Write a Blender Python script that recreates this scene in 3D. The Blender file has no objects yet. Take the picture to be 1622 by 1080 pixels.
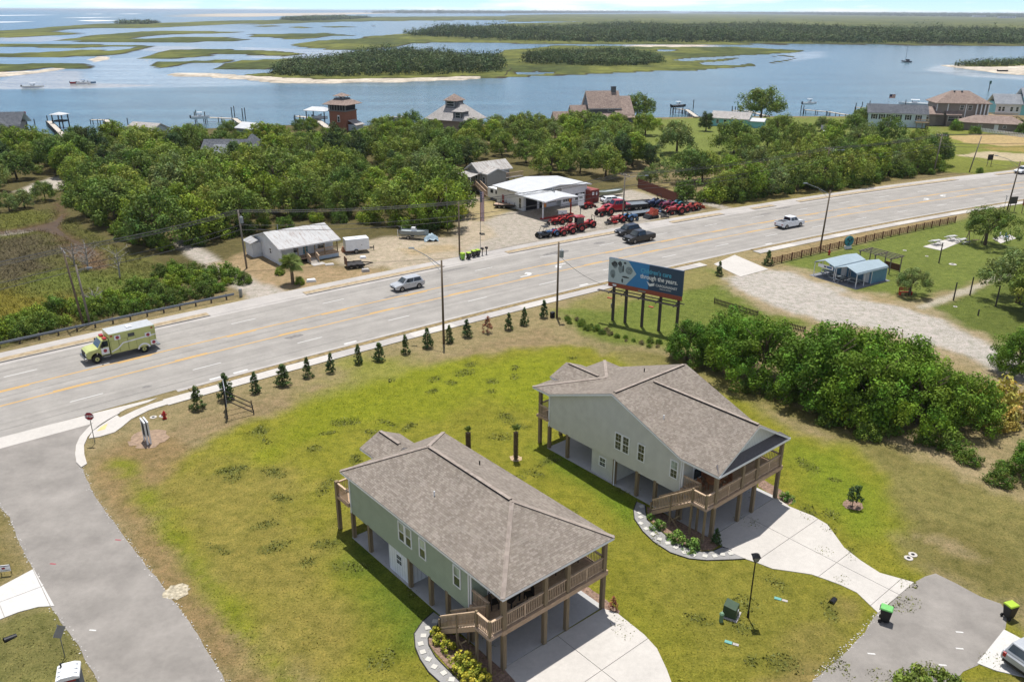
import bpy, bmesh, math, random
import numpy as np
from mathutils import Vector, Matrix, Euler

# ---------------------------------------------------------------- camera, sky, sun, exposure
scene = bpy.context.scene
R = math.radians
cam_data = bpy.data.cameras.new("camera")
cam = bpy.data.objects.new("camera", cam_data)
scene.collection.objects.link(cam)
cam.matrix_world = (Matrix.Translation((0, 0, 36.0))
                    @ Euler((R(90 - 21.7729), 0, 0)).to_matrix().to_4x4()
                    @ Matrix.Rotation(R(0.265), 4, 'Z'))
cam_data.sensor_width = 36.0
cam_data.lens = 29.075
cam_data.clip_start = 0.5
cam_data.clip_end = 120000
scene.camera = cam

SUN_EL, SUN_AZ = 73.5, 95.0          # direction to the sun: elevation, angle from +X
world = bpy.data.worlds.new("World"); scene.world = world; world.use_nodes = True
wn, wl = world.node_tree.nodes, world.node_tree.links
wn.clear()
w_out = wn.new('ShaderNodeOutputWorld'); w_bg = wn.new('ShaderNodeBackground')
sky = wn.new('ShaderNodeTexSky'); sky.sky_type = 'NISHITA'; sky.sun_disc = False
sky.sun_elevation = R(SUN_EL); sky.sun_rotation = R(90 - SUN_AZ)
sky.altitude = 0; sky.air_density = 0.5; sky.dust_density = 0.0; sky.ozone_density = 1.4
# low fair-weather clouds just above the horizon
w_tc = wn.new('ShaderNodeTexCoord'); w_map = wn.new('ShaderNodeMapping')
w_map.inputs['Scale'].default_value = (5.0, 5.0, 55.0)
w_map.inputs['Location'].default_value = (5.27, 1.4, 0.1)
w_noise = wn.new('ShaderNodeTexNoise'); w_noise.inputs['Scale'].default_value = 1.0
w_noise.inputs['Detail'].default_value = 7.0; w_noise.inputs['Roughness'].default_value = 0.55
w_ramp = wn.new('ShaderNodeValToRGB')
w_ramp.color_ramp.elements[0].position = 0.47; w_ramp.color_ramp.elements[1].position = 0.58
w_mix = wn.new('ShaderNodeMixRGB'); w_mix.inputs['Color2'].default_value = (8.0, 8.1, 8.2, 1)
w_fac = wn.new('ShaderNodeMath'); w_fac.operation = 'MULTIPLY'; w_fac.inputs[1].default_value = 0.85
w_tint = wn.new('ShaderNodeMixRGB'); w_tint.blend_type = 'MULTIPLY'; w_tint.inputs['Fac'].default_value = 1.0
w_tint.inputs['Color2'].default_value = (0.80, 0.93, 1.06, 1)
wl.new(w_tc.outputs['Generated'], w_map.inputs['Vector']); wl.new(w_map.outputs['Vector'], w_noise.inputs['Vector'])
wl.new(w_noise.outputs['Fac'], w_ramp.inputs['Fac']); wl.new(w_ramp.outputs['Color'], w_fac.inputs[0])
wl.new(sky.outputs['Color'], w_tint.inputs['Color1'])
wl.new(w_fac.outputs[0], w_mix.inputs['Fac']); wl.new(w_tint.outputs['Color'], w_mix.inputs['Color1'])
wl.new(w_mix.outputs['Color'], w_bg.inputs['Color'])
w_bg.inputs['Strength'].default_value = 0.112
wl.new(w_bg.outputs['Background'], w_out.inputs['Surface'])

sun_data = bpy.data.lights.new("sun", 'SUN'); sun_data.energy = 4.7; sun_data.angle = R(0.53)
sun_data.color = (1.0, 0.965, 0.91)
sun = bpy.data.objects.new("sun", sun_data); scene.collection.objects.link(sun)
sd = Vector((math.cos(R(SUN_EL)) * math.cos(R(SUN_AZ)), math.cos(R(SUN_EL)) * math.sin(R(SUN_AZ)), math.sin(R(SUN_EL))))
sun.rotation_euler = sd.to_track_quat('Z', 'Y').to_euler()
sun.location = sd * 200

vs = scene.view_settings
vs.view_transform = 'Standard'; vs.look = 'None'; vs.exposure = 0.24; vs.gamma = 1.0; vs.use_curve_mapping = False
scene.cycles.max_bounces = 6; scene.cycles.diffuse_bounces = 2; scene.cycles.glossy_bounces = 3
scene.cycles.transparent_max_bounces = 8; scene.cycles.transmission_bounces = 4
scene.cycles.use_denoising = True

# ---------------------------------------------------------------- helpers
rng = np.random.default_rng(7)
random.seed(7)
COL = scene.collection
EXPO = 1.62

def lin(c):
    c = c / 255.0
    return c / 12.92 if c <= 0.04045 else ((c + 0.055) / 1.055) ** 2.4

def A(r, g, b, k=1.0):
    "albedo of a surface that looks (r, g, b) in full sun"
    return (min(lin(r) * k / EXPO, .85), min(lin(g) * k / EXPO, .85), min(lin(b) * k / EXPO, .85))

class NT:
    def __init__(s, name):
        s.m = bpy.data.materials.new(name); s.m.use_nodes = True
        s.n, s.l = s.m.node_tree.nodes, s.m.node_tree.links
        s.b = s.n['Principled BSDF']
    def new(s, t, **kw):
        n = s.n.new(t)
        for k, v in kw.items():
            if k in n.inputs: n.inputs[k].default_value = v
            else: setattr(n, k, v)
        return n
    def link(s, a, b): s.l.new(a, b)
    def noise(s, scale, detail=4, rough=.55, vec=None):
        n = s.new('ShaderNodeTexNoise'); n.inputs['Scale'].default_value = scale
        n.inputs['Detail'].default_value = detail; n.inputs['Roughness'].default_value = rough
        if vec is not None: s.link(vec, n.inputs['Vector'])
        return n.outputs['Fac']
    def ramp(s, fac, stops):
        r = s.new('ShaderNodeValToRGB'); e = r.color_ramp.elements
        while len(e) < len(stops): e.new(0.5)
        for el, (p, c) in zip(e, stops):
            el.position = p; el.color = (*c, 1) if len(c) == 3 else c
        s.link(fac, r.inputs['Fac']); return r.outputs['Color']
    def mixc(s, fac, a, b, blend='MIX'):
        m = s.new('ShaderNodeMixRGB', blend_type=blend)
        for sock, val in (('Fac', fac), ('Color1', a), ('Color2', b)):
            if isinstance(val, (int, float)): m.inputs[sock].default_value = val
            elif isinstance(val, tuple): m.inputs[sock].default_value = (*val, 1) if len(val) == 3 else val
            else: s.link(val, m.inputs[sock])
        return m.outputs['Color']
    def obj(s): return s.new('ShaderNodeTexCoord').outputs['Object']
    def pos(s): return s.new('ShaderNodeNewGeometry').outputs['Position']
    def bump(s, h, strength=.3, dist=.02):
        b = s.new('ShaderNodeBump'); b.inputs['Strength'].default_value = strength
        b.inputs['Distance'].default_value = dist; s.link(h, b.inputs['Height'])
        s.link(b.outputs['Normal'], s.b.inputs['Normal'])
    def attr(s, name):
        a = s.new('ShaderNodeAttribute'); a.attribute_name = name; return a

def g3(v): return (v, v, v)

def mat(name, col, rough=.6, metal=0., var=.15, scale=3., bump=0., bscale=40., spec=.4, coat=0., stretch=None):
    "plain surface with a little uneven colour, dirt and relief"
    t = NT(name)
    vec = t.obj()
    if stretch:
        mp = t.new('ShaderNodeMapping'); mp.inputs['Scale'].default_value = stretch
        t.link(vec, mp.inputs['Vector']); vec = mp.outputs['Vector']
    f = t.noise(scale, 5, .6, vec)
    lo = tuple(c * (1 - var) for c in col); hi = tuple(min(1, c * (1 + var)) for c in col)
    t.link(t.ramp(f, [(.3, lo), (.7, hi)]), t.b.inputs['Base Color'])
    t.b.inputs['Roughness'].default_value = rough; t.b.inputs['Metallic'].default_value = metal
    t.b.inputs['Specular IOR Level'].default_value = spec; t.b.inputs['Coat Weight'].default_value = coat
    if bump: t.bump(t.noise(bscale, 3, .6, vec), bump)
    return t.m

def tag(o, label=None, cat=None, group=None, kind=None):
    if label: o['label'] = label
    if cat: o['category'] = cat
    if group: o['group'] = group
    if kind: o['kind'] = kind
    return o

def link(o, parent=None):
    COL.objects.link(o)
    if parent is not None: o.parent = parent
    return o

def thing(name, label, cat, loc=(0, 0, 0), rz=0., group=None):
    o = bpy.data.objects.new(name, None); o.empty_display_size = .3
    o.location = (loc[0], loc[1], loc[2] if len(loc) > 2 else 0); o.rotation_euler = (0, 0, rz)
    return tag(link(o), label, cat, group)

class MB:
    "collects faces and links them as ONE mesh object"
    def __init__(s): s.v, s.f = [], []
    def add(s, vs, fs):
        n = len(s.v); s.v += [tuple(map(float, p)) for p in vs]; s.f += [tuple(n + i for i in f) for f in fs]; return s
    def box(s, x0, x1, y0, y1, z0, z1):
        return s.add([(x0, y0, z0), (x1, y0, z0), (x1, y1, z0), (x0, y1, z0), (x0, y0, z1), (x1, y0, z1), (x1, y1, z1), (x0, y1, z1)],
                     [(0, 3, 2, 1), (4, 5, 6, 7), (0, 1, 5, 4), (1, 2, 6, 5), (2, 3, 7, 6), (3, 0, 4, 7)])
    def cbox(s, c, d, rz=0, tilt=None):
        x, y, z = d[0] / 2, d[1] / 2, d[2] / 2
        M = Matrix.Rotation(rz, 3, 'Z')
        if tilt: M = M @ Matrix.Rotation(tilt[0], 3, tilt[1])
        p = [M @ Vector(q) + Vector(c) for q in ((-x, -y, -z), (x, -y, -z), (x, y, -z), (-x, y, -z), (-x, -y, z), (x, -y, z), (x, y, z), (-x, y, z))]
        return s.add(p, [(0, 3, 2, 1), (4, 5, 6, 7), (0, 1, 5, 4), (1, 2, 6, 5), (2, 3, 7, 6), (3, 0, 4, 7)])
    def beam(s, a, b, w, h):
        "rectangular bar from a to b"
        a, b = Vector(a), Vector(b); d = b - a; L = d.length; d.normalize()
        up = Vector((0, 0, 1)) if abs(d.z) < .95 else Vector((1, 0, 0))
        x = d.cross(up).normalized(); z = x.cross(d)
        p = []
        for q in (a, b):
            for i, j in ((-1, -1), (1, -1), (1, 1), (-1, 1)): p.append(q + x * (i * w / 2) + z * (j * h / 2))
        return s.add(p, [(3, 2, 1, 0), (4, 5, 6, 7), (0, 1, 5, 4), (1, 2, 6, 5), (2, 3, 7, 6), (3, 0, 4, 7)])
    def cyl(s, a, b, r0, r1=None, n=10, cap=True):
        r1 = r0 if r1 is None else r1
        a, b = Vector(a), Vector(b); d = (b - a).normalized()
        up = Vector((0, 0, 1)) if abs(d.z) < .9 else Vector((1, 0, 0))
        x = d.cross(up).normalized(); y = d.cross(x)
        p = []
        for q, r in ((a, r0), (b, r1)):
            for i in range(n):
                t = 2 * math.pi * i / n; p.append(q + (x * math.cos(t) + y * math.sin(t)) * r)
        f = [(i, i + n, (i + 1) % n + n, (i + 1) % n) for i in range(n)]
        if cap: f += [tuple(range(n)), tuple(range(2 * n - 1, n - 1, -1))]
        return s.add(p, f)
    def tube(s, pts, r, n=6):
        pts = [Vector(p) for p in pts]
        rs = r if isinstance(r, (list, tuple)) else [r] * len(pts)
        P, F = [], []
        for k, q in enumerate(pts):
            d = (pts[min(k + 1, len(pts) - 1)] - pts[max(k - 1, 0)]).normalized()
            up = Vector((0, 0, 1)) if abs(d.z) < .9 else Vector((1, 0, 0))
            x = d.cross(up).normalized(); y = d.cross(x)
            for i in range(n):
                t = 2 * math.pi * i / n; P.append(q + (x * math.cos(t) + y * math.sin(t)) * rs[k])
            if k:
                o = (k - 1) * n
                F += [(o + i, o + n + i, o + n + (i + 1) % n, o + (i + 1) % n) for i in range(n)]
        F += [tuple(range(n)), tuple(range(len(P) - 1, len(P) - n - 1, -1))]
        return s.add(P, F)
    def prism(s, pts, z0, z1):
        n = len(pts)
        a = sum(pts[i][0] * pts[(i + 1) % n][1] - pts[(i + 1) % n][0] * pts[i][1] for i in range(n))
        if a < 0: pts = pts[::-1]
        p = [(x, y, z0) for x, y in pts] + [(x, y, z1) for x, y in pts]
        f = [tuple(range(n - 1, -1, -1)), tuple(range(n, 2 * n))] + [(i, (i + 1) % n, (i + 1) % n + n, i + n) for i in range(n)]
        return s.add(p, f)
    def side(s, prof, y0, y1):
        "profile in x-z, pushed from y0 to y1"
        n = len(prof)
        a = sum(prof[i][0] * prof[(i + 1) % n][1] - prof[(i + 1) % n][0] * prof[i][1] for i in range(n))
        if a < 0: prof = prof[::-1]
        p = [(x, y0, z) for x, z in prof] + [(x, y1, z) for x, z in prof]
        f = [tuple(range(n)), tuple(range(2 * n - 1, n - 1, -1))] + [(i + n, (i + 1) % n + n, (i + 1) % n, i) for i in range(n)]
        return s.add(p, f)
    def hull8(s, b, t):
        "four bottom and four top corners"
        return s.add(list(b) + list(t), [(3, 2, 1, 0), (4, 5, 6, 7), (0, 1, 5, 4), (1, 2, 6, 5), (2, 3, 7, 6), (3, 0, 4, 7)])
    def mesh(s, name, m, smooth=False):
        me = bpy.data.meshes.new(name); me.from_pydata(s.v, [], s.f); me.update()
        if smooth: me.polygons.foreach_set('use_smooth', [True] * len(me.polygons))
        if m is not None: me.materials.append(m)
        return me
    def build(s, name, m, parent=None, loc=None, smooth=False, bevel=0, seg=2):
        o = bpy.data.objects.new(name, s.mesh(name, m, smooth))
        if loc is not None: o.location = loc
        link(o, parent)
        if bevel:
            b = o.modifiers.new('bevel', 'BEVEL'); b.width = bevel; b.segments = seg; b.limit_method = 'ANGLE'; b.angle_limit = R(35)
        return o

def inst(name, me, parent=None, loc=(0, 0, 0), rz=0., sc=1.):
    o = bpy.data.objects.new(name, me); o.location = loc
    o.rotation_euler = (0, 0, rz) if not isinstance(rz, (tuple, Euler)) else rz
    o.scale = (sc, sc, sc) if not isinstance(sc, tuple) else sc
    return link(o, parent)

def copy_tree(root, loc, rz=0., label=None, group=None, sc=None):
    r = root.copy(); COL.objects.link(r); r.location = (loc[0], loc[1], loc[2] if len(loc) > 2 else 0); r.rotation_euler = (0, 0, rz)
    if sc: r.scale = (sc, sc, sc)
    if label: r['label'] = label
    if group: r['group'] = group
    for ch in list(root.children):
        c = ch.copy(); COL.objects.link(c); c.parent = r
        for g in list(ch.children):
            d = g.copy(); COL.objects.link(d); d.parent = c
    return r

def sdf(poly, X, Y):
    "signed distance to a polygon, positive inside"
    p = np.asarray(poly, float); q = np.roll(p, -1, 0)
    d2 = np.full(X.shape, 1e18); ins = np.zeros(X.shape, bool)
    for (x0, y0), (x1, y1) in zip(p, q):
        ex, ey = x1 - x0, y1 - y0; L = ex * ex + ey * ey + 1e-12
        t = np.clip(((X - x0) * ex + (Y - y0) * ey) / L, 0, 1)
        d2 = np.minimum(d2, (X - x0 - t * ex) ** 2 + (Y - y0 - t * ey) ** 2)
        if y0 != y1:
            c = (y0 > Y) != (y1 > Y)
            ins ^= c & (X < ex * (Y - y0) / (y1 - y0) + x0)
    d = np.sqrt(d2); return np.where(ins, d, -d)

def sst(a, b, x):
    t = np.clip((x - a) / (b - a), 0, 1); return t * t * (3 - 2 * t)

def vnoise(X, Y, scale, seed=0, oct=4):
    "smooth value noise, about -1..1"
    out = np.zeros(X.shape); amp = 1.; tot = 0
    for k in range(oct):
        x = X / scale + seed * 17.3 + k * 31.7; y = Y / scale + seed * 9.1 + k * 11.3
        xi = np.floor(x).astype(np.int64); yi = np.floor(y).astype(np.int64); fx = x - xi; fy = y - yi
        fx = fx * fx * (3 - 2 * fx); fy = fy * fy * (3 - 2 * fy)
        def h(i, j):
            n = (i * 374761393 + j * 668265263 + seed * 1442695) & 0x7fffffff
            n = ((n ^ (n >> 13)) * 1274126177) & 0x7fffffff
            return ((n ^ (n >> 16)) & 0xffff) / 32767.5 - 1
        out += amp * ((h(xi, yi) * (1 - fx) + h(xi + 1, yi) * fx) * (1 - fy) + (h(xi, yi + 1) * (1 - fx) + h(xi + 1, yi + 1) * fx) * fy)
        tot += amp; amp *= .5; scale *= .5
    return out / tot

def grid_mesh(name, X, Y, Z, col=None, keep=None):
    "height sheet over a grid, with a vertex colour; faces outside keep are left out"
    ny, nx = X.shape
    idx = np.arange(nx * ny).reshape(ny, nx)
    q = np.stack([idx[:-1, :-1], idx[:-1, 1:], idx[1:, 1:], idx[1:, :-1]], -1).reshape(-1, 4)
    if keep is not None:
        k = keep.ravel(); q = q[k[q].any(1)]
    used = np.zeros(nx * ny, bool); used[q.ravel()] = True
    remap = np.cumsum(used) - 1
    V = np.stack([X, Y, Z], -1).reshape(-1, 3)[used]; q = remap[q]
    me = bpy.data.meshes.new(name)
    me.vertices.add(len(V)); me.vertices.foreach_set('co', V.ravel())
    me.loops.add(q.size); me.loops.foreach_set('vertex_index', q.ravel().astype(np.int32))
    me.polygons.add(len(q)); me.polygons.foreach_set('loop_start', np.arange(0, q.size, 4, dtype=np.int32))
    me.polygons.foreach_set('use_smooth', np.ones(len(q), bool))
    me.update(); me.validate()
    if col is not None:
        a = me.color_attributes.new('tint', 'FLOAT_COLOR', 'POINT')
        c = np.concatenate([col.reshape(-1, col.shape[-1]), np.ones((nx * ny, 4 - col.shape[-1]))], 1)[used] if col.shape[-1] < 4 else col.reshape(-1, 4)[used]
        a.data.foreach_set('color', c.astype(np.float32).ravel())
    return me

# ---------------------------------------------------------------- road frame: s along, o across (positive = towards the water)
RO = np.array([-50.8, 74.0]); RE = np.array([0.82817, 0.56048]); RN = np.array([-0.56048, 0.82817])
def road(s, o):
    h = -0.00065291 * s * s + 0.13058885 * s + 0.0286; sl = -0.00130582 * s + 0.13058885
    k = 1 / math.sqrt(1 + sl * sl)
    p = RO + RE * (s - sl * k * o) + RN * (h + k * o)
    return float(p[0]), float(p[1])
def road_dir(s):
    sl = -0.00130582 * s + 0.13058885
    return math.atan2(RE[1], RE[0]) + math.atan(sl)

# ---------------------------------------------------------------- ground
SHORE = [(-232.4,202.4),(-195.7,233.7),(-156.7,257.7),(-132.5,254.4),(-122.4,267.4),(-99.3,275.8),(-70.9,286.4),(-36.3,282.8),(-20.0,290.0),(3.7,289.1),(19.6,302.0),(42.9,308.5),(66.7,313.2),(100.2,316.5),(124.0,317.4),(151.7,326.7),(208.5,349.0),(334.1,382.6),(572.7,437.6)]
MAINLAND = SHORE + [(1500, 450), (1500, -300), (-1500, -300), (-1500, 200)]

def axis(a, dense0, dense1, b, step, coarse):
    l = list(np.geomspace(1, max(dense0 - a, 1) + 1, coarse)); left = [dense0 - (t - 1) for t in l[1:]][::-1]
    r = list(np.geomspace(1, max(b - dense1, 1) + 1, coarse)); right = [dense1 + (t - 1) for t in r[1:]]
    return np.array(left + list(np.arange(dense0, dense1 + .01, step)) + right)

gx = axis(-1500, -125, 215, 1500, .62, 24)
gy = np.concatenate([np.linspace(-300, 12, 12)[:-1], np.arange(12, 125, .6), np.arange(125, 330, 1.0), [340, 380, 450]])
GX, GY = np.meshgrid(gx, gy)
shore_d = sdf(MAINLAND, GX, GY) + 1.5 * vnoise(GX, GY, 9, 3)
ridge = vnoise(GX, GY, 6, 5, 3)
GC = np.zeros(GX.shape + (3,)); GC[:] = A(172, 156, 114)
GC *= (1 + .10 * vnoise(GX, GY, 8, 1) + .10 * vnoise(GX, GY, 2.2, 2, 3))[..., None]
# distance from the road axis, to tell the two sides apart
q = np.stack([GX - RO[0], GY - RO[1]], -1); RS = q @ RE; RH = q @ RN
ROFF = (RH - (-0.00065291 * RS * RS + 0.13058885 * RS)) * .99

def blend(mask, col, var=.12, seed=1, vs=3.):
    n = (1 + var * vnoise(GX, GY, vs, seed) + var * .6 * vnoise(GX, GY, vs * .3, seed + 9, 2))
    c = np.array(col)[None, None] * n[..., None]
    GC[:] = GC * (1 - mask[..., None]) + c * mask[..., None]

def paint(poly, col, soft=1.2, wob=1.2, k=1., seed=1, var=.12, vs=3.):
    p = np.array(poly); lo = p.min(0) - 6; hi = p.max(0) + 6
    ix = np.searchsorted(gx, (lo[0], hi[0])); iy = np.searchsorted(gy, (lo[1], hi[1]))
    sl = (slice(max(iy[0] - 1, 0), iy[1] + 1), slice(max(ix[0] - 1, 0), ix[1] + 1))
    X, Y = GX[sl], GY[sl]
    if X.size == 0: return
    d = sdf(poly, X, Y) + wob * vnoise(X, Y, 4.0, seed, 3) + wob * .5 * vnoise(X, Y, 1.2, seed + 4, 2)
    m = (sst(-soft, soft, d) * k)[..., None]
    n = (1 + var * vnoise(X, Y, vs, seed + 2) + var * .6 * vnoise(X, Y, vs * .3, seed + 9, 2))[..., None]
    GC[sl] = GC[sl] * (1 - m) + np.array(col)[None, None] * n * m

# water side of the road: litter and scrub under the trees, their shade mixed into the colour
blend(sst(13.5, 15.5, ROFF), A(150, 135, 98), .15, 11)
blend(sst(22, 30, ROFF) * sst(-20, -5, -(RS - 115)) , A(112, 104, 66), .2, 12)
# marsh by the road
MARSH = [(-68.2,75.5),(-130.6,157.5),(-96.8,153.9),(-88.2,158.4),(-76.3,143.5),(-62.2,129.1),(-51.6,118.7),(-49.4,112.6),(-49.8,97.0),(-58.8,87.8),(-62.8,82.8)]
paint(MARSH, A(114, 114, 60), 1.5, 2, 1, 21, .18, 5)
paint([(-66.6,93.4),(-73.9,105.2),(-70.1,107.4),(-65.1,109.4),(-56.9,103.4),(-52.9,98.5),(-57.5,93.5),(-60.8,91.4)], A(142, 132, 50), 3, 3, .85, 22, .12)
paint([(-68.5,110.8),(-68.0,118.5),(-61.6,117.0),(-52.0,114.0),(-49.4,109.7),(-52.8,105.5),(-59.4,106.8),(-64.9,107.5)], A(122, 134, 62), 3, 3, .8, 23)
paint([(-77.3,113.6),(-86.7,132.6),(-81.6,136.8),(-72.2,130.9),(-69.7,121.8),(-70.1,112.2)], A(104, 92, 76), 3, 3, .75, 24, .2)
paint([(-96.3,152.9),(-93.0,156.6),(-86.9,153.0),(-82.9,147.1),(-83.6,142.4),(-89.2,140.5)], A(120, 122, 58), 1, 1, .9, 25)
CREEK = [(-93.5,140.5),(-89.9,141.9),(-86.5,144.7),(-84.5,148.6),(-86.0,154.1),(-90.9,162.8),(-90.5,164.0),(-85.6,156.2),(-82.4,149.6),(-81.0,144.8),(-75.9,138.6),(-70.3,133.3),(-65.7,128.3),(-65.7,126.1),(-71.0,130.9),(-77.8,138.1),(-83.1,141.5),(-88.1,138.8),(-91.7,137.4)]
paint(CREEK, A(112, 92, 70), 1, .8, 1, 26)
paint([(-88.6,139.7),(-85.3,141.5),(-83.8,147.1),(-83.9,150.0),(-82.6,148.1),(-82.3,144.3),(-83.8,138.9),(-86.9,136.7)], A(176, 166, 154), .4, .3, .9, 27)
paint([(-78.6,138.1),(-73.2,132.8),(-67.3,129.0),(-63.1,125.4),(-60.9,118.6),(-64.2,118.5),(-70.9,127.1)], A(140, 112, 92), 1.2, 1.4, .8, 28, .2)
# sandy tracks and yards
paint([(-105.2,173.0),(-106.0,188.4),(-105.1,193.1),(-96.3,176.5),(-101.7,176.3),(-100.2,169.9)], A(214, 205, 192), 1, 1, 1, 31)
paint([(-57.4,139.4),(-54.6,136.0),(-49.9,129.3),(-44.7,122.9),(-37.8,115.2),(-30.9,108.0),(-35.1,104.7),(-39.5,111.2),(-45.1,117.9),(-51.0,125.6),(-55.8,133.1)], A(208, 198, 186), .7, .6, 1, 32, .1)
paint([(-46.0,120.5),(-42.0,129.5),(-29.8,120.7),(-23.8,119.2),(-17.9,117.7),(-19.3,114.5),(-26.1,112.0),(-30.5,108.0),(-37.5,114.2)], A(190, 165, 128), 1, 1.2, .9, 33, .15)
paint([(-29.2,127.1),(-28.0,133.6),(-22.0,139.2),(-9.9,138.1),(-9.7,157.3),(-9.3,171.9),(-4.8,167.0),(-0.2,152.2),(4.2,139.6),(-1.2,128.3),(-6.7,126.7),(-10.8,121.7),(-15.6,117.7),(-19.3,120.9),(-21.0,119.6),(-25.7,121.5)], A(208, 192, 168), 1.2, 1.6, .95, 34, .14)
paint([(-9.8,158.9),(-6.7,167.0),(-1.5,164.7),(-0.2,155.8),(-4.3,148.7),(-7.8,149.6)], A(186, 168, 120), 1.2, 1.5, .8, 35, .15)
paint([(-17.6,129.9),(-9.6,133.9),(-8.4,130.0),(-16.1,126.2)], A(196, 172, 128), 1, 1.4, .6, 36)
paint([(-5.8,148.6),(-1.4,155.8),(16.9,172.5),(25.8,179.3),(32.1,176.1),(38.3,165.6),(37.1,159.9),(16.5,142.5),(3.5,133.0),(-6.8,123.5),(-8.4,127.1),(-2.4,138.6)], A(200, 190, 176), 1, 1, 1, 37, .07)
paint([(25.8,179.3),(35.3,186.6),(38.0,171.7),(32.0,167.8)], A(170, 155, 105), 1, 1, .8, 38)
paint([(37.9,168.0),(46.7,160.1),(68.2,174.9),(92.8,194.1),(106.6,204.3),(110.1,211.5),(93.3,202.2),(70.3,188.9),(44.6,171.8)], A(150, 138, 84), 1.2, 1, .9, 39)
paint([(37.0,166.7),(39.4,169.2),(43.3,161.1),(41.5,158.8)], A(205, 196, 182), .5, .4, .9, 40)
# lawns by the water and far down the road
paint([(31.3,220.9),(42.1,302.9),(66.0,309.4),(122.6,313.5),(149.8,322.5),(148.0,289.3),(128.0,256.1),(102.2,222.9),(85.5,233.1),(64.9,221.9),(44.3,202.7)], A(128, 142, 66), 2, 3, .9, 41, .15, 8)
paint([(104.2,202.5),(118.5,239.7),(148.0,289.3),(185.1,308.2),(241.2,330.2),(175.1,235.7),(130.0,212.1),(112.5,197.8)], A(138, 144, 66), 2, 2, 1, 42, .15, 6)
paint([(121.4,227.6),(133.7,234.5),(142.3,228.2),(135.1,216.0),(126.5,219.6)], A(216, 198, 166), 1, 2, .9, 43, .1)
paint([(134.9,264.5),(151.1,270.8),(164.5,262.7),(155.1,246.8),(142.4,244.0),(135.1,251.2)], A(208, 180, 132), 1, 2, .9, 44, .12)
paint([(136.8,243.8),(153.6,244.3),(146.7,232.6),(134.9,236.8)], A(182, 158, 96), 1, 2, .7, 45, .12)
# near side of the road: tired verge grass
blend(sst(-14.5, -12.5, ROFF) * sst(-40, -35, ROFF) * .0, A(168, 150, 108))
paint([(-34.8,63.6),(-29.1,71.0),(-14.2,80.9),(3.8,94.3),(6.5,89.2),(-0.8,86.3),(-14.0,79.2),(-23.6,71.1),(-28.9,65.4),(-31.6,60.4)], A(170, 150, 112), 1, 1.2, .9, 51, .16, 2.2)
# billboard lawn, park lawn
paint([(5.9,100.8),(12.9,107.8),(29.1,120.7),(30.7,115.3),(30.7,108.1),(33.1,101.1),(36.9,96.5),(32.5,92.6),(25.0,89.4),(17.4,88.4),(8.8,90.2)], A(128, 140, 64), 1.4, 1.5, 1, 52, .14)
paint([(6.0,101.3),(13.0,108.6),(29.3,121.7),(31.3,112.3),(27.4,110.8),(12.2,101.3)], A(165, 152, 98), 1.2, 1.6, .75, 53, .14)
paint([(40.8,123.9),(53.9,132.3),(80.3,150.3),(104.1,167.0),(169.9,205.9),(106.0,122.9),(68.4,104.6),(69.1,115.9),(57.6,107.1),(52.7,103.9),(50.4,105.4),(45.8,110.2)], A(126, 138, 66), 1.2, 1.5, 1, 54, .14, 4)
paint([(36.3,124.6),(56.9,140.6),(84.7,159.2),(110.4,177.8),(105.5,169.4),(81.3,152.3),(54.2,133.1),(40.3,123.2)], A(178, 156, 114), .8, .8, .95, 55, .14)
paint([(53.1,101.9),(69.8,113.8),(74.9,116.0),(106.0,122.9),(68.3,74.1),(57.2,85.1),(57.0,92.9)], A(116, 128, 60), 1.2, 1.4, 1, 56, .14, 4)
GRAVEL = [(31.1,115.3),(33.3,116.0),(38.5,119.5),(42.5,118.6),(43.6,114.3),(46.7,109.1),(49.8,104.9),(52.0,101.4),(53.7,98.1),(55.3,91.8),(56.5,86.6),(57.2,78.4),(53.7,79.0),(52.5,81.3),(51.9,86.0),(48.6,89.7),(45.2,93.8),(40.0,96.6),(35.1,101.2),(32.2,107.3),(31.2,111.7)]
paint([(30.5,116.5),(39.0,121.2),(43.8,120.3),(47.9,111.1),(54.4,103.9),(57.0,92.9),(59.2,81.7),(54.4,73.9),(50.5,83.3),(44.3,91.7),(34.4,98.8),(29.6,108.9)], A(190, 172, 138), 1, 1.6, .8, 57, .12)
paint(GRAVEL, A(212, 204, 194), .8, 1.2, 1, 58, .08)
paint([(52.9,102.9),(59.7,107.9),(68.6,115.0),(74.6,119.1),(73.2,116.6),(67.2,112.0),(58.3,105.0),(53.6,101.9)], A(206, 196, 176), .5, .6, 1, 59, .08)
paint([(42.3,118.0),(43.3,115.5),(46.3,109.1),(50.7,107.0),(54.2,109.2),(54.1,107.0),(49.6,104.4),(44.6,106.9)], A(186, 164, 120), .8, 1, .6, 60)
# back lots under the row of trees on the right
paint([(8.7,89.2),(17.1,86.5),(28.0,73.7),(36.0,63.7),(40.9,56.7),(43.2,54.0),(38.0,45.8),(33.7,44.1),(29.9,46.7),(28.1,48.5),(29.6,53.9),(30.8,60.5),(29.6,65.9),(24.3,73.6),(19.3,79.6),(12.5,83.7)], A(150, 142, 84), 1.2, 1.6, 1, 61, .16, 3)
paint([(29.6,70.9),(39.9,67.2),(42.0,58.6),(40.4,55.8),(36.3,62.1)], A(196, 176, 138), 1, 2, .7, 62, .15)
paint([(30.5,53.9),(35.5,52.3),(36.6,47.8),(35.4,45.8),(31.3,47.8)], A(132, 124, 70), 2, 2, .7, 63)
paint([(30.1,51.5),(31.5,50.0),(33.5,48.5),(32.9,49.2),(31.8,51.5)], A(196, 174, 136), .6, 1, .7, 64)
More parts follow.
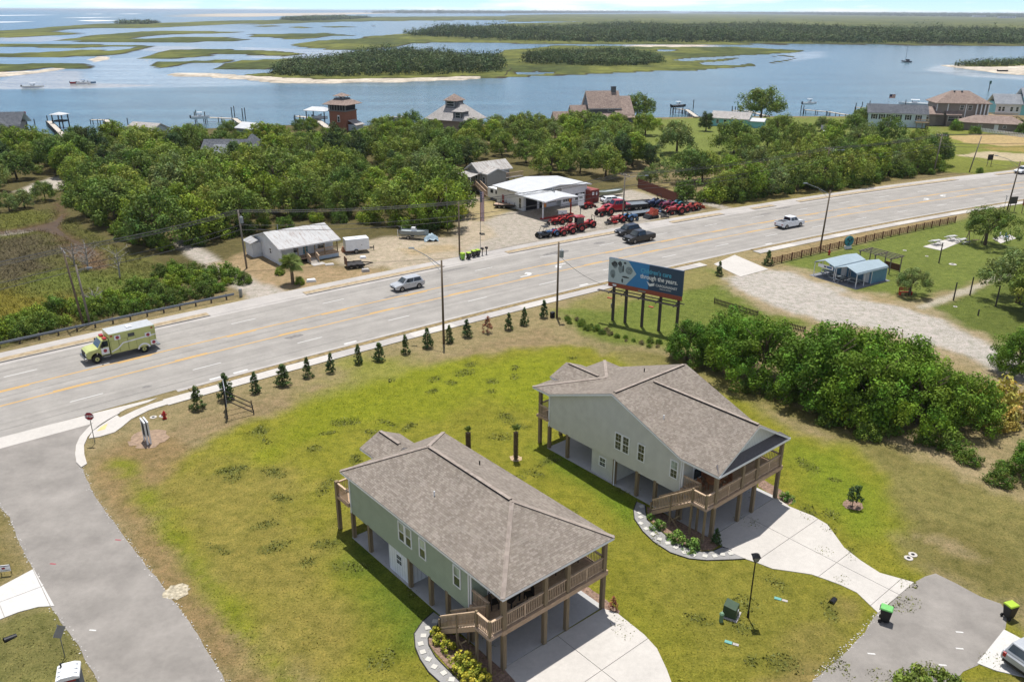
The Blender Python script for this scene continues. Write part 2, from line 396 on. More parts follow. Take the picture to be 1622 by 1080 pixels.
# the big lawn
LAWN = [(-30.7,60.4),(-27.7,65.2),(-24.4,69.3),(-18.5,75.3),(-12.8,80.2),(-6.3,84.0),(-0.8,87.0),(4.3,88.6),(8.7,88.3),(12.4,82.9),(19.1,78.6),(24.1,72.8),(25.9,66.9),(29.5,65.7),(30.7,60.5),(29.8,54.8),(27.9,51.5),(28.0,48.2),(31.8,42.3),(32.0,41.2),(29.2,36.3),(-8.9,36.0),(-12.8,39.0),(-16.3,42.0),(-20.6,46.3),(-23.8,50.3),(-27.6,55.2)]
paint(LAWN, A(152, 153, 50), 1.1, 1.3, 1, 71, .14, 2.5)
paint(LAWN, A(166, 148, 76), 1.1, 1.3, .16, 171, .6, 1.6)
paint([(-17.9,86.1),(-6.3,83.5),(3.5,86.3),(10.1,81.1),(5.6,73.4),(-3.1,73.3),(-14.6,67.9),(-21.5,63.2)], A(150, 162, 34), 3, 3, .6, 72)
paint([(-28.5,58.0),(-25.8,61.5),(-19.1,60.5),(-13.8,52.8),(-9.8,43.5),(-5.7,36.1),(-13.9,36.0),(-19.6,43.5),(-24.7,50.3)], A(166, 150, 84), 3, 3, .62, 73, .2, 2)
paint([(-12.5,51.2),(-9.5,51.2),(-3.6,42.1),(-4.6,40.6),(-6.0,39.0),(-8.3,41.8),(-11.8,47.4)], A(104, 130, 44), 2.2, 1.6, .85, 74, .14)
paint([(2.8,64.3),(5.3,64.0),(9.5,56.4),(9.3,52.9),(7.4,55.5),(3.7,60.7)], A(110, 142, 40), 1.8, 1, .85, 75, .12)
paint([(7.1,52.1),(12.2,49.1),(17.1,47.3),(20.9,45.6),(22.1,43.1),(17.9,38.1),(12.6,36.2),(10.5,38.1),(9.9,41.3)], A(152, 146, 66), 3, 3, .7, 76, .16, 2)
paint([(25.0,65.9),(29.1,64.5),(30.0,58.5),(28.7,53.1),(25.2,51.4),(24.7,53.9),(23.1,56.5)], A(138, 156, 46), 2, 1.5, .8, 77)
paint([(11.2,36.2),(14.3,37.1),(21.9,43.7),(22.9,42.3),(19.8,39.2),(17.3,36.2)], A(172, 150, 98), 1.5, 2, .75, 78, .2, 1.5)
paint([(16.4,41.3),(19.2,41.9),(21.0,41.4),(20.0,39.7),(16.8,38.1),(13.4,36.7),(12.4,36.9)], A(142, 138, 58), 1.5, 2, .5, 79)
paint([(-36.0,61.4),(-34.5,65.3),(-31.6,66.5),(-28.9,65.4),(-28.7,58.0),(-27.1,52.6),(-19.6,43.5),(-13.5,36.0),(-16.0,36.0),(-20.7,42.0),(-27.9,50.3)], A(166, 142, 98), 1, 1.2, .9, 81, .2, 1.6)
paint([(-34.0,62.0),(-32.0,61.4),(-28.6,57.0),(-20.9,47.0),(-15.1,40.3),(-11.2,36.0),(-12.8,36.0),(-17.3,41.4),(-23.0,48.1),(-28.1,54.2)], A(144, 152, 40), .9, .9, .9, 82, .12)
paint([(-27.9,53.5),(-21.6,45.3),(-16.2,39.0),(-18.6,40.6),(-25.0,48.8)], A(172, 148, 104), .8, 1, .6, 83, .2)
paint([(-44.4,50.9),(-39.6,54.6),(-37.0,51.8),(-33.0,47.3),(-34.4,45.6),(-38.0,41.6)], A(148, 136, 84), .8, 1, .9, 84, .18)
paint([(-35.8,38.3),(-32.3,41.9),(-29.6,43.3),(-25.6,38.9),(-23.1,36.0),(-31.3,31.7)], A(140, 138, 78), 1, 1.5, .9, 85, .18)
# weed clumps in the lawn
wd = sdf(LAWN, GX, GY)
WEEDS = []
for k in range(230):
    j = rng.integers(0, 10**9)
    cx, cy = rng.uniform(-40, 45), rng.uniform(30, 95)
    i0, j0 = np.searchsorted(gy, cy), np.searchsorted(gx, cx)
    if wd[i0, j0] < 1.0: continue
    a, b, th = rng.uniform(.35, 1.3), rng.uniform(.3, .8), rng.uniform(0, 3.14)
    sl = (slice(i0 - 5, i0 + 6), slice(j0 - 5, j0 + 6))
    dx, dy = GX[sl] - cx, GY[sl] - cy
    e = np.sqrt(((dx * math.cos(th) + dy * math.sin(th)) / a) ** 2 + ((dy * math.cos(th) - dx * math.sin(th)) / b) ** 2)
    m = (sst(1.5, .5, e) * rng.uniform(.3, .6))[..., None]; WEEDS.append((cx, cy, a, b, th))
    GC[sl] = GC[sl] * (1 - m) + np.array(A(92, 104, 46))[None, None] * m

GZ = -2.6 * sst(1.0, -6, shore_d)
GZ = GZ - .55 * sst(-.6, 1.2, sdf(CREEK, GX, GY))
near = (GY < 125) & (np.abs(ROFF) > 17)
GZ = GZ + np.where(near, .03 * ridge, 0) * sst(17, 20, np.abs(ROFF))
gme = grid_mesh("ground", GX, GY, GZ, np.clip(GC, .01, .8), shore_d > -9)
t = NT("ground_cover")
pos = t.pos()
n1 = t.noise(1.1, 5, .62, pos); n2 = t.noise(7.0, 5, .7, pos); n3 = t.noise(26., 3, .7, pos)
base = t.attr('tint').outputs['Color']
c = t.mixc(1., base, t.ramp(n1, [(.3, (.70, .74, .66)), (.5, (1, 1, 1)), (.72, (1.28, 1.20, 1.24))]), 'MULTIPLY')
nd = t.noise(2.6, 6, .75, pos)
c = t.mixc(1., c, t.ramp(nd, [(.32, (.66, .72, .60)), (.46, (1, 1, 1)), (.60, (1, 1, 1)), (.72, (1.35, 1.22, 1.2))]), 'MULTIPLY')
c = t.mixc(1., c, t.ramp(n2, [(.28, (.52, .57, .48)), (.5, (1, 1, 1)), (.75, (1.42, 1.34, 1.36))]), 'MULTIPLY')
c = t.mixc(1., c, t.ramp(n3, [(.3, (.72, .74, .70)), (.7, (1.27, 1.25, 1.28))]), 'MULTIPLY')
t.link(c, t.b.inputs['Base Color']); t.b.inputs['Roughness'].default_value = .95; t.b.inputs['Specular IOR Level'].default_value = .1
mx = t.new('ShaderNodeMath', operation='ADD'); t.link(n2, mx.inputs[0]); t.link(n3, mx.inputs[1])
t.bump(mx.outputs[0], .8, .10)
M_GROUND = t.m
gme.materials.append(M_GROUND)
ground = link(bpy.data.objects.new("ground", gme)); tag(ground, kind='structure')

def ground_col(x, y):
    i = np.clip(np.searchsorted(gy, y), 0, len(gy) - 1); j = np.clip(np.searchsorted(gx, x), 0, len(gx) - 1)
    return GC[i, j]

# short grass standing on the lawns (nobody could count it)
def grass(name, n, x0, x1, y0, y1, h, w, label, bad, inside=None):
    X = rng.uniform(x0, x1, n); Y = y0 + (y1 - y0) * rng.uniform(0, 1, n) ** 1.5
    ok = np.ones(n, bool)
    for poly, m in bad: ok &= sdf(poly, X, Y) < m
    q_ = np.stack([X - RO[0], Y - RO[1]], -1); rs = q_ @ RE
    if inside: ok &= sdf(inside, X, Y) > .3
    else: ok &= (q_ @ RN - (-0.00065291 * rs * rs + 0.13058885 * rs)) < -12.9
    X, Y = X[ok], Y[ok]; n = len(X)
    C = ground_col(X, Y); green = (C[:, 1] - C[:, 0] * .86) / (C[:, 1] + 1e-6)
    k = (rng.uniform(0, 1, n) < np.clip(.55 + 2 * green, .12, 1)) if not inside else np.ones(n, bool); X, Y, C = X[k], Y[k], C[k]; n = len(X)
    V = np.zeros((n, 3, 2, 3)); a = rng.uniform(0, 6.283, n)
    hh = h * rng.uniform(.5, 1.3, n); ww = w * rng.uniform(.6, 1.4, n)
    verts = np.zeros((n * 6, 3)); 
    for b in range(2):
        aa = a + b * 1.6; dx, dy = np.cos(aa) * ww / 2, np.sin(aa) * ww / 2
        lx, ly = rng.normal(0, 1.1, n) * hh, rng.normal(0, 1.1, n) * hh
        verts[b * 3::6] = np.stack([X - dx, Y - dy, np.full(n, -.01)], -1)
        verts[b * 3 + 1::6] = np.stack([X + dx, Y + dy, np.full(n, -.01)], -1)
        verts[b * 3 + 2::6] = np.stack([X + lx, Y + ly, hh], -1)
    me = bpy.data.meshes.new(name); m = n * 2
    me.vertices.add(n * 6); me.vertices.foreach_set('co', verts.ravel())
    me.loops.add(m * 3); me.loops.foreach_set('vertex_index', np.arange(m * 3, dtype=np.int32))
    me.polygons.add(m); me.polygons.foreach_set('loop_start', np.arange(0, m * 3, 3, dtype=np.int32)); me.update()
    at = me.color_attributes.new('tint', 'FLOAT_COLOR', 'POINT')
    cc = C * rng.uniform(.95, 1.7, (n, 1)); cc = np.concatenate([np.repeat(cc, 6, 0), np.ones((n * 6, 1))], 1)
    at.data.foreach_set('color', np.clip(cc, 0, .8).astype(np.float32).ravel())
    tt = NT(name); tt.link(tt.attr('tint').outputs['Color'], tt.b.inputs['Base Color'])
    tt.b.inputs['Roughness'].default_value = .8; tt.b.inputs['Specular IOR Level'].default_value = .15
    me.materials.append(tt.m)
    return tag(link(bpy.data.objects.new(name, me)), label, 'grass', kind='stuff')

# ---------------------------------------------------------------- pavements
def uv_strip(name, s0, s1, o0, o1, z0, z1, m, ds=3., parent=None):
    n = max(1, int(abs(s1 - s0) / ds)); V, F, UV = [], [], []
    for i in range(n + 1):
        s = s0 + (s1 - s0) * i / n
        for o, z in ((o0, z1), (o1, z1), (o0, z0), (o1, z0)): V.append((*road(s, o), z)); UV.append((s, o))
        if i:
            a = (i - 1) * 4; b = i * 4
            F += [(a, b, b + 1, a + 1)]
            if z1 - z0 > .03: F += [(a + 2, b + 2, b, a), (a + 1, b + 1, b + 3, a + 3)]
    if z1 - z0 > .03: F += [(0, 1, 3, 2), (n * 4 + 2, n * 4 + 3, n * 4 + 1, n * 4)]
    me = bpy.data.meshes.new(name); me.from_pydata(V, [], F)
    uv = me.uv_layers.new(name='run'); uv.data.foreach_set('uv', [c for l in me.loops for c in UV[l.vertex_index]])
    # faces up
    me.update(); me.materials.append(m)
    bm = bmesh.new(); bm.from_mesh(me); bmesh.ops.recalc_face_normals(bm, faces=bm.faces)
    if bm.faces and sum(f.normal.z * f.calc_area() for f in bm.faces) < 0: bmesh.ops.reverse_faces(bm, faces=bm.faces)
    bm.to_mesh(me); bm.free()
    return link(bpy.data.objects.new(name, me), parent)

def asphalt(name, col, streak=False, patch=.12):
    t = NT(name); pos = t.pos()
    n1 = t.noise(.35, 4, .6, pos); n2 = t.noise(3., 4, .65, pos); n3 = t.noise(45., 2, .7, pos)
    c = t.mixc(1., col, t.ramp(n1, [(.3, g3(1 - patch)), (.7, g3(1 + patch))]), 'MULTIPLY')
    if streak:
        uv = t.new('ShaderNodeUVMap').outputs['UV']; mp = t.new('ShaderNodeMapping'); mp.inputs['Scale'].default_value = (.012, 1.15, 1)
        t.link(uv, mp.inputs['Vector'])
        n4 = t.noise(1., 4, .6, mp.outputs['Vector'])
        c = t.mixc(1., c, t.ramp(n4, [(.3, g3(.86)), (.5, g3(1.0)), (.7, g3(1.1))]), 'MULTIPLY')
        mp2 = t.new('ShaderNodeMapping'); mp2.inputs['Scale'].default_value = (.10, 4, 1); t.link(uv, mp2.inputs['Vector'])
        n5 = t.noise(1., 5, .7, mp2.outputs['Vector'])
        c = t.mixc(1., c, t.ramp(n5, [(.30, g3(.80)), (.40, g3(1.0)), (1., g3(1.02))]), 'MULTIPLY')
    c = t.mixc(1., c, t.ramp(n2, [(.3, g3(.94)), (.7, g3(1.05))]), 'MULTIPLY')
    c = t.mixc(1., c, t.ramp(n3, [(.3, g3(.88)), (.7, g3(1.12))]), 'MULTIPLY')
    t.link(c, t.b.inputs['Base Color']); t.b.inputs['Roughness'].default_value = .9; t.b.inputs['Specular IOR Level'].default_value = .2
    t.bump(n3, .3, .01); return t.m

M_ROAD = asphalt("worn_asphalt", A(180, 175, 168), True)
M_STREET = asphalt("street_asphalt", A(166, 160, 153), False, .2)
M_CONC = asphalt("concrete", A(226, 220, 212), False, .06)
M_CONC2 = asphalt("old_concrete", A(206, 200, 194), False, .10)
M_CONC_NEW = asphalt("new_concrete", A(236, 233, 228), False, .03)
M_KERB = asphalt("kerb_concrete", A(198, 192, 184), False, .12)
def paintmat(name, col):
    t = NT(name); n = t.noise(9., 5, .75, t.pos())
    t.link(t.ramp(n, [(.30, tuple(c * .72 for c in col)), (.52, col)]), t.b.inputs['Base Color']); t.b.inputs['Roughness'].default_value = .7
    return t.m
M_WHITE = paintmat("white_road_paint", A(246, 244, 240))
M_YELLOW = paintmat("yellow_road_paint", A(238, 186, 92))

S = lambda o: tag(o, kind='structure')
S(uv_strip("road", -90, 420, -9.25, 9.25, 0, .024, M_ROAD))
def ribbon(name, spans, o0, o1, z0, z1, m, ds=3.):
    "one object made of several stretches along the road"
    objs = [uv_strip(name, a, b, o0, o1, z0, z1, m, ds) for a, b in spans]
    bm = bmesh.new()
    for o in objs: bm.from_mesh(o.data)
    me = bpy.data.meshes.new(name); 
    for o in objs[1:]: bpy.data.objects.remove(o)
    bm.to_mesh(me); bm.free(); me.materials.append(m); objs[0].data = me
    return S(objs[0])
NEAR = [(15, 92.5), (106, 196), (214, 330)]
FAR = [(-90, 25), (38, 60), (72, 99), (108, 121), (129, 135), (142, 192), (206, 330)]
ribbon("gutter", [(14, 420)], -9.85, -9.25, 0, .026, M_CONC2)
ribbon("gutter", [(-90, 420)], 9.25, 10.0, 0, .026, M_CONC2)
ribbon("kerb", NEAR, -10.0, -9.85, 0, .13, M_KERB)
ribbon("kerb", FAR, 10.0, 10.16, 0, .15, M_KERB)
M_VERGE = mat("dry_verge", A(160, 140, 98), .95, var=.5, scale=2.2, bump=.8, bscale=9)
ribbon("verge", NEAR, -10.72, -10.0, 0, .10, M_VERGE, 1.)
ribbon("verge", FAR, 10.16, 11.4, 0, .10, mat("sandy_verge", A(192, 172, 140), .95, var=.35, scale=2.0, bump=.8, bscale=9), 1.)
ribbon("pavement", [(-90, 420)], 11.4, 13.2, 0, .05, M_CONC2)
ribbon("pavement_apron", [(25, 38), (60, 72), (99, 108), (121, 129), (135, 142), (192, 206)], 10.0, 11.4, 0, .045, M_CONC2)
# near pavement, slab by slab
pave = thing("pavement", None, None); S(pave); pave.location = (0, 0, 0)
slab_me = MB().box(-.755, .755, -.8, .8, 0, .055).mesh("slab", M_CONC)
slab_me2 = MB().box(-.755, .755, -.8, .8, 0, .055).mesh("slab", M_CONC2)
k = 0; s = 12.9
while s < 196:
    if not 92.6 < s < 105.8:
        x, y = road(s, -11.55)
        inst("slab", slab_me if (k * 7919 % 11) < 4 or s < 26 else slab_me2, pave, (x, y, .02 + .004 * ((k * 31) % 3)), road_dir(s))
    k += 1; s += 1.53
# lane lines
lines_later = [(-7.6, .06, -60, 38), (7.3, .05, -40, 70), (-3.6, .04, 60, 190), (.1, .04, -20, 60)]
def lines(name, m, items):
    V, F = [], []
    for o, w, s0, s1 in items:
        n = max(1, int((s1 - s0) / 3.))
        for i in range(n + 1):
            s = s0 + (s1 - s0) * i / n
            V.append((*road(s, o - w / 2), .029)); V.append((*road(s, o + w / 2), .029))
            if i: a = len(V) - 4; F.append((a, a + 2, a + 3, a + 1))
    me = bpy.data.meshes.new(name); me.from_pydata(V, [], F); me.update(); me.materials.append(m)
    return S(link(bpy.data.objects.new(name, me)))
yl = [(1.92, .20, -90, 420), (-1.92, .20, -90, 420)]
yl += [(1.64, .20, s, s + 3.6) for s in np.arange(-86.0, 400, 12.2)] + [(-1.64, .20, s, s + 3.6) for s in np.arange(-81.0, 400, 12.2)]
lines("yellow_lane_line", M_YELLOW, yl)
lines("white_lane_line", M_WHITE, [(-5.35, .13, s, s + 3.1) for s in np.arange(5.0 - 97.6, 400, 12.2)] + [(5.55, .13, s, s + 3.1) for s in np.arange(1.5 - 97.6, 400, 12.2)])
lines("white_stop_dash", M_WHITE, [(-9.0, .35, s, s + 1.6) for s in (17.6, 20.2, 33.5, 70.4, 78, 110.6)])
def arrow(s, o, flip):
    f = -1 if flip else 1
    # bent left-turn arrow: stem, bend and head
    pts = [(-1.3, -.45), (.1, -.5), (.75, -.15), (.85, .35), (1.25, .30), (.55, 1.05), (-.15, .42), (.28, .38), (.2, .05), (-.15, -.18), (-1.3, -.18)]
    poly = [road(s + f * x * 1.1, o + f * (y - .2)) for x, y in pts]
    mb = MB(); mb.add([(x, y, .030) for x, y in (poly if True else poly[::-1])], [tuple(range(len(poly)))])
    S(mb.build("turn_arrow", M_WHITE))
for s_, o_, fl in ((67.5, -.35, False), (74.4, .15, True), (167.0, -.3, False), (173.6, .2, True)): arrow(s_, o_, fl)

def sheet(name, pts, z, m, parent=None, thick=0.):
    mb = MB()
    if thick: mb.prism(pts, z - thick, z)
    else:
        n = len(pts); a = sum(pts[i][0] * pts[(i + 1) % n][1] - pts[(i + 1) % n][0] * pts[i][1] for i in range(n))
        mb.add([(x, y, z) for x, y in (pts if a > 0 else pts[::-1])], [tuple(range(n))])
    return mb.build(name, m, parent)

STREET = [(-49.4,58.2),(-45.1,64.1),(-39.5,68.7),(-39.1,69.2),(-39.1,67.7),(-39.0,66.1),(-38.6,64.6),(-37.9,63.0),(-37.1,61.6),(-36.1,60.6),(-33.2,56.5),(-29.1,51.8),(-24.8,47.0),(-20.3,42.0),(-16.4,37.0),(-13.0,33.0),(-9.4,28.5),(-16.9,28.5),(-20.4,32.9),(-23.8,36.9),(-25.9,39.4),(-29.9,43.4),(-32.9,47.1),(-34.4,48.7),(-38.2,53.4),(-39.7,54.8),(-42.7,57.4),(-46.4,58.3),(-47.5,55.5)]
def jag(pts, amp, step=.5, seed=0):
    "uneven edge: resample and push points about"
    r = random.Random(seed); out = []
    for (x0, y0), (x1, y1) in zip(pts, pts[1:] + pts[:1]):
        L = math.hypot(x1 - x0, y1 - y0); n = max(1, int(L / step))
        for i in range(n):
            t = i / n; out.append((x0 + (x1 - x0) * t + r.uniform(-amp, amp), y0 + (y1 - y0) * t + r.uniform(-amp, amp)))
    return out
S(sheet("side_street", jag(STREET, .05, .7, 1), .020, M_STREET))
S(sheet("street_gutter", [(-50.8,60.3),(-46.2,66.0),(-40.0,71.0),(-37.9,72.5),(-35.3,74.4),(-35.8,73.4),(-37.3,71.9),(-37.9,70.6),(-38.6,70.0),(-39.4,68.6),(-45.0,64.0),(-49.3,58.1)], .028, M_CONC))
S(sheet("kerb_return", [(-38.4,71.4),(-38.7,70.1),(-39.1,69.1),(-39.1,67.7),(-39.0,66.1),(-38.6,64.6),(-37.9,63.0),(-37.1,61.6),(-36.3,60.8),(-36.1,61.4),(-37.1,63.0),(-37.9,64.6),(-38.3,66.1),(-38.4,67.3),(-38.3,68.4),(-38.0,69.6),(-37.5,70.9)], .10, M_CONC, thick=.12))
S(sheet("kerb_ramp", [(-38.1,65.9),(-38.4,67.2),(-38.2,68.3),(-37.9,69.5),(-37.6,70.5),(-37.1,70.0),(-36.3,71.6),(-35.3,73.0),(-34.3,73.9),(-33.7,72.9),(-35.0,71.6),(-35.9,69.7),(-36.1,68.1),(-36.3,67.1),(-37.3,66.2)], .07, M_CONC, thick=.08))
S(sheet("tactile_pad", [(-38.0,67.2),(-38.0,68.1),(-37.7,68.8),(-37.4,67.6)], .075, mat("faded_yellow", A(240, 218, 150), .8)))
S(sheet("cul_de_sac", jag([(27.4,46.2),(28.5,46.9),(29.4,47.2),(30.2,46.1),(31.2,44.8),(32.2,44.1),(32.1,43.1),(31.1,41.7),(27.8,38.6),(26.6,38.0),(25.1,36.7),(21.1,32.7),(13.1,32.7),(15.1,34.8),(17.6,37.3),(20.4,39.7),(22.1,41.3),(23.7,43.1)], .05, .7, 4), .018, M_STREET))

lines("road_seam", mat("dark_seam", A(128, 124, 120), .9, var=.4, scale=1.5), lines_later)
for s_, o_, l_, w_ in ((78.3, 6.2, 2.6, .7), (30, -3.2, 1.2, .5), (12, -6.6, .5, .35), (88, 6.9, 1.2, .5), (135, 8.2, 2.2, .5), (128, 6.4, 1.4, .4), (47, 2.6, 1.6, .25), (60, 7.9, 3., .3)):
    S(sheet("asphalt_patch", jag([road(s_ + l_ * math.cos(a), o_ + w_ * math.sin(a)) for a in np.linspace(0, 6.28, 12)[:-1]], .12, .3, int(s_)), .027, mat("patch_asphalt", A(146, 142, 138), .9, var=.3)))

# ---------------------------------------------------------------- water, marsh islands, sand
WZ = -1.0
ty = np.concatenate([np.geomspace(150, 3200, 330), np.geomspace(3300, 90000, 40)])
tx = np.linspace(-1.1, 1.1, 300)
WX = np.concatenate([ty[:, None] * tx[None, :]]); WY = np.repeat(ty[:, None], len(tx), 1)
WC = np.zeros(WX.shape + (3,)); WC[:] = (.062, .122, .150)
far = sst(1500, 5000, WY)[..., None]; WC = WC * (1 - far) + np.array((.035, .125, .17)) * far
def shoal(poly, col, k=.8, soft=8., wob=6.):
    d = sdf(poly, WX, WY); sc = 1 + WY / 400.
    d = d + wob * vnoise(WX, WY * .5, 30, 5)
    m = (sst(-soft, soft, d) * k)[..., None]
    WC[:] = WC * (1 - m) + np.array(col) * m
SHAL = A(150, 176, 196); SANDW = A(186, 182, 174)
shoal([(-342.2,461.8),(-842.3,1158.0),(-875.7,1504.2),(-740.6,2020.6),(-414.5,1594.7),(-222.0,925.4),(-179.5,646.3),(-145.4,481.9),(-169.6,480.5),(-206.8,461.2),(-255.0,427.8)], SHAL, .45, 25, 15)
shoal([(-218.3,429.7),(-278.3,568.5),(-320.2,676.9),(-303.4,725.6),(-222.4,542.6),(-175.8,498.6),(-136.1,473.7),(-130.4,453.4),(-178.2,431.8)], A(160, 178, 188), .75, 6, 6)
shoal([(-269.0,420.0),(-330.4,519.1),(-281.6,473.9),(-292.8,506.1),(-300.0,554.8),(-277.3,556.3),(-240.7,485.3),(-220.0,460.5),(-184.1,446.5),(-216.6,426.2)], SANDW, .85, 4, 3)
shoal([(-145.4,481.9),(-101.8,475.7),(-19.4,503.3),(-4.8,509.0),(-4.4,468.5),(-63.4,449.2),(-130.4,453.4)], A(122, 140, 140), .55, 4, 3)
shoal([(220.6,731.5),(266.9,847.0),(308.0,877.5),(279.1,777.5),(224.9,695.1)], A(180, 190, 196), .6, 8, 6)
shoal([(283.9,594.8),(328.5,669.7),(304.4,560.0),(324.9,539.4),(306.8,508.4),(284.3,536.9)], A(180, 186, 186), .7, 5, 4)
shoal([(-689.4,1181.0),(-646.3,1245.8),(-566.1,1120.8),(-558.6,1031.4),(-611.3,1045.7)], SANDW, .8, 8, 6)
shoal([(-363.7,850.1),(-384.5,940.0),(-343.0,928.0),(-309.3,870.0),(-330.7,813.6)], SANDW, .7, 6, 5)
shoal([(-286.5,918.2),(-211.4,880.5),(-128.2,833.9),(-111.2,891.1),(-143.2,783.4),(-173.4,698.2),(-213.3,713.7)], A(190, 190, 190), .7, 6, 5)
shoal([(113.7,946.5),(131.9,1037.3),(239.2,1050.2),(225.6,958.8)], A(214, 210, 204), .9, 6, 5)
shoal([(25.9,5490.8),(504.6,8203.9),(2324.0,11423.4),(4295.7,7479.0),(3068.4,5337.9),(1822.7,6635.5),(318.5,5170.8)], A(170, 190, 205), .6, 60, 30)
wme = grid_mesh("water", WX, WY, np.full(WX.shape, WZ), np.clip(WC, .01, .8))
t = NT("estuary_water"); pos = t.pos()
mp = t.new('ShaderNodeMapping'); mp.inputs['Scale'].default_value = (.30, .55, .3); t.link(pos, mp.inputs['Vector'])
mp2 = t.new('ShaderNodeMapping'); mp2.inputs['Scale'].default_value = (.012, .05, 1.); t.link(pos, mp2.inputs['Vector'])
rip = t.noise(1.0, 6, .68, mp.outputs['Vector']); big = t.noise(1., 5, .6, mp2.outputs['Vector'])
c = t.mixc(1., t.attr('tint').outputs['Color'], t.ramp(big, [(.3, g3(.74)), (.7, g3(1.28))]), 'MULTIPLY')
c = t.mixc(1., c, t.ramp(rip, [(.3, g3(.62)), (.7, g3(1.45))]), 'MULTIPLY')
t.link(c, t.b.inputs['Base Color']); t.b.inputs['Roughness'].default_value = .2; t.b.inputs['IOR'].default_value = 1.333
t.b.inputs['Specular IOR Level'].default_value = .35
t.bump(rip, .55, .25); M_WATER = t.m; wme.materials.append(M_WATER)
tag(link(bpy.data.objects.new("water", wme)), kind='structure')

# lines of surf on the outer bar
M_SURF = mat("surf_foam", (.78, .80, .80), .8, var=.1)
for i, s_ in enumerate(([(-2766.2,4453.2),(-2772.8,4915.5),(-2688.3,5264.1),(-2606.5,4865.8),(-2592.3,4481.1)], [(-1482.7,2380.3),(-1461.0,2519.3),(-1399.3,2598.7),(-1380.7,2440.4),(-1421.6,2281.6)], [(-2935.9,6045.6),(-3001.5,6515.4),(-2802.8,5990.5)], [(-1848.2,3614.6),(-1832.5,3882.0),(-1810.4,4115.3),(-1744.7,3640.3)], [(-2854.9,6343.7),(-2905.0,7009.6),(-2670.6,6228.8)], [(-1394.8,2823.1),(-1416.5,2997.7),(-1288.3,2900.8),(-1278.4,2703.9)])): S(sheet("surf", jag(s_, 3, 18, i), -.7, M_SURF))
# the creek in the marsh
S(sheet("creek", [(-100.6,148.2),(-91.0,152.9),(-93.2,162.6),(-92.7,171.7),(-80.5,149.6),(-64.9,130.3),(-62.6,124.1),(-69.2,126.5),(-81.1,137.7),(-91.9,134.2)], -.35, mat("creek_water", A(100, 80, 56), .45, var=.25, scale=.6, spec=.15)))

def soilmat(name, bscale=1.2):
    t = NT(name); pos = t.pos(); mp = t.new('ShaderNodeMapping'); mp.inputs['Scale'].default_value = (.35, .35, .35); t.link(pos, mp.inputs['Vector'])
    n1 = t.noise(.22, 5, .62, mp.outputs['Vector']); n2 = t.noise(bscale * 2.2, 4, .7, mp.outputs['Vector'])
    c = t.mixc(1., t.attr('tint').outputs['Color'], t.ramp(n1, [(.3, g3(.62)), (.7, g3(1.3))]), 'MULTIPLY')
    c = t.mixc(1., c, t.ramp(n2, [(.3, g3(.62)), (.7, g3(1.35))]), 'MULTIPLY')
    t.link(c, t.b.inputs['Base Color']); t.b.inputs['Roughness'].default_value = .95; t.b.inputs['Specular IOR Level'].default_value = .1
    t.bump(n2, .8, .5); return t.m
M_MARSH = soilmat("marsh_grass"); M_SANDBAR = soilmat("bar_sand", .5)
MARSH_A, MARSH_B, MUD = A(126, 130, 62), A(90, 100, 52), A(72, 64, 48)
def island(name, poly, h, kind, holes=(), wob=None, seed=0, pond=0.):
    p = np.array(poly); lo, hi = p.min(0), p.max(0); D = lo[1]
    dx = max(.5, D / 620.); dy = max(.8, D * D / 36. / 620.) * .9
    dy = min(dy, (hi[1] - lo[1]) / 8 + .2)
    pad = 4 * dx + 3
    xs = np.arange(lo[0] - pad, hi[0] + pad, dx); ys = np.arange(lo[1] - pad - 2 * dy, hi[1] + pad + 2 * dy, dy)
    X, Y = np.meshgrid(xs, ys)
    w = wob if wob is not None else D / 180.
    d = sdf(poly, X, Y)
    for hl in holes: d = np.minimum(d, -sdf(hl, X, Y))
    d = d + w * vnoise(X, Y, 12 + D / 60., seed + 3, 4)
    if pond: d = d - pond * np.clip(vnoise(X, Y * .5, 40 + D / 20, seed + 8, 3) - .25, 0, 1) * 60
    soft = max(1.2, D / 420.)
    if kind == 'sand':
        Z = WZ - .25 + (h + .25) * sst(-soft, soft * 3, d)
        c = np.array(A(226, 214, 196))[None, None] * (1 + .10 * vnoise(X, Y, 10, seed))[..., None]
        m = sst(soft * 2.2, soft * .2, d)[..., None]; c = c * (1 - m) + np.array(A(184, 170, 148)) * m
    else:
        Z = WZ - .4 + (h + .4) * sst(-soft * .6, soft * .8, d) + .28 * vnoise(X, Y, 4 + D / 250, seed, 3) * (d > soft)
        f = sst(-.3, .4, vnoise(X, Y, 30 + D / 25., seed + 1))[..., None]
        c = np.array(MARSH_A) * f + np.array(MARSH_B) * (1 - f)
        c = c * (1 + .38 * vnoise(X, Y, 6 + D / 120., seed + 5, 3) + .22 * vnoise(X, Y, 2 + D / 400., seed + 6, 2))[..., None]
        m = sst(soft * 1.5, soft * .5, d)[..., None]; c = c * (1 - m) + np.array(MUD) * m
    me = grid_mesh(name, X, Y, Z, np.clip(c, .01, .8), Z > WZ - .2)
    me.materials.append(M_SANDBAR if kind == 'sand' else M_MARSH)
    return S(link(bpy.data.objects.new(name, me)))
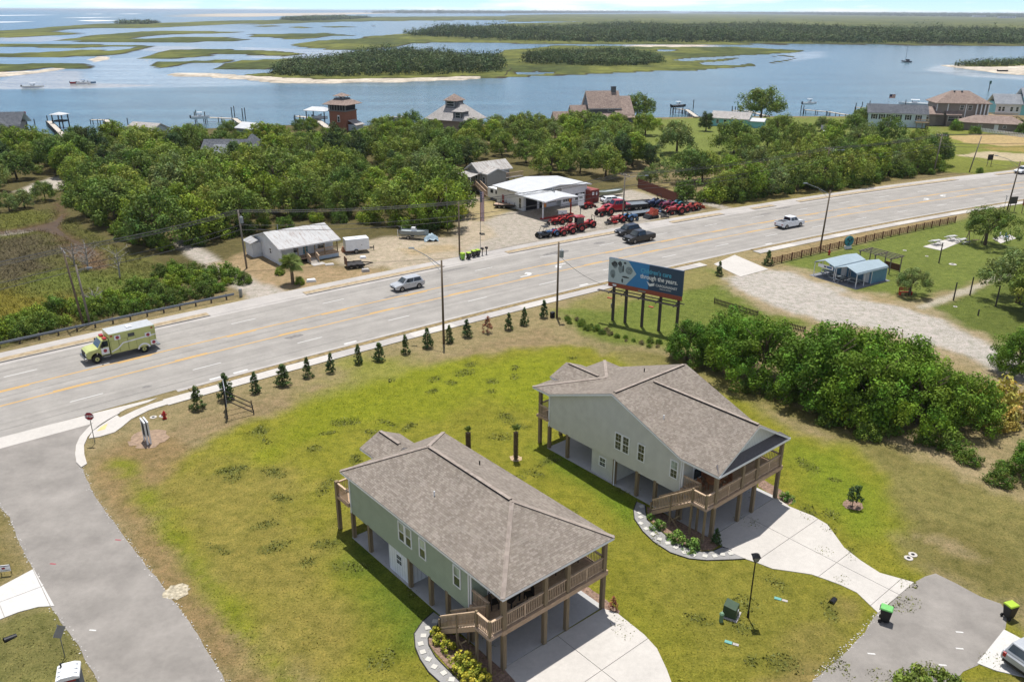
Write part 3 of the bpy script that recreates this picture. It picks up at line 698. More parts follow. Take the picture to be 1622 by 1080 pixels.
for i, s_ in enumerate((([(-422.6,597.9),(-385.3,607.8),(-364.0,616.7),(-341.4,615.5),(-345.5,625.6),(-324.3,630.4),(-307.1,624.1),(-291.0,600.6),(-280.0,572.2),(-294.5,571.2),(-310.7,581.6),(-308.6,557.2),(-318.8,538.4),(-373.7,527.0)]),
 [(-695.6,993.5),(-573.4,980.0),(-512.6,968.8),(-407.0,958.1),(-375.0,917.9),(-365.7,866.9),(-355.6,824.0),(-340.5,764.9),(-344.1,735.3),(-365.9,713.1),(-388.5,705.2),(-483.2,685.7),(-525.8,747.4),(-446.2,759.4),(-424.6,785.8),(-410.0,818.5),(-411.4,841.0),(-375.5,823.3),(-375.9,865.8),(-390.6,903.4),(-417.2,916.3),(-436.3,878.4),(-456.1,868.8),(-489.4,892.3),(-628.0,895.5)],
 [(-573.1,1107.7),(-579.0,1170.3),(-618.7,1281.6),(-626.5,1419.4),(-648.7,1548.8),(-601.7,1591.9),(-466.9,1537.7),(-466.9,1448.0),(-505.8,1405.9),(-532.1,1339.4),(-521.8,1232.3),(-500.6,1150.2),(-485.4,1165.4),(-470.0,1240.3),(-419.6,1263.1),(-343.1,1139.8),(-339.4,1072.8),(-393.4,1090.2),(-375.6,1046.7),(-395.6,1031.7),(-465.0,1022.9),(-509.7,1037.7)],
 [(-1001.0,1436.0),(-892.6,1533.5),(-920.5,1696.2),(-972.0,1850.0),(-1002.3,1992.8),(-1062.6,2262.2),(-1051.4,2353.1),(-997.4,2465.2),(-957.6,2542.0),(-991.5,2921.4),(-897.7,3204.6),(-709.5,2666.0),(-737.7,2296.1),(-739.5,2062.1),(-742.0,1830.2),(-798.1,1765.9),(-849.3,1805.1),(-832.7,1653.2),(-779.4,1495.9),(-689.2,1408.1),(-655.8,1343.1),(-671.3,1273.1),(-659.9,1180.0),(-779.6,1115.2)],
 [(-298.2,698.8),(-317.2,771.6),(-333.0,853.3),(-293.2,863.1),(-239.3,843.8),(-214.4,754.5),(-248.3,763.4),(-270.3,791.3),(-253.4,736.2),(-264.4,709.3),(-270.7,690.9)],
 [(-255.5,612.5),(-266.4,651.5),(-245.4,657.3),(-244.1,670.9),(-219.7,681.7),(-212.7,664.1),(-216.8,638.7),(-236.6,643.5),(-232.9,595.9),(-235.9,575.3)],
 [(-198.3,574.1),(-210.2,643.9),(-211.8,681.5),(-195.6,687.3),(-175.6,707.4),(-145.1,696.0),(-140.6,618.9),(-158.2,583.4),(-172.0,572.8)],
 [(-162.4,521.9),(-154.9,541.4),(-141.6,520.7),(-146.2,510.2)],
 [(-422.5,1420.5),(-352.2,1432.8),(-310.8,1480.2),(-259.2,1374.4),(-241.8,1342.7),(-274.3,1304.7),(-273.1,1215.4),(-294.0,1159.2),(-339.2,1233.9),(-366.3,1229.8)],
 [(-249.4,991.4),(-248.0,1116.8),(-221.6,1195.6),(-164.4,1272.1),(-81.4,1272.7),(5.8,1188.5),(115.7,1096.8),(109.2,1034.6),(5.2,1051.5),(-79.0,1076.3),(-116.0,1046.6),(-123.6,953.0),(-146.1,872.9),(-156.0,857.9),(-196.5,882.0),(-222.7,914.1)],
 [(-251.2,834.6),(-223.7,830.8),(-184.7,779.5),(-193.1,735.4),(-214.4,754.5),(-236.8,786.2)],
 [(-863.7,2918.6),(-909.4,3515.8),(-984.0,4414.9),(-757.3,4991.9),(28.7,6088.7),(43.8,3692.0),(-269.4,3338.0),(-466.4,3069.0),(-603.4,2701.9),(-657.7,2219.1)],
 [(-498.8,1965.5),(-490.1,2028.7),(-435.4,1909.0),(-439.6,1834.6)], [(-609.2,2054.6),(-594.0,2171.1),(-544.5,2088.0),(-554.5,1974.2)], [(-446.7,2016.1),(-410.9,2105.9),(-353.2,2016.2),(-392.6,1940.2)])):
    island("marsh_island", s_, .5, 'marsh', seed=i, pond=.35 if i < 12 else 0.)
island("marsh_island", [(-24.4,507.8),(-24.5,675.1),(-8.3,873.1),(46.5,997.2),(118.4,980.6),(171.5,969.5),(246.2,977.8),(286.7,910.8),(299.2,899.0),(278.2,848.1),(250.5,832.8),(210.9,776.8),(169.1,699.4),(143.9,673.3),(138.8,642.1),(167.2,644.2),(182.1,666.5),(177.0,638.9),(161.9,619.7),(141.7,607.9),(119.9,578.6),(99.4,579.0),(84.8,562.9),(56.0,541.2),(25.2,531.2),(-4.8,511.5)], .45, 'marsh',
       holes=[[(3.6,551.8),(15.2,564.2),(27.1,556.2),(18.6,542.7),(6.7,540.8)], [(127.0,705.0),(154.7,745.6),(208.7,787.6),(212.9,771.6),(170.9,722.5),(138.9,692.5)], [(138.3,860.5),(154.3,904.4),(168.9,898.6),(152.3,855.3)]], seed=31, pond=.5)
island("marsh_island", [(196.7,684.2),(201.8,686.3),(220.2,712.6),(237.3,742.7),(245.6,763.8),(237.5,779.2),(224.1,762.0),(233.3,784.3),(245.6,796.6),(250.2,774.9),(241.2,743.0),(224.0,708.4),(199.4,667.8)], .4, 'marsh', seed=32)
island("marsh_island", [(-68.4,7190.0),(612.0,9953.1),(3249.8,15980.8),(4229.1,10155.0),(4624.2,7342.3),(4540.7,4963.5),(1374.9,1492.4),(1092.3,1890.4),(953.1,2276.8),(758.6,2616.6),(440.7,3315.6),(-29.0,3056.3)], .5, 'marsh', wob=40, seed=33, pond=2.5)
island("marsh_island", [(-227.2,1250.8),(-181.5,1462.7),(-125.3,1879.5),(-24.9,2623.8),(483.7,3640.5),(933.4,3223.0),(1137.0,2320.8),(1133.7,1606.0),(1184.3,1283.5),(962.1,1039.9),(753.6,1062.4),(619.7,1066.1),(511.4,1067.0),(381.1,1067.3),(312.6,1069.0),(109.2,1034.6),(5.3,1082.8),(-75.4,1177.2)], .6, 'marsh', seed=34)
island("marsh_island", [(-141.8,500.7),(-156.5,564.6),(-160.3,664.2),(-126.5,785.0),(-62.8,768.4),(-8.8,676.3),(-0.4,588.0),(-4.9,519.0),(-16.4,523.4),(-41.8,506.8),(-77.0,495.1),(-110.6,484.0)], .7, 'marsh', seed=35)
island("sand_beach", [(-215.2,529.2),(-201.1,538.3),(-179.3,531.5),(-155.7,517.2),(-142.6,510.4),(-105.5,493.4),(-63.8,505.4),(-20.2,523.1),(-15.2,510.8),(-26.3,493.5),(-66.8,473.4),(-100.1,467.3),(-131.5,469.7),(-150.2,486.2),(-178.2,505.7),(-198.1,509.5)], .5, 'sand', seed=41)
island("sand_beach", [(-338.5,508.2),(-317.6,536.2),(-303.9,548.6),(-306.2,582.6),(-294.2,570.6),(-290.5,532.5),(-294.4,496.2),(-317.8,476.2)], .4, 'sand', seed=42)
island("sand_beach", [(318.7,653.3),(334.5,662.2),(346.9,640.4),(386.0,658.3),(478.4,697.9),(389.6,565.5),(327.3,555.8),(316.1,566.5),(317.7,610.2)], .6, 'sand', seed=43)
island("sand_beach", [(-333.9,675.7),(-348.5,726.6),(-328.6,723.3),(-313.1,677.5),(-307.9,640.2)], .12, 'sand', seed=44)
island("sand_beach", [(-290.8,679.3),(-278.8,671.5),(-262.8,632.1),(-264.2,624.4)], .12, 'sand', seed=45)
island("sand_beach", [(-2037.7,5530.2),(-2501.2,7599.2),(-2390.1,8555.5),(-2056.0,11430.5),(-1521.5,12363.0),(-1276.2,7090.0),(-1356.0,4848.0),(-1433.2,4348.3)], .8, 'sand', seed=46)
island("sand_beach", [(119.2,963.6),(144.9,1023.5),(228.8,1037.3),(224.7,1001.6),(154.8,947.8)], .4, 'sand', seed=47)
island("marsh_island", [(320.1,631.2),(344.5,663.0),(383.4,690.5),(410.6,701.2),(533.7,748.1),(475.6,665.0),(377.0,642.6),(339.0,625.4)], .9, 'marsh', seed=48)


# ---------------------------------------------------------------- house materials
def planar_uv(o):
    "metres along the eave and up the slope"
    me = o.data; uv = me.uv_layers.new(name='run')
    for p in me.polygons:
        n = p.normal; t_ = Vector((0, 0, 1)).cross(n)
        if t_.length < .05: t_ = Vector((1, 0, 0))
        t_.normalize(); s_ = n.cross(t_)
        for li in p.loop_indices:
            co = me.vertices[me.loops[li].vertex_index].co; uv.data[li].uv = (co.dot(t_), co.dot(s_))
    return o

def shingles(name, cols, w=.21, h=.14, dark=1.):
    t = NT(name); uv = t.new('ShaderNodeUVMap').outputs['UV']; sp = t.new('ShaderNodeSeparateXYZ'); t.link(uv, sp.inputs[0])
    def M(op, a, b=None):
        n = t.new('ShaderNodeMath', operation=op)
        for i, v in enumerate((a, b)):
            if v is None: continue
            if isinstance(v, (int, float)): n.inputs[i].default_value = v
            else: t.link(v, n.inputs[i])
        return n.outputs[0]
    row = M('DIVIDE', sp.outputs[1], h); rf = M('FLOOR', row); fr = M('FRACT', row)
    wn_ = t.new('ShaderNodeTexWhiteNoise', noise_dimensions='1D'); t.link(rf, wn_.inputs['W'])
    colx = M('ADD', M('DIVIDE', sp.outputs[0], w), M('MULTIPLY', wn_.outputs['Value'], 7.3)); cf = M('FLOOR', colx); fx = M('FRACT', colx)
    cb = t.new('ShaderNodeCombineXYZ'); t.link(cf, cb.inputs[0]); t.link(rf, cb.inputs[1])
    w2 = t.new('ShaderNodeTexWhiteNoise', noise_dimensions='2D'); t.link(cb.outputs[0], w2.inputs['Vector'])
    n = len(cols); c = t.ramp(w2.outputs['Value'], [(i / n, cols[i]) for i in range(n)])
    c.node.color_ramp.interpolation = 'CONSTANT'
    c = t.mixc(1., c, t.ramp(t.noise(.5, 4, .6, t.obj()), [(.3, g3(.88)), (.7, g3(1.1))]), 'MULTIPLY')
    c = t.mixc(1., c, t.ramp(t.noise(60, 2, .7, t.obj()), [(.3, g3(.85)), (.7, g3(1.15))]), 'MULTIPLY')
    t.link(c, t.b.inputs['Base Color']); t.b.inputs['Roughness'].default_value = .92; t.b.inputs['Specular IOR Level'].default_value = .15
    hgt = M('SUBTRACT', M('ADD', M('MULTIPLY', w2.outputs['Value'], .5), 0.), M('MULTIPLY', fr, 1.))
    edge = M('LESS_THAN', fx, .07)
    t.bump(M('SUBTRACT', hgt, M('MULTIPLY', edge, .6)), .9, .03); return t.m

def siding(name, col, pitch=.13, vertical=False):
    t = NT(name); sp = t.new('ShaderNodeSeparateXYZ'); t.link(t.obj(), sp.inputs[0])
    d = t.new('ShaderNodeMath', operation='DIVIDE'); d.inputs[1].default_value = pitch
    if vertical:
        ad = t.new('ShaderNodeMath', operation='ADD'); t.link(sp.outputs[0], ad.inputs[0]); t.link(sp.outputs[1], ad.inputs[1]); t.link(ad.outputs[0], d.inputs[0])
    else: t.link(sp.outputs[2], d.inputs[0])
    f = t.new('ShaderNodeMath', operation='FRACT'); t.link(d.outputs[0], f.inputs[0])
    n = t.noise(1.3, 4, .6, t.obj())
    c = t.mixc(1., col, t.ramp(n, [(.3, g3(.92)), (.7, g3(1.06))]), 'MULTIPLY')
    c = t.mixc(1., c, t.ramp(f.outputs[0], [(.0, g3(.58)), (.16, g3(1.0)), (.85, g3(1.02)), (1., g3(.86))]), 'MULTIPLY')
    t.link(c, t.b.inputs['Base Color']); t.b.inputs['Roughness'].default_value = .55; t.b.inputs['Specular IOR Level'].default_value = .3
    iv = t.new('ShaderNodeMath', operation='SUBTRACT'); iv.inputs[0].default_value = 1.; t.link(f.outputs[0], iv.inputs[1])
    t.bump(iv.outputs[0], .8, .015); return t.m

M_SHINGLE = shingles("brown_shingles", [A(168, 158, 146), A(158, 147, 135), A(164, 153, 142), A(149, 138, 127), A(173, 162, 151), A(155, 144, 133)])
M_CAP = shingles("cap_shingles", [A(188, 174, 162), A(178, 164, 153), A(192, 178, 167)], .3, .3)
M_VENT = mat("ridge_vent", A(46, 42, 40), .9)
M_PENT = mat("pent_roof_shade", A(120, 116, 118), .9, var=.15, scale=8)  # overhang shade put into the colour, darker than the main shingles
M_TRIM = mat("white_trim", (.74, .75, .76), .4, var=.04)
M_GREEN = siding("green_siding", (.31, .365, .275))
M_GREY = siding("grey_siding", (.56, .56, .505))
M_PANEL = siding("white_panel", (.72, .73, .74), .30, True)
M_BATTEN = siding("pale_board", (.62, .645, .63), .22, True)
M_TAN = siding("tan_board", (.52, .47, .42), .20, True)
M_POST = mat("treated_post", A(162, 142, 112), .85, var=.3, scale=1.2, bump=.4, bscale=14, stretch=(4, 4, .5))
M_DECK = mat("deck_wood", A(214, 182, 150), .85, var=.28, scale=2.5, bump=.5, bscale=12, stretch=(1, 6, 6))
M_RAIL = mat("rail_wood", A(232, 202, 170), .85, var=.25, scale=3)
M_STAIR = mat("stair_wood", A(206, 180, 156), .85, var=.2, scale=3)
M_SOFFIT = mat("soffit", (.60, .62, .63), .6, var=.04)
def glass(name, col=(.03, .04, .045), rough=.06):
    t = NT(name); n = t.noise(.8, 2, .5, t.obj())
    t.link(t.ramp(n, [(.35, tuple(c * .6 for c in col)), (.65, tuple(c * 1.5 for c in col))]), t.b.inputs['Base Color'])
    t.b.inputs['Roughness'].default_value = rough; t.b.inputs['Specular IOR Level'].default_value = .6; t.b.inputs['Coat Weight'].default_value = .4
    return t.m
M_GLASS = glass("dark_glass"); M_BLIND = glass("pane_with_blind", (.30, .36, .33), .12)
M_SLAB = asphalt("carport_slab", A(214, 212, 210), False, .05)

def roof_part(name, verts, faces, m, parent, th=.03, dz=0.):
    n = len(verts); v = [(x, y, z + dz) for x, y, z in verts]
    edges = {}
    for f in faces:
        for a, b in zip(f, f[1:] + f[:1]): edges[(a, b)] = 1
    mb = MB(); mb.add(v + [(x, y, z - th) for x, y, z in v],
           [tuple(f) for f in faces] + [tuple(i + n for i in f[::-1]) for f in faces] + [(b, a, a + n, b + n) for (a, b) in edges if (b, a) not in edges])
    return planar_uv(mb.build(name, m, parent))

def hip(u0, u1, v0, v1, ze, zr, front=True, back=True):
    w = (u1 - u0) / 2; c = (u0 + u1) / 2
    a, b = (v0 + w if front else v0), (v1 - w if back else v1)
    V = [(u0, v0, ze), (u1, v0, ze), (u1, v1, ze), (u0, v1, ze), (c, a, zr), (c, b, zr)]
    F = [[0, 4, 5, 3], [1, 2, 5, 4]]
    if front: F.append([0, 1, 4])
    if back: F.append([2, 3, 5])
    return V, F

def double_window(house, u, v, z0, z1, w, face='left', mat_up=None, mat_lo=None, grid=True, name="window"):
    "a sash window standing proud of a wall whose outside looks towards -u (left) or -v (front)"
    m = MB(); t_ = .045; zm = (z0 + z1) / 2
    def bx(mb, a0, a1, d0, d1, zz0, zz1):
        if face == 'left': mb.box(u - d1, u - d0, v + a0, v + a1, zz0, zz1)
        else: mb.box(u + a0, u + a1, v - d1, v - d0, zz0, zz1)
    h = w / 2
    bx(m, -h - .03, -h + .07, 0, t_, z0, z1); bx(m, h - .07, h + .03, 0, t_, z0, z1)
    bx(m, -h + .07, h - .07, 0, t_, z0, z0 + .07); bx(m, -h + .07, h - .07, 0, t_, z1 - .07, z1); bx(m, -h + .07, h - .07, 0, t_ - .004, zm - .03, zm + .03)
    win = m.build(name, M_TRIM, house)
    for k, (a, b, mm) in enumerate(((z0 + .07, zm - .03, mat_lo or M_GLASS), (zm + .03, z1 - .07, mat_up or M_GLASS))):
        g = MB(); bx(g, -h + .07, h - .07, .0, .018, a, b); g.build("pane", mm, win)
        if grid:
            g = MB(); bx(g, -.006, .006, .018, .024, a, b); bx(g, -h + .07, -.006, .018, .024, (a + b) / 2 - .006, (a + b) / 2 + .006); bx(g, .006, h - .07, .018, .024, (a + b) / 2 - .006, (a + b) / 2 + .006)
            g.build("muntin", M_TRIM, win)
    return win

BAL = MB().box(-.02, .02, -.02, .02, 0, .80).mesh("baluster", M_RAIL)
def railing(house, a, b, z, posts=(), drop=0., name="railing"):
    "top and bottom rail with single balusters; drop lowers the far end for stairs"
    a, b = Vector(a), Vector(b); L = (b - a).length; d = (b - a) / L
    m = MB()
    A3, B3 = Vector((a.x, a.y, z)), Vector((b.x, b.y, z - drop))
    up = Vector((0, 0, 1))
    m.beam(A3 + up * 1.02, B3 + up * 1.02, .14, .04); m.beam(A3 + up * .96, B3 + up * .96, .04, .10)
    r = m.build(name, M_RAIL, house)
    m = MB(); m.beam(A3 + up * .12, B3 + up * .12, .04, .09); m.build("bottom_rail", M_RAIL, r)
    n = int(L / .135)
    for i in range(1, n):
        p = A3.lerp(B3, i / n); inst("baluster", BAL, r, (p.x, p.y, p.z + .12))
    return r

def stilt_house(name, label, origin, th, green, group):
    H = thing(name, label, 'house', origin, R(th), group)
    sid = M_GREEN if green else M_GREY
    vb = 17.05 if green else 17.5                      # back wall
    # --- ground level
    sl = MB().box(-.12, 8.45, 0, vb + .1, -.1, .06).build("slab", M_SLAB, H)
    post = MB().box(-.13, .13, -.13, .13, 0, 2.30).mesh("post", M_POST)
    tall = MB().box(-.13, .13, -.13, .13, 0, 5.34).mesh("post", M_POST)
    for u in (0, 3.22, 5.08, 8.31): inst("post", tall if True else post, H, (u, 0, .02))
    for v in (vb, vb - 2.3, 9.7, 7.3, 5.45, 2.95):
        for u in (.03, 8.28): inst("post", post, H, (u, v, .02))
    for v in (vb, 9.7, 5.45):
        inst("post", post, H, (4.2, v, .02))
    bp = MB().box(-.13, .13, -.13, .13, 0, 4.08).mesh("post", M_POST) if green else tall
    inst("post", bp, H, (-.2 if green else .05, 18.75, .02)); inst("post", bp, H, (8.3, 18.75, .02))
    inst("post", post, H, (2.6, 18.75, .02)); inst("post", post, H, (5.8, 18.75, .02))
    # storage room between the posts
    room = MB().box(.06, 3.6, 9.83, 12.35, .05, 2.26).build("storage_room", M_PANEL if green else M_GREY, H)
    double_window(room, .06, 11.05 if green else 11.1, 1.0, 1.85, .75)
    MB().box(3.62, 8.2, 9.86, 10.0, .05, 2.26).build("partition", M_PANEL if green else M_TAN, H)
    MB().box(.2, .32, 7.5, 9.6, .05, 2.26).build("partition", M_PANEL if green else M_TAN, H) if False else None
    # --- main floor
    MB().box(-.08, 8.42, 2.9, vb, 2.24, 5.34).build("wall", sid, H)
    for u in (-.10, 8.44):
        for v in (2.86, vb - .08): MB().box(u - .03, u + .03, v, v + .12, 2.22, 5.33).build("corner_trim", M_TRIM, H)
    ds = MB().tube([(-.17, 3.05, 5.3), (-.17, 3.05, 2.2)], .045, 6); ds.build("downspout", M_TRIM, H)
    if not green:
        MB().tube([(-.14, 9.62, 2.3), (-.14, 9.62, .35), (-.3, 9.45, .12)], .05, 6).build("drain_pipe", M_TRIM, H)
    for (v, up) in ((10.35, None), (9.55, None), (7.95, None), (4.25, 1)):
        vv = v - (.95 if not green else 0) + (0.05 if v == 4.25 else 0)
        if not green and v == 4.25: vv = 3.75
        double_window(H, -.08, vv, 3.35, 4.85, .72, mat_up=M_BLIND if (green or up) else M_GLASS, grid=not green)
    # front wall openings on the deck
    double_window(H, 2.0, 2.9, 3.0, 5.0, 1.7, 'front', grid=False, name="sliding_door")
    double_window(H, 5.6, 2.9, 3.5, 4.9, 1.2, 'front', grid=False)
    # --- front deck
    MB().box(-.2, 8.5, -.05, 2.9, 2.86, 2.95).build("deck", M_DECK, H)
    rim = MB(); rim.box(-.24, 8.54, -.19, -.05, 2.62, 2.95); rim.box(-.24, -.2, -.05, 2.9, 2.62, 2.95); rim.box(8.5, 8.54, -.05, 2.9, 2.62, 2.95)
    for v in (.6, 1.2, 1.8, 2.4): rim.box(-.2, 8.5, v, v + .05, 2.64, 2.86)
    rim.build("deck_rim", M_DECK, H)
    for a, b in (((.13, -.02), (3.09, -.02)), ((3.35, -.02), (4.95, -.02)), ((5.21, -.02), (8.18, -.02)), ((8.31, .13), (8.31, 2.86)), ((-.02, 1.3), (-.02, 2.86))):
        railing(H, (*a, 0), (*b, 0), 2.95)
    for u in (1.6, 6.7): inst("rail_post", MB().box(-.05, .05, -.05, .05, 0, 1.05).mesh("rail_post", M_RAIL), H, (u, -.02, 2.95))
    # landing and stairs down along the left side
    MB().box(-1.16, -.24, -.15, 1.25, 2.74, 2.93).build("landing", M_STAIR, H)
    for u, v, zt in ((-1.05, -.04, 4.05), (-1.05, 1.17, 4.05), (-.2, 1.2, 4.05)):
        inst("post", MB().box(-.07, .07, -.07, .07, 0, zt).mesh("post", M_POST), H, (u, v, .02))
    railing(H, (-1.0, -.04, 0), (-.14, -.04, 0), 2.95); railing(H, (-1.05, .04, 0), (-1.05, 1.1, 0), 2.95)
    st = MB(); st.beam((-1.12, 1.25, 2.72), (-1.12, 4.85, .12), .05, .28); st.beam((-.28, 1.25, 2.72), (-.28, 4.85, .12), .05, .28)
    st.build("stringer", M_DECK, H)
    tread = MB().box(-.42, .42, -.14, .14, -.04, 0).mesh("tread", M_STAIR)
    for i in range(13):
        f = (i + .6) / 13.4; inst("tread", tread, H, (-.70, 1.25 + 3.6 * f, 2.86 - 2.72 * f))
    railing(H, (-1.10, 1.25, 0), (-1.10, 4.75, 0), 2.93, drop=2.55, name="stair_railing")
    railing(H, (-.30, 1.25, 0), (-.30, 4.75, 0), 2.93, drop=2.55, name="stair_railing")
    for v, z in ((4.85, 1.1), (3.0, 2.65)):
        for u in (-1.10, -.30): inst("newel", MB().box(-.06, .06, -.06, .06, 0, z).mesh("newel", M_POST), H, (u, v, .02))
    br = MB(); br.beam((-1.08, 2.2, .1), (-1.08, 3.2, 1.0), .05, .09); br.beam((-1.04, 3.2, .1), (-1.04, 2.2, 1.2), .05, .09); br.build("brace", M_POST, H)
    # --- back deck
    MB().box(-.3, 8.5, vb, 18.9, 2.72, 2.95).build("deck", M_DECK, H)
    for a, b in (((-.18, vb + .1), (-.18, 18.6)), ((-.1, 18.78), (2.5, 18.78)), ((2.7, 18.78), (5.7, 18.78)), ((5.9, 18.78), (8.2, 18.78)), ((8.3, vb + .1), (8.3, 18.6))):
        railing(H, (*a, 0), (*b, 0), 2.95)
    # --- roof
    E, U0, U1, C_ = 5.45, -.36, 8.76, 4.2
    def fascia(V, F): roof_part("fascia", V, F, M_TRIM, H, .17, -.032)
    if green:
        V, F = hip(U0, U1, -.36, 17.76, E, 7.75); roof = roof_part("roof", V, F, M_SHINGLE, H); fascia(V, F)
        Vp, Fp = hip(2.45, 6.0, 16.4, 19.75, 5.46, 6.32, False, False); pr = roof_part("porch_roof", Vp, Fp, M_SHINGLE, H); roof_part("fascia", Vp, Fp, M_TRIM, H, .15, -.032)
        MB().side([(2.6, 5.30), (5.85, 5.30), (4.22, 6.1)], 19.5, 19.56).build("gable_wall", M_GREEN, H)
        ridges = [((C_, 4.35, 7.76), (C_, 13.05, 7.76)), ((4.22, 17.0, 6.33), (4.22, 19.6, 6.33))]
        hips = [((U0, -.36, E), (C_, 4.2, 7.75)), ((U1, -.36, E), (C_, 4.2, 7.75)), ((U0, 17.76, E), (C_, 13.2, 7.75)), ((U1, 17.76, E), (C_, 13.2, 7.75))]
    else:
        Vf = [(U0, -.36, E), (U1, -.36, E), (U1, 2.93, E), (U0, 2.93, E), (C_, -.36, 8.0), (C_, 9.75, 8.0)]
        Ff = [[0, 4, 5, 3], [1, 2, 5, 4]]
        roof = roof_part("roof", Vf, Ff, M_SHINGLE, H); fascia(Vf, Ff)
        Vc = [(U0 - .02, 2.95, E), (U0 - .02, 17.4, E), (U0 - .02, 10.1, 8.15), (U1 + .02, 2.95, E), (U1 + .02, 17.4, E), (U1 + .02, 10.1, 8.15)]
        Fc = [[0, 3, 5, 2], [1, 2, 5, 4]]
        roof_part("cross_gable_roof", Vc, Fc, M_SHINGLE, H); fascia(Vc, Fc)
        Vb = [(U0 + .02, 17.38, E + .01), (U1 - .02, 17.38, E + .01), (U1 - .02, 19.4, E + .01), (U0 + .02, 19.4, E + .01), (C_, 14.4, 6.55), (C_, 14.9, 6.55)]
        Fb = [[0, 4, 5, 3], [1, 2, 5, 4], [2, 3, 5]]
        roof_part("back_roof", Vb, Fb, M_SHINGLE, H); fascia(Vb, Fb)
        Vp, Fp = hip(1.9, 5.9, 14.4, 19.6, 5.7, 6.52, False, False); roof_part("porch_roof", Vp, Fp, M_SHINGLE, H); roof_part("fascia", Vp, Fp, M_TRIM, H, .15, -.032)
        gw = MB()
        gw.add([(-.081, 2.95, 5.3), (-.081, 17.3, 5.3), (-.081, 10.1, 7.98)], [(0, 2, 1)]); gw.add([(8.421, 2.95, 5.3), (8.421, 17.3, 5.3), (8.421, 10.1, 7.98)], [(0, 1, 2)])
        gw.build("gable_wall", M_GREY, H)
        MB().side([(.0, 5.5), (8.4, 5.5), (4.2, 7.86)], .30, .36).build("pediment", M_BATTEN, H)
        roof_part("pent_roof", [(U0 + .05, -.34, 5.47), (U1 - .05, -.34, 5.47), (8.2, .32, 5.88), (.2, .32, 5.88)], [[0, 1, 2, 3]], M_PENT, H, .05)
        MB().box(U0 + .02, U1 - .02, -.40, -.36, 5.26, 5.44).build("fascia", M_TRIM, H)
        MB().box(U0 + .1, U1 - .1, -.3, 2.9, 5.33, 5.35).build("porch_ceiling", M_SOFFIT, H)
        ridges = [((C_, -.2, 8.01), (C_, 9.7, 8.01)), ((U0 + .3, 10.1, 8.16), (U1 - .3, 10.1, 8.16)), ((3.9, 15.6, 6.53), (3.9, 19.2, 6.53))]
        hips = [((U0, 19.4, E), (C_, 14.9, 6.56)), ((U1, 19.4, E), (C_, 14.9, 6.56))]
    for a, b in ridges:
        m = MB(); m.beam(a, b, .27, .07); m.build("ridge_vent", M_VENT, roof)  # vent near-black so its edge paints the shadow line beside the cap
        a2, b2 = Vector(a) + Vector((0, 0, .03)), Vector(b) + Vector((0, 0, .03))
        m = MB(); m.beam(a2, b2, .25, .05); planar_uv(m.build("ridge_cap", M_CAP, roof))
    for a, b in hips:
        m = MB(); m.beam(a, b, .28, .05); planar_uv(m.build("hip_cap", M_CAP, roof))
    for (u, v) in (((1.9, 9.3), (6.7, 10.6)) if green else ((1.6, 6.4), (6.4, 12.6))):
        z = E + (min(u - U0, U1 - u)) * (2.3 / 4.56 if green else .56) 
        if not green: z = max(z, E + (min(v - 2.95, 17.4 - v)) * .3736)
        m = MB(); m.cyl((u, v, z - .1), (u, v, z + .32), .05, n=8); m.build("vent_pipe", M_TRIM if u < 4 else M_VENT, roof)
    # gutters along the eaves
    return H

H1 = stilt_house("stilt_house", "green-sided raised house on timber posts with a hipped brown shingle roof", (-0.41,38.10), 40.6, True, "raised houses with front decks")
H2 = stilt_house("stilt_house", "grey-sided raised house with a cross-gabled brown roof and white front pediment", (14.71,51.28), 40.6, False, "raised houses with front decks")

def house_pt(h, u, v, z=0):
    return h.matrix_basis @ Vector((u, v, z))

# deck furniture
M_DARKWOOD = mat("dark_furniture", A(52, 44, 40), .5); M_TEAK = mat("teak", A(176, 120, 84), .5, var=.2)
def chair(name, label, loc, rz, m, group):
    c = thing(name, label, 'chair', loc, rz, group)
    MB().box(-.25, .25, -.25, .25, .42, .47).build("seat", m, c)
    MB().box(-.25, .25, .21, .25, .47, 1.0).build("backrest", m, c)
    for x in (-.22, .22):
        for y in (-.22, .22): MB().box(x - .025, x + .025, y - .025, y + .025, 0, .42).build("leg", m, c)
    return c
def deck_table(label, loc, rz, m, oval):
    t_ = thing("deck_table", label, 'table', loc, rz)
    pts = [(.95 * math.cos(a), .6 * math.sin(a)) for a in np.linspace(0, 6.283, 24)[:-1]] if oval else [(-.8, -.45), (.8, -.45), (.8, .45), (-.8, .45)]
    MB().prism(pts, .72, .76).build("tabletop", m, t_)
    for x in (-.5, .5):
        for y in (-.28, .28): MB().box(x - .04, x + .04, y - .04, y + .04, 0, .72).build("leg", m, t_)
for H, m, oval, lab, cl, grp in ((H2, M_TEAK, True, "oval brown wooden table on the grey house's deck", "brown wooden chair around the grey house's deck table", "chairs on the grey house's deck"),
                            (H1, M_DARKWOOD, False, "dark rectangular table on the green house's deck", "dark chair on the green house's shaded deck", "chairs on the green house's deck")):
    p = house_pt(H, 1.75, 1.35, 2.95); deck_table(lab, p, R(40.6 + 20), m, oval)
    for k in range(4):
        a = k * math.pi / 2 + .4; q_ = p + Vector((math.cos(a) * 1.15, math.sin(a) * .95, 0)); chair("deck_chair", cl, q_, a - math.pi / 2, m, grp)
for u in (5.6, 6.6, 7.5):
    p = house_pt(H1, u, 1.9, 2.95); chair("deck_chair", "dark chair on the green house's shaded deck", p, R(40.6) + u, M_DARKWOOD, "chairs on the green house's deck")

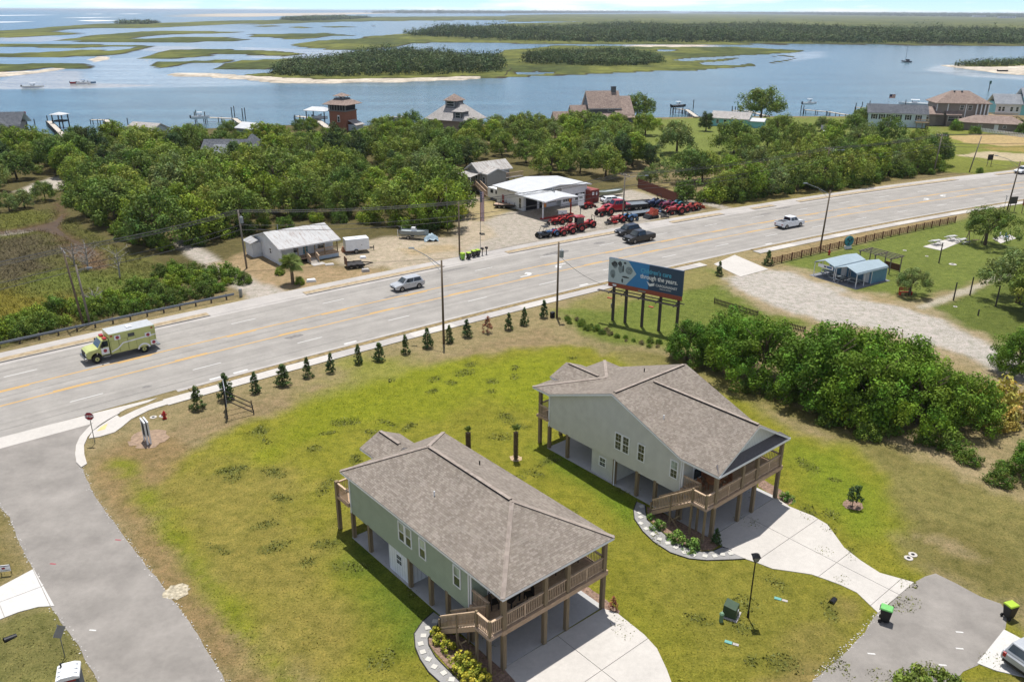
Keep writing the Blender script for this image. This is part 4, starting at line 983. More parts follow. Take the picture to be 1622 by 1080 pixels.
# ---------------------------------------------------------------- drives, path, beds
def clip(poly, n, d):
    "keep the side where n.p <= d"
    out = []
    for a, b in zip(poly, poly[1:] + poly[:1]):
        da, db = n[0] * a[0] + n[1] * a[1] - d, n[0] * b[0] + n[1] * b[1] - d
        if da <= 0: out.append(a)
        if (da < 0 < db) or (db < 0 < da):
            t_ = da / (da - db); out.append((a[0] + (b[0] - a[0]) * t_, a[1] + (b[1] - a[1]) * t_))
    return out
def slabs(name, poly, z, org, th, us, vs, m, gap=.02, thick=.1):
    "a poured drive cut into slabs by control joints"
    root = thing(name, None, None); S(root)
    u = (math.cos(R(th)), math.sin(R(th))); v = (-u[1], u[0])
    ou = org[0] * u[0] + org[1] * u[1]; ov = org[0] * v[0] + org[1] * v[1]
    for u0, u1 in zip(us, us[1:]):
        for v0, v1 in zip(vs, vs[1:]):
            p = clip(poly, u, ou + u1 - gap); p = clip(p, (-u[0], -u[1]), -(ou + u0 + gap)) if p else p
            p = clip(p, v, ov + v1 - gap) if p else p; p = clip(p, (-v[0], -v[1]), -(ov + v0 + gap)) if p else p
            if len(p) > 2: sheet("slab", p, z, m, root, thick)
    sheet("joint_bed", poly, z - .035, M_KERB, root)
    return root
o1, o2 = (-0.41,38.10), (14.71,51.28)
slabs("driveway", [(-0.4,38.1),(6.0,43.4),(6.9,42.9),(8.3,41.0),(8.9,39.8),(9.2,38.1),(9.3,37.1),(9.3,35.2),(8.9,32.7),(2.9,30.3),(1.8,34.8)], .05, o1, 40.6, (-3, 4.3, 14), (-14, -7.6, -3.85, .25), M_CONC)
slabs("driveway", [(14.7,51.2),(21.1,56.7),(21.8,55.4),(23.2,54.1),(23.9,53.0),(24.0,51.7),(24.1,50.1),(24.7,48.6),(25.5,47.2),(27.4,46.2),(23.7,43.1),(23.1,45.1),(22.3,45.9),(21.6,46.4),(20.7,47.0),(19.5,47.3),(18.2,47.6),(17.4,48.2),(16.6,48.7),(15.8,49.4)], .05, o2, 40.6, (-3, 4.3, 14), (-30, -15.2, -11.4, -7.6, -3.85, .25), M_CONC)
slabs("driveway", [(31.0,41.6),(31.4,41.1),(32.5,39.5),(32.0,36.3),(30.3,37.1),(30.0,37.6),(28.6,38.1),(27.8,38.7)], .05, o2, 40.6, (-30, 30), (-60, 30), M_CONC_NEW)
slabs("driveway", [(-34.2,45.3),(-33.0,47.2),(-29.6,43.4),(-30.6,43.3),(-31.6,42.8),(-32.4,42.1),(-34.5,40.4),(-35.8,38.3),(-37.6,41.0),(-36.2,43.0)], .05, (-32.59,44.62), 40, (-20, -1.2, 1.3, 20), (-20, -.2, 20), M_CONC_NEW)
slabs("driveway_apron", [(30.9,122.2),(35.4,127.4),(38.5,119.6),(33.3,115.7)], .05, o2, 33, (-80, 80), (-80, 80), M_CONC)

M_GRAVELP = asphalt("grey_gravel", A(176, 174, 172), False, .12); M_MULCH = mat("bark_mulch", A(158, 130, 112), .95, var=.5, scale=6, bump=.9, bscale=20)
M_EDGE = mat("black_edging", A(50, 48, 48), .7)
stone = MB().box(-.17, .17, -.17, .17, 0, .04).mesh("stepping_stone", asphalt("pale_stone", A(232, 228, 218), False, .06))
def path(outer, inner, stones, bed, seed):
    pt = thing("garden_path", None, None); S(pt)
    sheet("gravel", outer + inner[::-1], .03, M_GRAVELP, pt, .04)
    e = MB(); 
    for line_ in (outer, inner): e.tube([(x, y, .045) for x, y in line_], .035, 5)
    e.build("edging", M_EDGE, pt)
    r = random.Random(seed)
    for x, y in stones: inst("stepping_stone", stone, pt, (x, y, .03), r.uniform(-.5, .9))
    S(sheet("planting_bed", jag(bed, .04, .4, seed), .025, M_MULCH))
path([(-5.0,43.0),(-5.6,42.1),(-6.0,41.0),(-5.8,39.8),(-5.4,38.8),(-4.8,37.8),(-3.9,36.8),(-3.0,35.6)], [(-4.0,42.1),(-4.6,41.8),(-4.9,41.2),(-5.1,40.6),(-5.0,40.0),(-4.5,39.0),(-3.7,38.0),(-2.7,36.8),(-1.7,35.6)],
     [(-4.8,42.1),(-5.2,41.5),(-5.4,40.8),(-5.5,40.1),(-5.3,39.4),(-4.9,38.8),(-4.5,38.2),(-3.9,37.7),(-3.4,37.2),(-2.8,36.6)],
     [(-4.3,41.2),(-4.8,41.1),(-5.1,40.5),(-4.9,40.0),(-4.3,39.0),(-3.5,38.0),(-2.5,36.8),(-1.2,35.6),(1.5,35.6),(-0.3,37.9),(-1.9,39.6),(-3.1,40.8)], 3)
path([(9.9,56.0),(9.5,54.8),(9.4,53.6),(9.8,52.0),(10.4,50.7),(11.4,49.4),(12.6,48.7),(13.8,48.5),(15.6,48.6),(16.6,48.7)], [(10.5,55.5),(10.4,54.5),(10.4,53.4),(11.0,52.3),(11.8,50.9),(12.8,50.0),(13.7,49.5),(14.5,49.6),(15.3,50.1),(15.9,49.7)],
     [(10.2,55.3),(9.9,54.4),(9.9,53.8),(9.8,53.0),(10.1,52.3),(10.5,51.6),(10.9,51.0),(11.4,50.5),(11.9,50.0),(12.4,49.4),(13.0,49.1),(13.8,49.0),(14.5,49.0),(15.1,49.2),(15.7,49.3)],
     [(10.6,55.3),(10.5,54.5),(10.6,53.4),(11.1,52.4),(11.9,51.1),(12.8,50.1),(13.7,49.7),(14.5,49.7),(15.2,50.4),(14.7,51.2),(13.5,52.5),(12.1,54.0)], 5)
S(sheet("planting_bed", jag([(4.6,45.8),(5.3,45.5),(7.1,43.2),(6.9,42.8),(6.6,42.7),(6.0,43.4),(4.5,45.2)], .05, .4, 8), .024, M_MULCH))
S(sheet("planting_bed", jag([(20.8,59.6),(22.0,57.6),(22.5,56.5),(22.1,55.8),(21.6,55.6),(21.2,56.7),(20.1,58.4)], .05, .4, 9), .024, M_MULCH))
def ring(name, c, r, m, seed, z=.03):
    S(sheet(name, jag([(c[0] + r * math.cos(a), c[1] + r * math.sin(a)) for a in np.linspace(0, 6.283, 22)[:-1]], .16 * r, .3, seed), z, m))
ring("mulch_ring", (26.87,55.66), .75, M_MULCH, 11); ring("mulch_ring", (-32.64,65.93), 1.7, mat("old_mulch", A(176, 150, 126), .95, var=.3, scale=3, bump=.8, bscale=14), 12); ring("mulch_ring", (0.37,62.73), .55, mat("pale_mulch", A(214, 186, 150), .95, var=.3), 13)
ring("rubble_patch", (-22.23,44.89), .8, mat("white_rubble", A(204, 192, 166), .95, var=.5, scale=4, bump=1, bscale=10), 14)

# ---------------------------------------------------------------- vegetation
def quads_mesh(name, V, tint, m, tri=False):
    "V: (n, 4 or 3, 3) faces, tint: (n, 3)"
    n, k = V.shape[:2]
    me = bpy.data.meshes.new(name)
    me.vertices.add(n * k); me.vertices.foreach_set('co', V.astype(np.float32).ravel())
    me.loops.add(n * k); me.loops.foreach_set('vertex_index', np.arange(n * k, dtype=np.int32))
    me.polygons.add(n); me.polygons.foreach_set('loop_start', np.arange(0, n * k, k, dtype=np.int32)); me.update()
    a = me.color_attributes.new('tint', 'FLOAT_COLOR', 'POINT')
    c = np.concatenate([np.repeat(tint, k, 0), np.ones((n * k, 1))], 1)
    a.data.foreach_set('color', c.astype(np.float32).ravel())
    me.materials.append(m); return me

def leafmat(name, a, b, trans=.16, rough=.55):
    "leaf: two greens picked per tree, tinted leaf by leaf, a little light coming through"
    a = tuple(min(.8, q * 1.65) for q in a); b = tuple(min(.8, q * 1.65) for q in b)
    t = NT(name); oi = t.new('ShaderNodeObjectInfo')
    c = t.mixc(oi.outputs['Random'], a, b)
    c = t.mixc(1., c, t.attr('tint').outputs['Color'], 'MULTIPLY')
    t.link(c, t.b.inputs['Base Color']); t.b.inputs['Roughness'].default_value = .7; t.b.inputs['Specular IOR Level'].default_value = .12
    tr = t.new('ShaderNodeBsdfTranslucent'); t.link(t.mixc(1., c, (1.25, 1.2, .5), 'MULTIPLY'), tr.inputs['Color'])
    mx = t.new('ShaderNodeMixShader'); mx.inputs[0].default_value = trans
    t.link(t.b.outputs[0], mx.inputs[1]); t.link(tr.outputs[0], mx.inputs[2])
    t.link(mx.outputs[0], t.n['Material Output'].inputs['Surface']); return t.m

def unit(v): return v / (np.linalg.norm(v, axis=-1, keepdims=True) + 1e-9)

def leaves(r, C, rc, n_each, leaf, up=.15, jit=.8, flat=1.):
    "leaf cards round clump centres C with radii rc"
    n = len(C) * n_each
    c = np.repeat(C, n_each, 0); R_ = np.repeat(rc, n_each)
    d = unit(r.normal(size=(n, 3))); d[:, 2] *= flat
    p = c + d * (R_ * r.uniform(.35, 1.05, n) ** .6)[:, None]
    nm = unit(d + jit * r.normal(size=(n, 3)) * .5 + np.array((0, 0, up)))
    t1 = unit(np.cross(nm, r.normal(size=(n, 3)))); t2 = np.cross(nm, t1)
    s = leaf * r.uniform(.55, 1.35, n)[:, None]
    V = np.stack([p - t1 * s, p + t2 * s * .5, p + t1 * s, p - t2 * s * .5], 1)
    ct = np.repeat(r.uniform(.62, 1.34, (len(C), 1)) * (1 + .10 * r.normal(size=(len(C), 3)) * np.array((1, .3, 1))), n_each, 0)
    tint = ct * r.uniform(.72, 1.30, (n, 1))
    return V, np.clip(tint, .3, 2.0)

def dome_clumps(r, n, rx, h0, h1, hollow=.45, lobes=5, squash=1.):
    "clump centres in an uneven crown between heights h0 and h1"
    L = unit(r.normal(size=(lobes, 3)) * np.array((1, 1, .5))); amp = r.uniform(.15, .45, lobes)
    out = []
    while len(out) < n:
        d = unit(r.normal(size=3)); d[2] = abs(d[2]) * 1.0 - .28
        d = unit(d)
        k = .78 + sum(a * max(0, d @ l) ** 3 for a, l in zip(amp, L))
        t_ = r.uniform(hollow, 1.) ** .6
        q_ = d * k * t_
        out.append((q_[0] * rx, q_[1] * rx * squash, h0 + (h1 - h0) * (q_[2] + .28) / 1.28))
    return np.array(out)

M_BARK = mat("bark", A(120, 104, 86), .95, var=.4, scale=2, bump=.8, bscale=12, stretch=(3, 3, .6))
def trunk_mesh(r, h, rad, spread, limbs=5, lean=.3):
    m = MB(); bx_, by_ = r.normal(0, lean, 2)
    top = (bx_, by_, h * .62)
    m.tube([(0, 0, -.15), (bx_ * .2, by_ * .2, h * .2), (bx_ * .6, by_ * .6, h * .42), top], [rad * 1.25, rad, rad * .75, rad * .45], 7)
    for k in range(limbs):
        a = 6.283 * k / limbs + r.uniform(-.4, .4); z0 = h * r.uniform(.22, .5); s_ = spread * r.uniform(.5, .85)
        x0, y0 = bx_ * z0 / h, by_ * z0 / h
        m.tube([(x0, y0, z0), (x0 + math.cos(a) * s_ * .45, y0 + math.sin(a) * s_ * .45, z0 + h * .16), (x0 + math.cos(a) * s_, y0 + math.sin(a) * s_, z0 + h * .32)], [rad * .5, rad * .34, rad * .12], 5)
    return m

def tree_kind(seed, h, rx, n_cl, n_leaf, leaf, m, low=.22, rcl=(.16, .26), squash=1., rad=.22, hollow=.45, limbs=5, up=.15):
    r = np.random.default_rng(seed)
    C = dome_clumps(r, n_cl, rx * .86, h * low, h * .93, hollow, squash=squash)
    V, T = leaves(r, C, rx * r.uniform(*rcl, n_cl), n_leaf, leaf, up=up)
    V[..., 2] = np.maximum(V[..., 2], .02)
    return quads_mesh("crown", V, T, m), trunk_mesh(r, h, rad, rx * .7, limbs).mesh("trunk", M_BARK, True)

LEAF_OAK = leafmat("oak_leaf", A(128, 142, 62), A(92, 114, 54))
LEAF_LIME = leafmat("fresh_leaf", A(128, 146, 52), A(112, 134, 48))
LEAF_DARK = leafmat("evergreen_leaf", A(70, 92, 54), A(84, 98, 54), .12)
LEAF_NEAR = leafmat("broad_leaf", A(108, 136, 44), A(80, 114, 40), .14)
LEAF_SHRUB = leafmat("shrub_leaf", A(104, 128, 50), A(88, 108, 48))
LEAF_GREY = leafmat("willow_leaf", A(120, 134, 78), A(108, 124, 70))
LEAF_YEL = leafmat("yellow_leaf", A(176, 160, 84), A(164, 152, 78))

OAKS = [tree_kind(100 + k, 8.8, 5.0, 105, 66, .22, LEAF_OAK, rcl=(.15, .25)) for k in range(5)]
LIMES = [tree_kind(120 + k, 8.4, 4.4, 95, 66, .22, LEAF_LIME, rcl=(.16, .25)) for k in range(3)]
DARKS = [tree_kind(140 + k, 9.8, 3.3, 90, 62, .20, LEAF_DARK, low=.12, rcl=(.18, .28), hollow=.3) for k in range(3)]
GREYS = [tree_kind(160 + k, 7.4, 4.6, 95, 62, .20, LEAF_GREY, rcl=(.14, .22)) for k in range(2)]
BUSH = [tree_kind(180 + k, 2.6, 1.9, 50, 56, .12, LEAF_SHRUB, low=.02, rcl=(.2, .32), hollow=.3, rad=.05, limbs=4) for k in range(4)]
BUSHL = [tree_kind(190 + k, 2.4, 1.8, 50, 56, .12, LEAF_LIME, low=.02, rcl=(.2, .32), hollow=.3, rad=.05, limbs=4) for k in range(2)]
NEAR_T = [tree_kind(200 + k, 7.4, 4.2, 200, 92, .125, LEAF_NEAR, low=.08, rcl=(.12, .20), rad=.2, hollow=.35, limbs=7, up=.2) for k in range(3)]
DEADB = [tree_kind(198, 2.4, 1.6, 36, 40, .11, leafmat('dry_weed', A(140, 126, 90), A(120, 112, 80), .05), low=.02, rcl=(.2, .3), hollow=.3, rad=.05, limbs=4)]
PARK_T = [tree_kind(220 + k, 6.4, 3.9, 150, 76, .115, LEAF_GREY if k else LEAF_OAK, low=.3, rcl=(.11, .18), rad=.22, limbs=6) for k in range(2)]
YOUNG = [tree_kind(230, 2.2, .62, 40, 30, .075, LEAF_DARK, low=.3, rcl=(.2, .3), rad=.03, limbs=5), tree_kind(231, 3.4, 1.55, 80, 40, .11, LEAF_OAK, low=.3, rcl=(.14, .22), rad=.07, limbs=5)]

TREE_N = {}
def tree(kind, xy, label, sc=1., cat='tree', name='tree', group=None, wide=1., z=0, rz=None):
    crown_me, trunk_me = kind
    t_ = bpy.data.objects.new(name, None); t_.location = (xy[0], xy[1], z); t_.rotation_euler = (0, 0, random.uniform(0, 6.28) if rz is None else rz)
    t_.scale = (sc * wide, sc * wide, sc); tag(link(t_), label, cat, group)
    inst("trunk", trunk_me, t_); inst("crown", crown_me, t_)
    return t_

def scatter(poly, dmin, n_try, seed, avoid=()):
    r = np.random.default_rng(seed); p = np.array(poly); lo, hi = p.min(0), p.max(0)
    X = r.uniform(lo[0], hi[0], n_try); Y = r.uniform(lo[1], hi[1], n_try)
    ok = sdf(poly, X, Y) > 0
    for (cx, cy, rr) in avoid: ok &= (X - cx) ** 2 + (Y - cy) ** 2 > rr * rr
    pts, cell = [], {}
    for x, y in zip(X[ok], Y[ok]):
        ci, cj = int(x // dmin), int(y // dmin)
        if all((x - a) ** 2 + (y - b) ** 2 > dmin * dmin for i in (-1, 0, 1) for j in (-1, 0, 1) for a, b in cell.get((ci + i, cj + j), ())):
            pts.append((float(x), float(y))); cell.setdefault((ci, cj), []).append((x, y))
    return pts

# the wood between the road and the water
WOOD = [(-130.6,157.5),(-106.7,171.0),(-107.9,181.7),(-111.8,197.0),(-101.9,190.8),(-86.6,165.3),(-71.7,142.7),(-62.9,133.0),(-55.5,128.1),(-57.4,138.5),(-51.8,133.6),(-46.1,140.5),(-39.3,148.0),(-29.2,149.1),(-22.8,151.8),(-18.8,141.8),(-12.4,142.0),(-12.2,157.2),(-11.8,178.4),(-11.4,203.0),(-8.6,217.8),(1.3,220.1),(5.7,200.0),(13.4,189.0),(25.9,190.9),(31.1,209.4),(35.1,249.3),(38.2,272.9),(18.2,279.9),(3.5,270.2),(-18.9,273.9),(-34.6,268.9),(-66.9,269.3),(-93.8,259.8),(-115.2,251.0),(-127.0,237.0),(-145.1,237.6),(-178.3,220.1)]
gap = [(*(-69.21,210.43), 13), (*(-108.22,248.62), 8), (*(-76.45,249.63), 7), (*(-148.88,247.33), 9), (*(-52.78,263.94), 9), (*(-19.43,275.45), 16), (*(28.90,293.48), 15), (*(-103.33,182.56), 9), (*(-106.81,178.27), 5), (*(36.95,209.58), 6), (*(-3.40,184.22), 12), (*(-120.78,216.69), 5), (*(3.82,178.77), 8), (*(9.30,178.90), 9)]
wood_pts = scatter(WOOD, 6.7, 6000, 5, gap)
WOOD_LABEL = {0: ("broad olive-green live oak growing in the wood beyond the road", 'oaks in the wood beyond the road'),
              1: ("bright yellow-green tree growing in the wood beyond the road", 'bright green trees in the wood beyond the road'),
              2: ("narrow dark cedar standing among the oaks beyond the road", 'dark cedars in the wood beyond the road'),
              3: ("grey-green willowy tree growing in the wood beyond the road", 'grey-green trees in the wood beyond the road')}
for i, (x, y) in enumerate(wood_pts):
    r_ = random.random(); k = 0 if r_ < .52 else 1 if r_ < .74 else 2 if r_ < .87 else 3
    kinds = (OAKS, LIMES, DARKS, GREYS)[k]; lab, grp = WOOD_LABEL[k]
    back = min(1, max(0, (y - 150) / 90))
    sc = random.uniform(.82, 1.3) * (1 - .2 * back) * (.62 if y > 232 and x < -40 else 1.)
    tree(random.choice(kinds), (x, y), lab, sc, name=('live_oak', 'tree', 'cedar_tree', 'willow_tree')[k], group=grp, wide=random.uniform(.9, 1.1))
# low growth along its edge
EDGE = [(-97.7,176.4),(-83.6,158.5),(-70.4,139.1),(-62.2,130.3),(-54.7,125.6),(-56.2,135.2),(-50.5,130.5),(-44.9,137.4),(-38.4,144.2),(-28.6,145.8),(-22.4,148.3),(-18.7,139.2),(-12.2,139.3),(-11.6,154.6),(-11.2,178.4),(-12.1,181.2),(-12.6,144.7),(-18.2,144.6),(-30.1,154.2),(-40.2,151.4),(-47.1,143.1),(-52.7,136.9),(-58.2,141.6),(-57.4,131.1),(-65.1,137.1),(-78.6,153.2),(-98.4,183.4)]
for x, y in scatter(EDGE, 3.2, 900, 6, gap): tree(random.choice(BUSH + BUSHL), (x, y), "leafy shrub at the foot of the wood beyond the road", random.uniform(.8, 1.4), 'shrub', 'shrub', 'shrubs along the edge of the wood')

# named trees on the far side, right of the yard
for (x, y), kind, sc, lab in (
    ((43.95,302.93), OAKS[1], 1.2, "round dense oak beside the brown waterfront house with the chimney"),
    ((88.73,304.61), OAKS[2], 1.5, "tall spreading oak standing alone on the waterfront lawn"),
    ((41.17,262.82), LIMES[0], 1.0, "light green tree with a forked trunk on the lawn behind the brown house"),
    ((44.72,228.62), GREYS[0], 1.3, "rounded grey-green tree with a broad double crown on the back lawn"),
    ((62.38,273.69), DARKS[0], .8, "slim dark ragged tree beside the teal waterfront cottage"),
    ((60.34,229.07), OAKS[3], 1.2, "dark oak with a bare lower trunk on the back lawn"),
    ((119.85,293.35), OAKS[0], .68, "small wind-leaned tree beside the pale blue house"),
    ((24.61,220.76), LIMES[1], 1.0, "bright green tree behind the tractor yard"),
    ((33.73,204.15), DARKS[1], .8, "dark cedar at the corner of the brown wooden fence"),
    ((30.46,182.87), GREYS[1], .7, "grey-green tree rising behind the brown wooden fence")):
    tree(kind, (x, y), lab, sc)
hedge = [(44.0,169.3),(49.1,171.3),(54.9,174.6),(61.6,178.7),(68.0,182.3),(75.6,186.8),(84.6,193.9),(91.2,198.0),(98.3,202.4),(107.5,211.5),(43.4,189.8),(50.3,194.6),(59.5,203.1),(67.8,210.4),(77.8,216.3),(86.2,220.5),(94.9,224.8),(102.2,222.9),(112.6,233.9),(81.6,260.0),(86.0,249.6),(96.6,255.1),(100.0,275.0),(106.3,263.6),(72.1,238.3),(78.8,232.9),(88.5,235.4),(98.5,240.3),(109.6,247.9),(60.2,219.7),(39.6,186.7),(92.3,211.1),(98.8,211.2),(80.9,201.9),(71.5,196.7),(62.1,190.2),(54.4,185.6)]
for k, (x, y) in enumerate(hedge):
    kk = (OAKS, LIMES, GREYS, OAKS, OAKS)[k % 5]; nm = ('live_oak', 'tree', 'willow_tree', 'live_oak', 'live_oak')[k % 5]
    tree(random.choice(kk), (x, y), ("dense olive-green oak in the thicket along the road's water side", "bright green tree in the thicket along the road's water side", "grey-green tree in the thicket along the road's water side")[(0, 1, 2, 0, 0)[k % 5]],
         random.uniform(.72, 1.0), name=nm, group=("oaks", "bright trees", "grey-green trees")[(0, 1, 2, 0, 0)[k % 5]] + " of the roadside thicket")
for x, y in scatter([(41.9,165.7),(66.4,177.5),(89.1,192.4),(104.2,202.5),(107.9,211.5),(90.2,202.2),(70.3,188.9),(45.2,174.4)], 3.0, 700, 8):
    tree(random.choice(BUSH), (x, y), "leafy shrub at the front of the roadside thicket", random.uniform(1., 1.6), 'shrub', 'shrub', 'shrubs fronting the roadside thicket')
tree(BUSH[0], (35.53,167.92), "large clipped round bush beside the brown wooden fence", 2.1, 'bush', 'bush'); tree(BUSHL[0], (41.51,168.05), "upright pale green bush beside the sandy track", 1.95, 'bush', 'bush')
for (x, y), sc, lab in (((145.98,279.62), 1.5, "wide dark bush in front of the big brown waterfront house"), ((148.00,270.65), 1.1, "round dark bush beside the brown low-roofed house"), ((163.86,271.18), 1.7, "tall bush at the end of the white picket fence"), ((133.96,261.70), .7, "small dark shrub on the far lawn beside the power pole"), ((112.98,201.06), .6, "clipped shrub beside the dark roadside board"), ((146.87,296.05), .6, "small bush by the porch of the big brown house"), ((154.57,289.55), .9, "rounded bush beside the brown house's garage"), ((161.67,277.08), .7, "small round bush behind the white picket fence"), ((103.71,279.71), 1.2, "dark bush beside the small grey-roofed shed"), ((115.47,265.27), 1.4, "broad bush in front of the pale blue waterfront house")):
    tree(BUSH[1], (x, y), lab, sc, 'bush', 'bush')

# roadside scrub by the marsh and guard rail
RAILSCRUB = [(-60.0,82.9),(-59.1,88.4),(-56.3,91.5),(-52.7,94.7),(-48.6,98.8),(-44.2,103.0),(-37.5,109.8),(-37.5,111.9),(-44.7,116.6),(-53.0,116.5),(-52.8,105.5),(-56.9,103.4),(-59.8,98.0),(-62.6,94.6),(-65.3,91.3)]
for x, y in scatter(RAILSCRUB, 2.0, 900, 9): tree(random.choice(BUSH + BUSHL), (x, y), "thick green shrub behind the roadside guard rail", random.uniform(.55, 1.05), 'shrub', 'shrub', 'shrubs behind the guard rail')
for (x, y), k, sc, lab in (((-94.46,158.23), GREYS[0], .55, "small grey-green tree on the point beside the tidal creek"), ((-95.96,155.48), GREYS[1], .5, "low spreading tree at the creek's far bank"), ((-94.16,165.11), OAKS[0], .5, "small olive tree by the pale track near the creek")): tree(k, (x, y), lab, sc)

for x, y in scatter([(5.8,97.5),(7.0,96.1),(10.5,92.3),(14.5,88.7),(17.3,88.0),(17.6,89.4),(14.1,90.7),(10.7,94.4),(7.1,98.4)], .85, 900, 21): tree(random.choice(BUSH + DEADB), (x, y), "low scrubby weed bush in the strip in front of the billboard lawn", random.uniform(.14, .32), 'shrub', 'shrub', 'weed bushes in front of the billboard lawn')
# big leafy trees along the back of the lots
for (x, y), k, sc, lab in (((19.46,84.69), 0, .75, "small feathery tree at the billboard end of the row behind the grey house"), ((23.49,83.33), 1, 1.02, "second tree from the billboard end of the row behind the grey house"),
    ((26.20,79.35), 2, 1.12, "full green tree in the row behind the grey house, next to a bare gap"), ((30.43,73.68), 0, 1.24, "tallest bright green tree in the row behind the grey house"),
    ((33.77,70.45), 1, 1.2, "broad dense tree in the middle of the row behind the grey house"), ((38.13,69.71), 2, 1.04, "wide drooping tree near the sandy clearing end of the row"), ((41.95,69.49), 0, .85, "last tree of the row, beside the sandy clearing"),
    ((54.53,81.63), 1, .8, "round tree on the gravel lot's far edge"), ((43.99,60.39), 2, .62, "leafy tree overhanging the hedge end by the dry field"), ((33.95,75.74), 2, 1.2, "shaded tree at the rear of the row behind the grey house"), ((38.08,73.76), 0, 1.2, "rear tree of the row facing the gravel lot")):
    tree(NEAR_T[k], (x, y), lab, sc)
for x, y in scatter([(23.6,75.8),(27.2,72.9),(31.2,67.1),(36.4,64.6),(39.2,59.3),(41.2,57.2),(42.6,59.6),(39.3,66.0),(33.9,69.7),(28.5,75.1),(24.9,78.1)], 2.2, 400, 10): tree(random.choice(BUSH), (x, y), "low shrub in the hedge under the row of trees", random.uniform(.5, .8), 'shrub', 'shrub', 'shrubs under the row of trees')
YB = tree_kind(260, 2.4, 2.6, 70, 36, .16, LEAF_YEL, low=.05, rcl=(.14, .24), rad=.06)
tree(YB, (47.74,71.79), "yellow-orange flowering bush beside the gravel lot", 1.35, 'bush', 'bush'); tree(YB, (45.16,70.04), "yellow-green bush at the edge of the sandy clearing", 1.0, 'bush', 'bush')
tree(PARK_T[0], (78.87,134.31), "spreading shade tree by the picnic tables", 1.12); tree(PARK_T[1], (54.36,107.59), "small tree shading the red bench", .72)
tree(PARK_T[1], (67.55,104.62), "large tree beside the gravel path and wooden posts", 1.35); tree(PARK_T[0], (67.02,99.69), "tree behind the wooden posts at the park's edge", 1.2)
tree(YOUNG[1], (22.06,34.87), "leafy young tree beside the cul-de-sac", 1.0); tree(YOUNG[1], (24.06,35.42), "second leafy young tree at the cul-de-sac edge", .8)
tree(YOUNG[0], (26.72,55.39), "young staked tree in a mulch ring", 1.0)

# row of young leyland cypress along the pavement
def conifer(seed, h, rx, n, leaf, m):
    r = np.random.default_rng(seed); C = []
    for i in range(n):
        f = r.uniform(0, 1) ** 1.25; a = r.uniform(0, 6.283); rr = rx * (1 - f) ** .75 * r.uniform(.45, 1.15); C.append((math.cos(a) * rr, math.sin(a) * rr, h * (.08 + .9 * f)))
    C = np.array(C); V, T = leaves(r, C, rx * .26 * r.uniform(.6, 1.3, n), 22, leaf, up=.5)
    V[..., 2] = np.maximum(V[..., 2], .03)
    return quads_mesh("crown", V, T, m), MB().tube([(0, 0, -.1), (0, 0, h * .6), (0, 0, h * .9)], [.05, .035, .01], 6).mesh("trunk", M_BARK)
CYP = [conifer(300 + k, 2.3, .62, 70, .085, LEAF_DARK) for k in range(4)]
DEADC = conifer(310, 2.1, .7, 34, .085, leafmat("dead_needles", A(150, 96, 70), A(140, 92, 70), .05))
row = [(-30.4,71.9),(-28.3,74.1),(-25.9,75.7),(-23.6,77.5),(-21.5,79.5),(-19.3,80.8),(-16.8,83.2),(-14.7,84.1),(-12.0,86.1),(-9.7,87.9),(-7.3,89.5),(-5.3,91.3),(-2.9,92.7),(-0.4,93.8),(1.5,95.4),(4.0,98.1)]
for k, (x, y) in enumerate(row):
    if k == 12: tree(DEADC, (x, y), "reddish-brown dead cypress in the row along the pavement", 1., 'tree', 'cypress_tree'); continue
    tree(CYP[k % 4], (x, y), "young dark green cypress in the row along the pavement", (1.08, 1.25, 1.0, 1.05, 1.0, .98, 1.0, .95, 1.0, 1.05, .95, 1., 1., .95, 1., 1.05)[k], 'tree', 'cypress_tree', 'young cypresses along the pavement', wide=(1.05, 1.1, .9, 1.35, .85, .9, .8, 1.3, .85, 1.05, .9, 1.05, 1, 1, .9, .9)[k])
tree(CYP[1], (30.32,116.22), "young cypress beside the concrete apron of the gravel lot", .95, 'tree', 'cypress_tree'); tree(CYP[2], (39.06,121.86), "stunted grey cypress at the end of the brown rail fence", 1.0, 'tree', 'cypress_tree', wide=1.2)

# planting by the houses
GOLD = tree_kind(320, .8, .5, 26, 26, .07, leafmat("golden_leaf", A(170, 170, 66), A(150, 158, 60)), low=.05, rcl=(.2, .32), rad=.02, hollow=.2)
GLOSS = tree_kind(321, .85, .55, 26, 26, .075, leafmat("glossy_leaf", A(112, 138, 66), A(100, 130, 62)), low=.05, rcl=(.2, .32), rad=.02, hollow=.2)
for (x, y), sc in zip([(-4.6,41.0),(-4.4,40.2),(-3.7,39.6),(-2.9,38.1),(-2.5,37.6),(-2.0,37.1),(-1.5,36.8),(-2.2,36.7)], (.9, 1., 1.1, 1.6, 1.5, 1.4, 1.3, 1.3)): tree(GOLD, (x, y), "golden-leaved shrub in the bed by the green house's stairs", sc, 'shrub', 'shrub', "golden shrubs by the green house's stairs")
for (x, y), sc, lab in (((11.06,52.46), 1., "small glossy shrub nearest the grey house's stair foot"), ((12.20,50.72), 1.3, "fuller glossy shrub in the middle of the grey house's bed"), ((13.07,49.96), 1.2, "glossy shrub next to the path stones by the grey house"), ((21.77,56.34), 1.0, "small dark shrub in the bed at the grey house's right post"), ((10.62,53.62), .6, "small reddish plant in the grey house's bed")): tree(GLOSS, (x, y), lab, sc, 'shrub', 'shrub')
tree(CYP[3], (14.91,50.43), "small upright evergreen at the corner of the grey house's driveway", .62, 'shrub', 'shrub')
tree(DEADC, (6.63,43.33), "small brownish upright shrub at the green house's right post", .5, 'shrub', 'shrub')

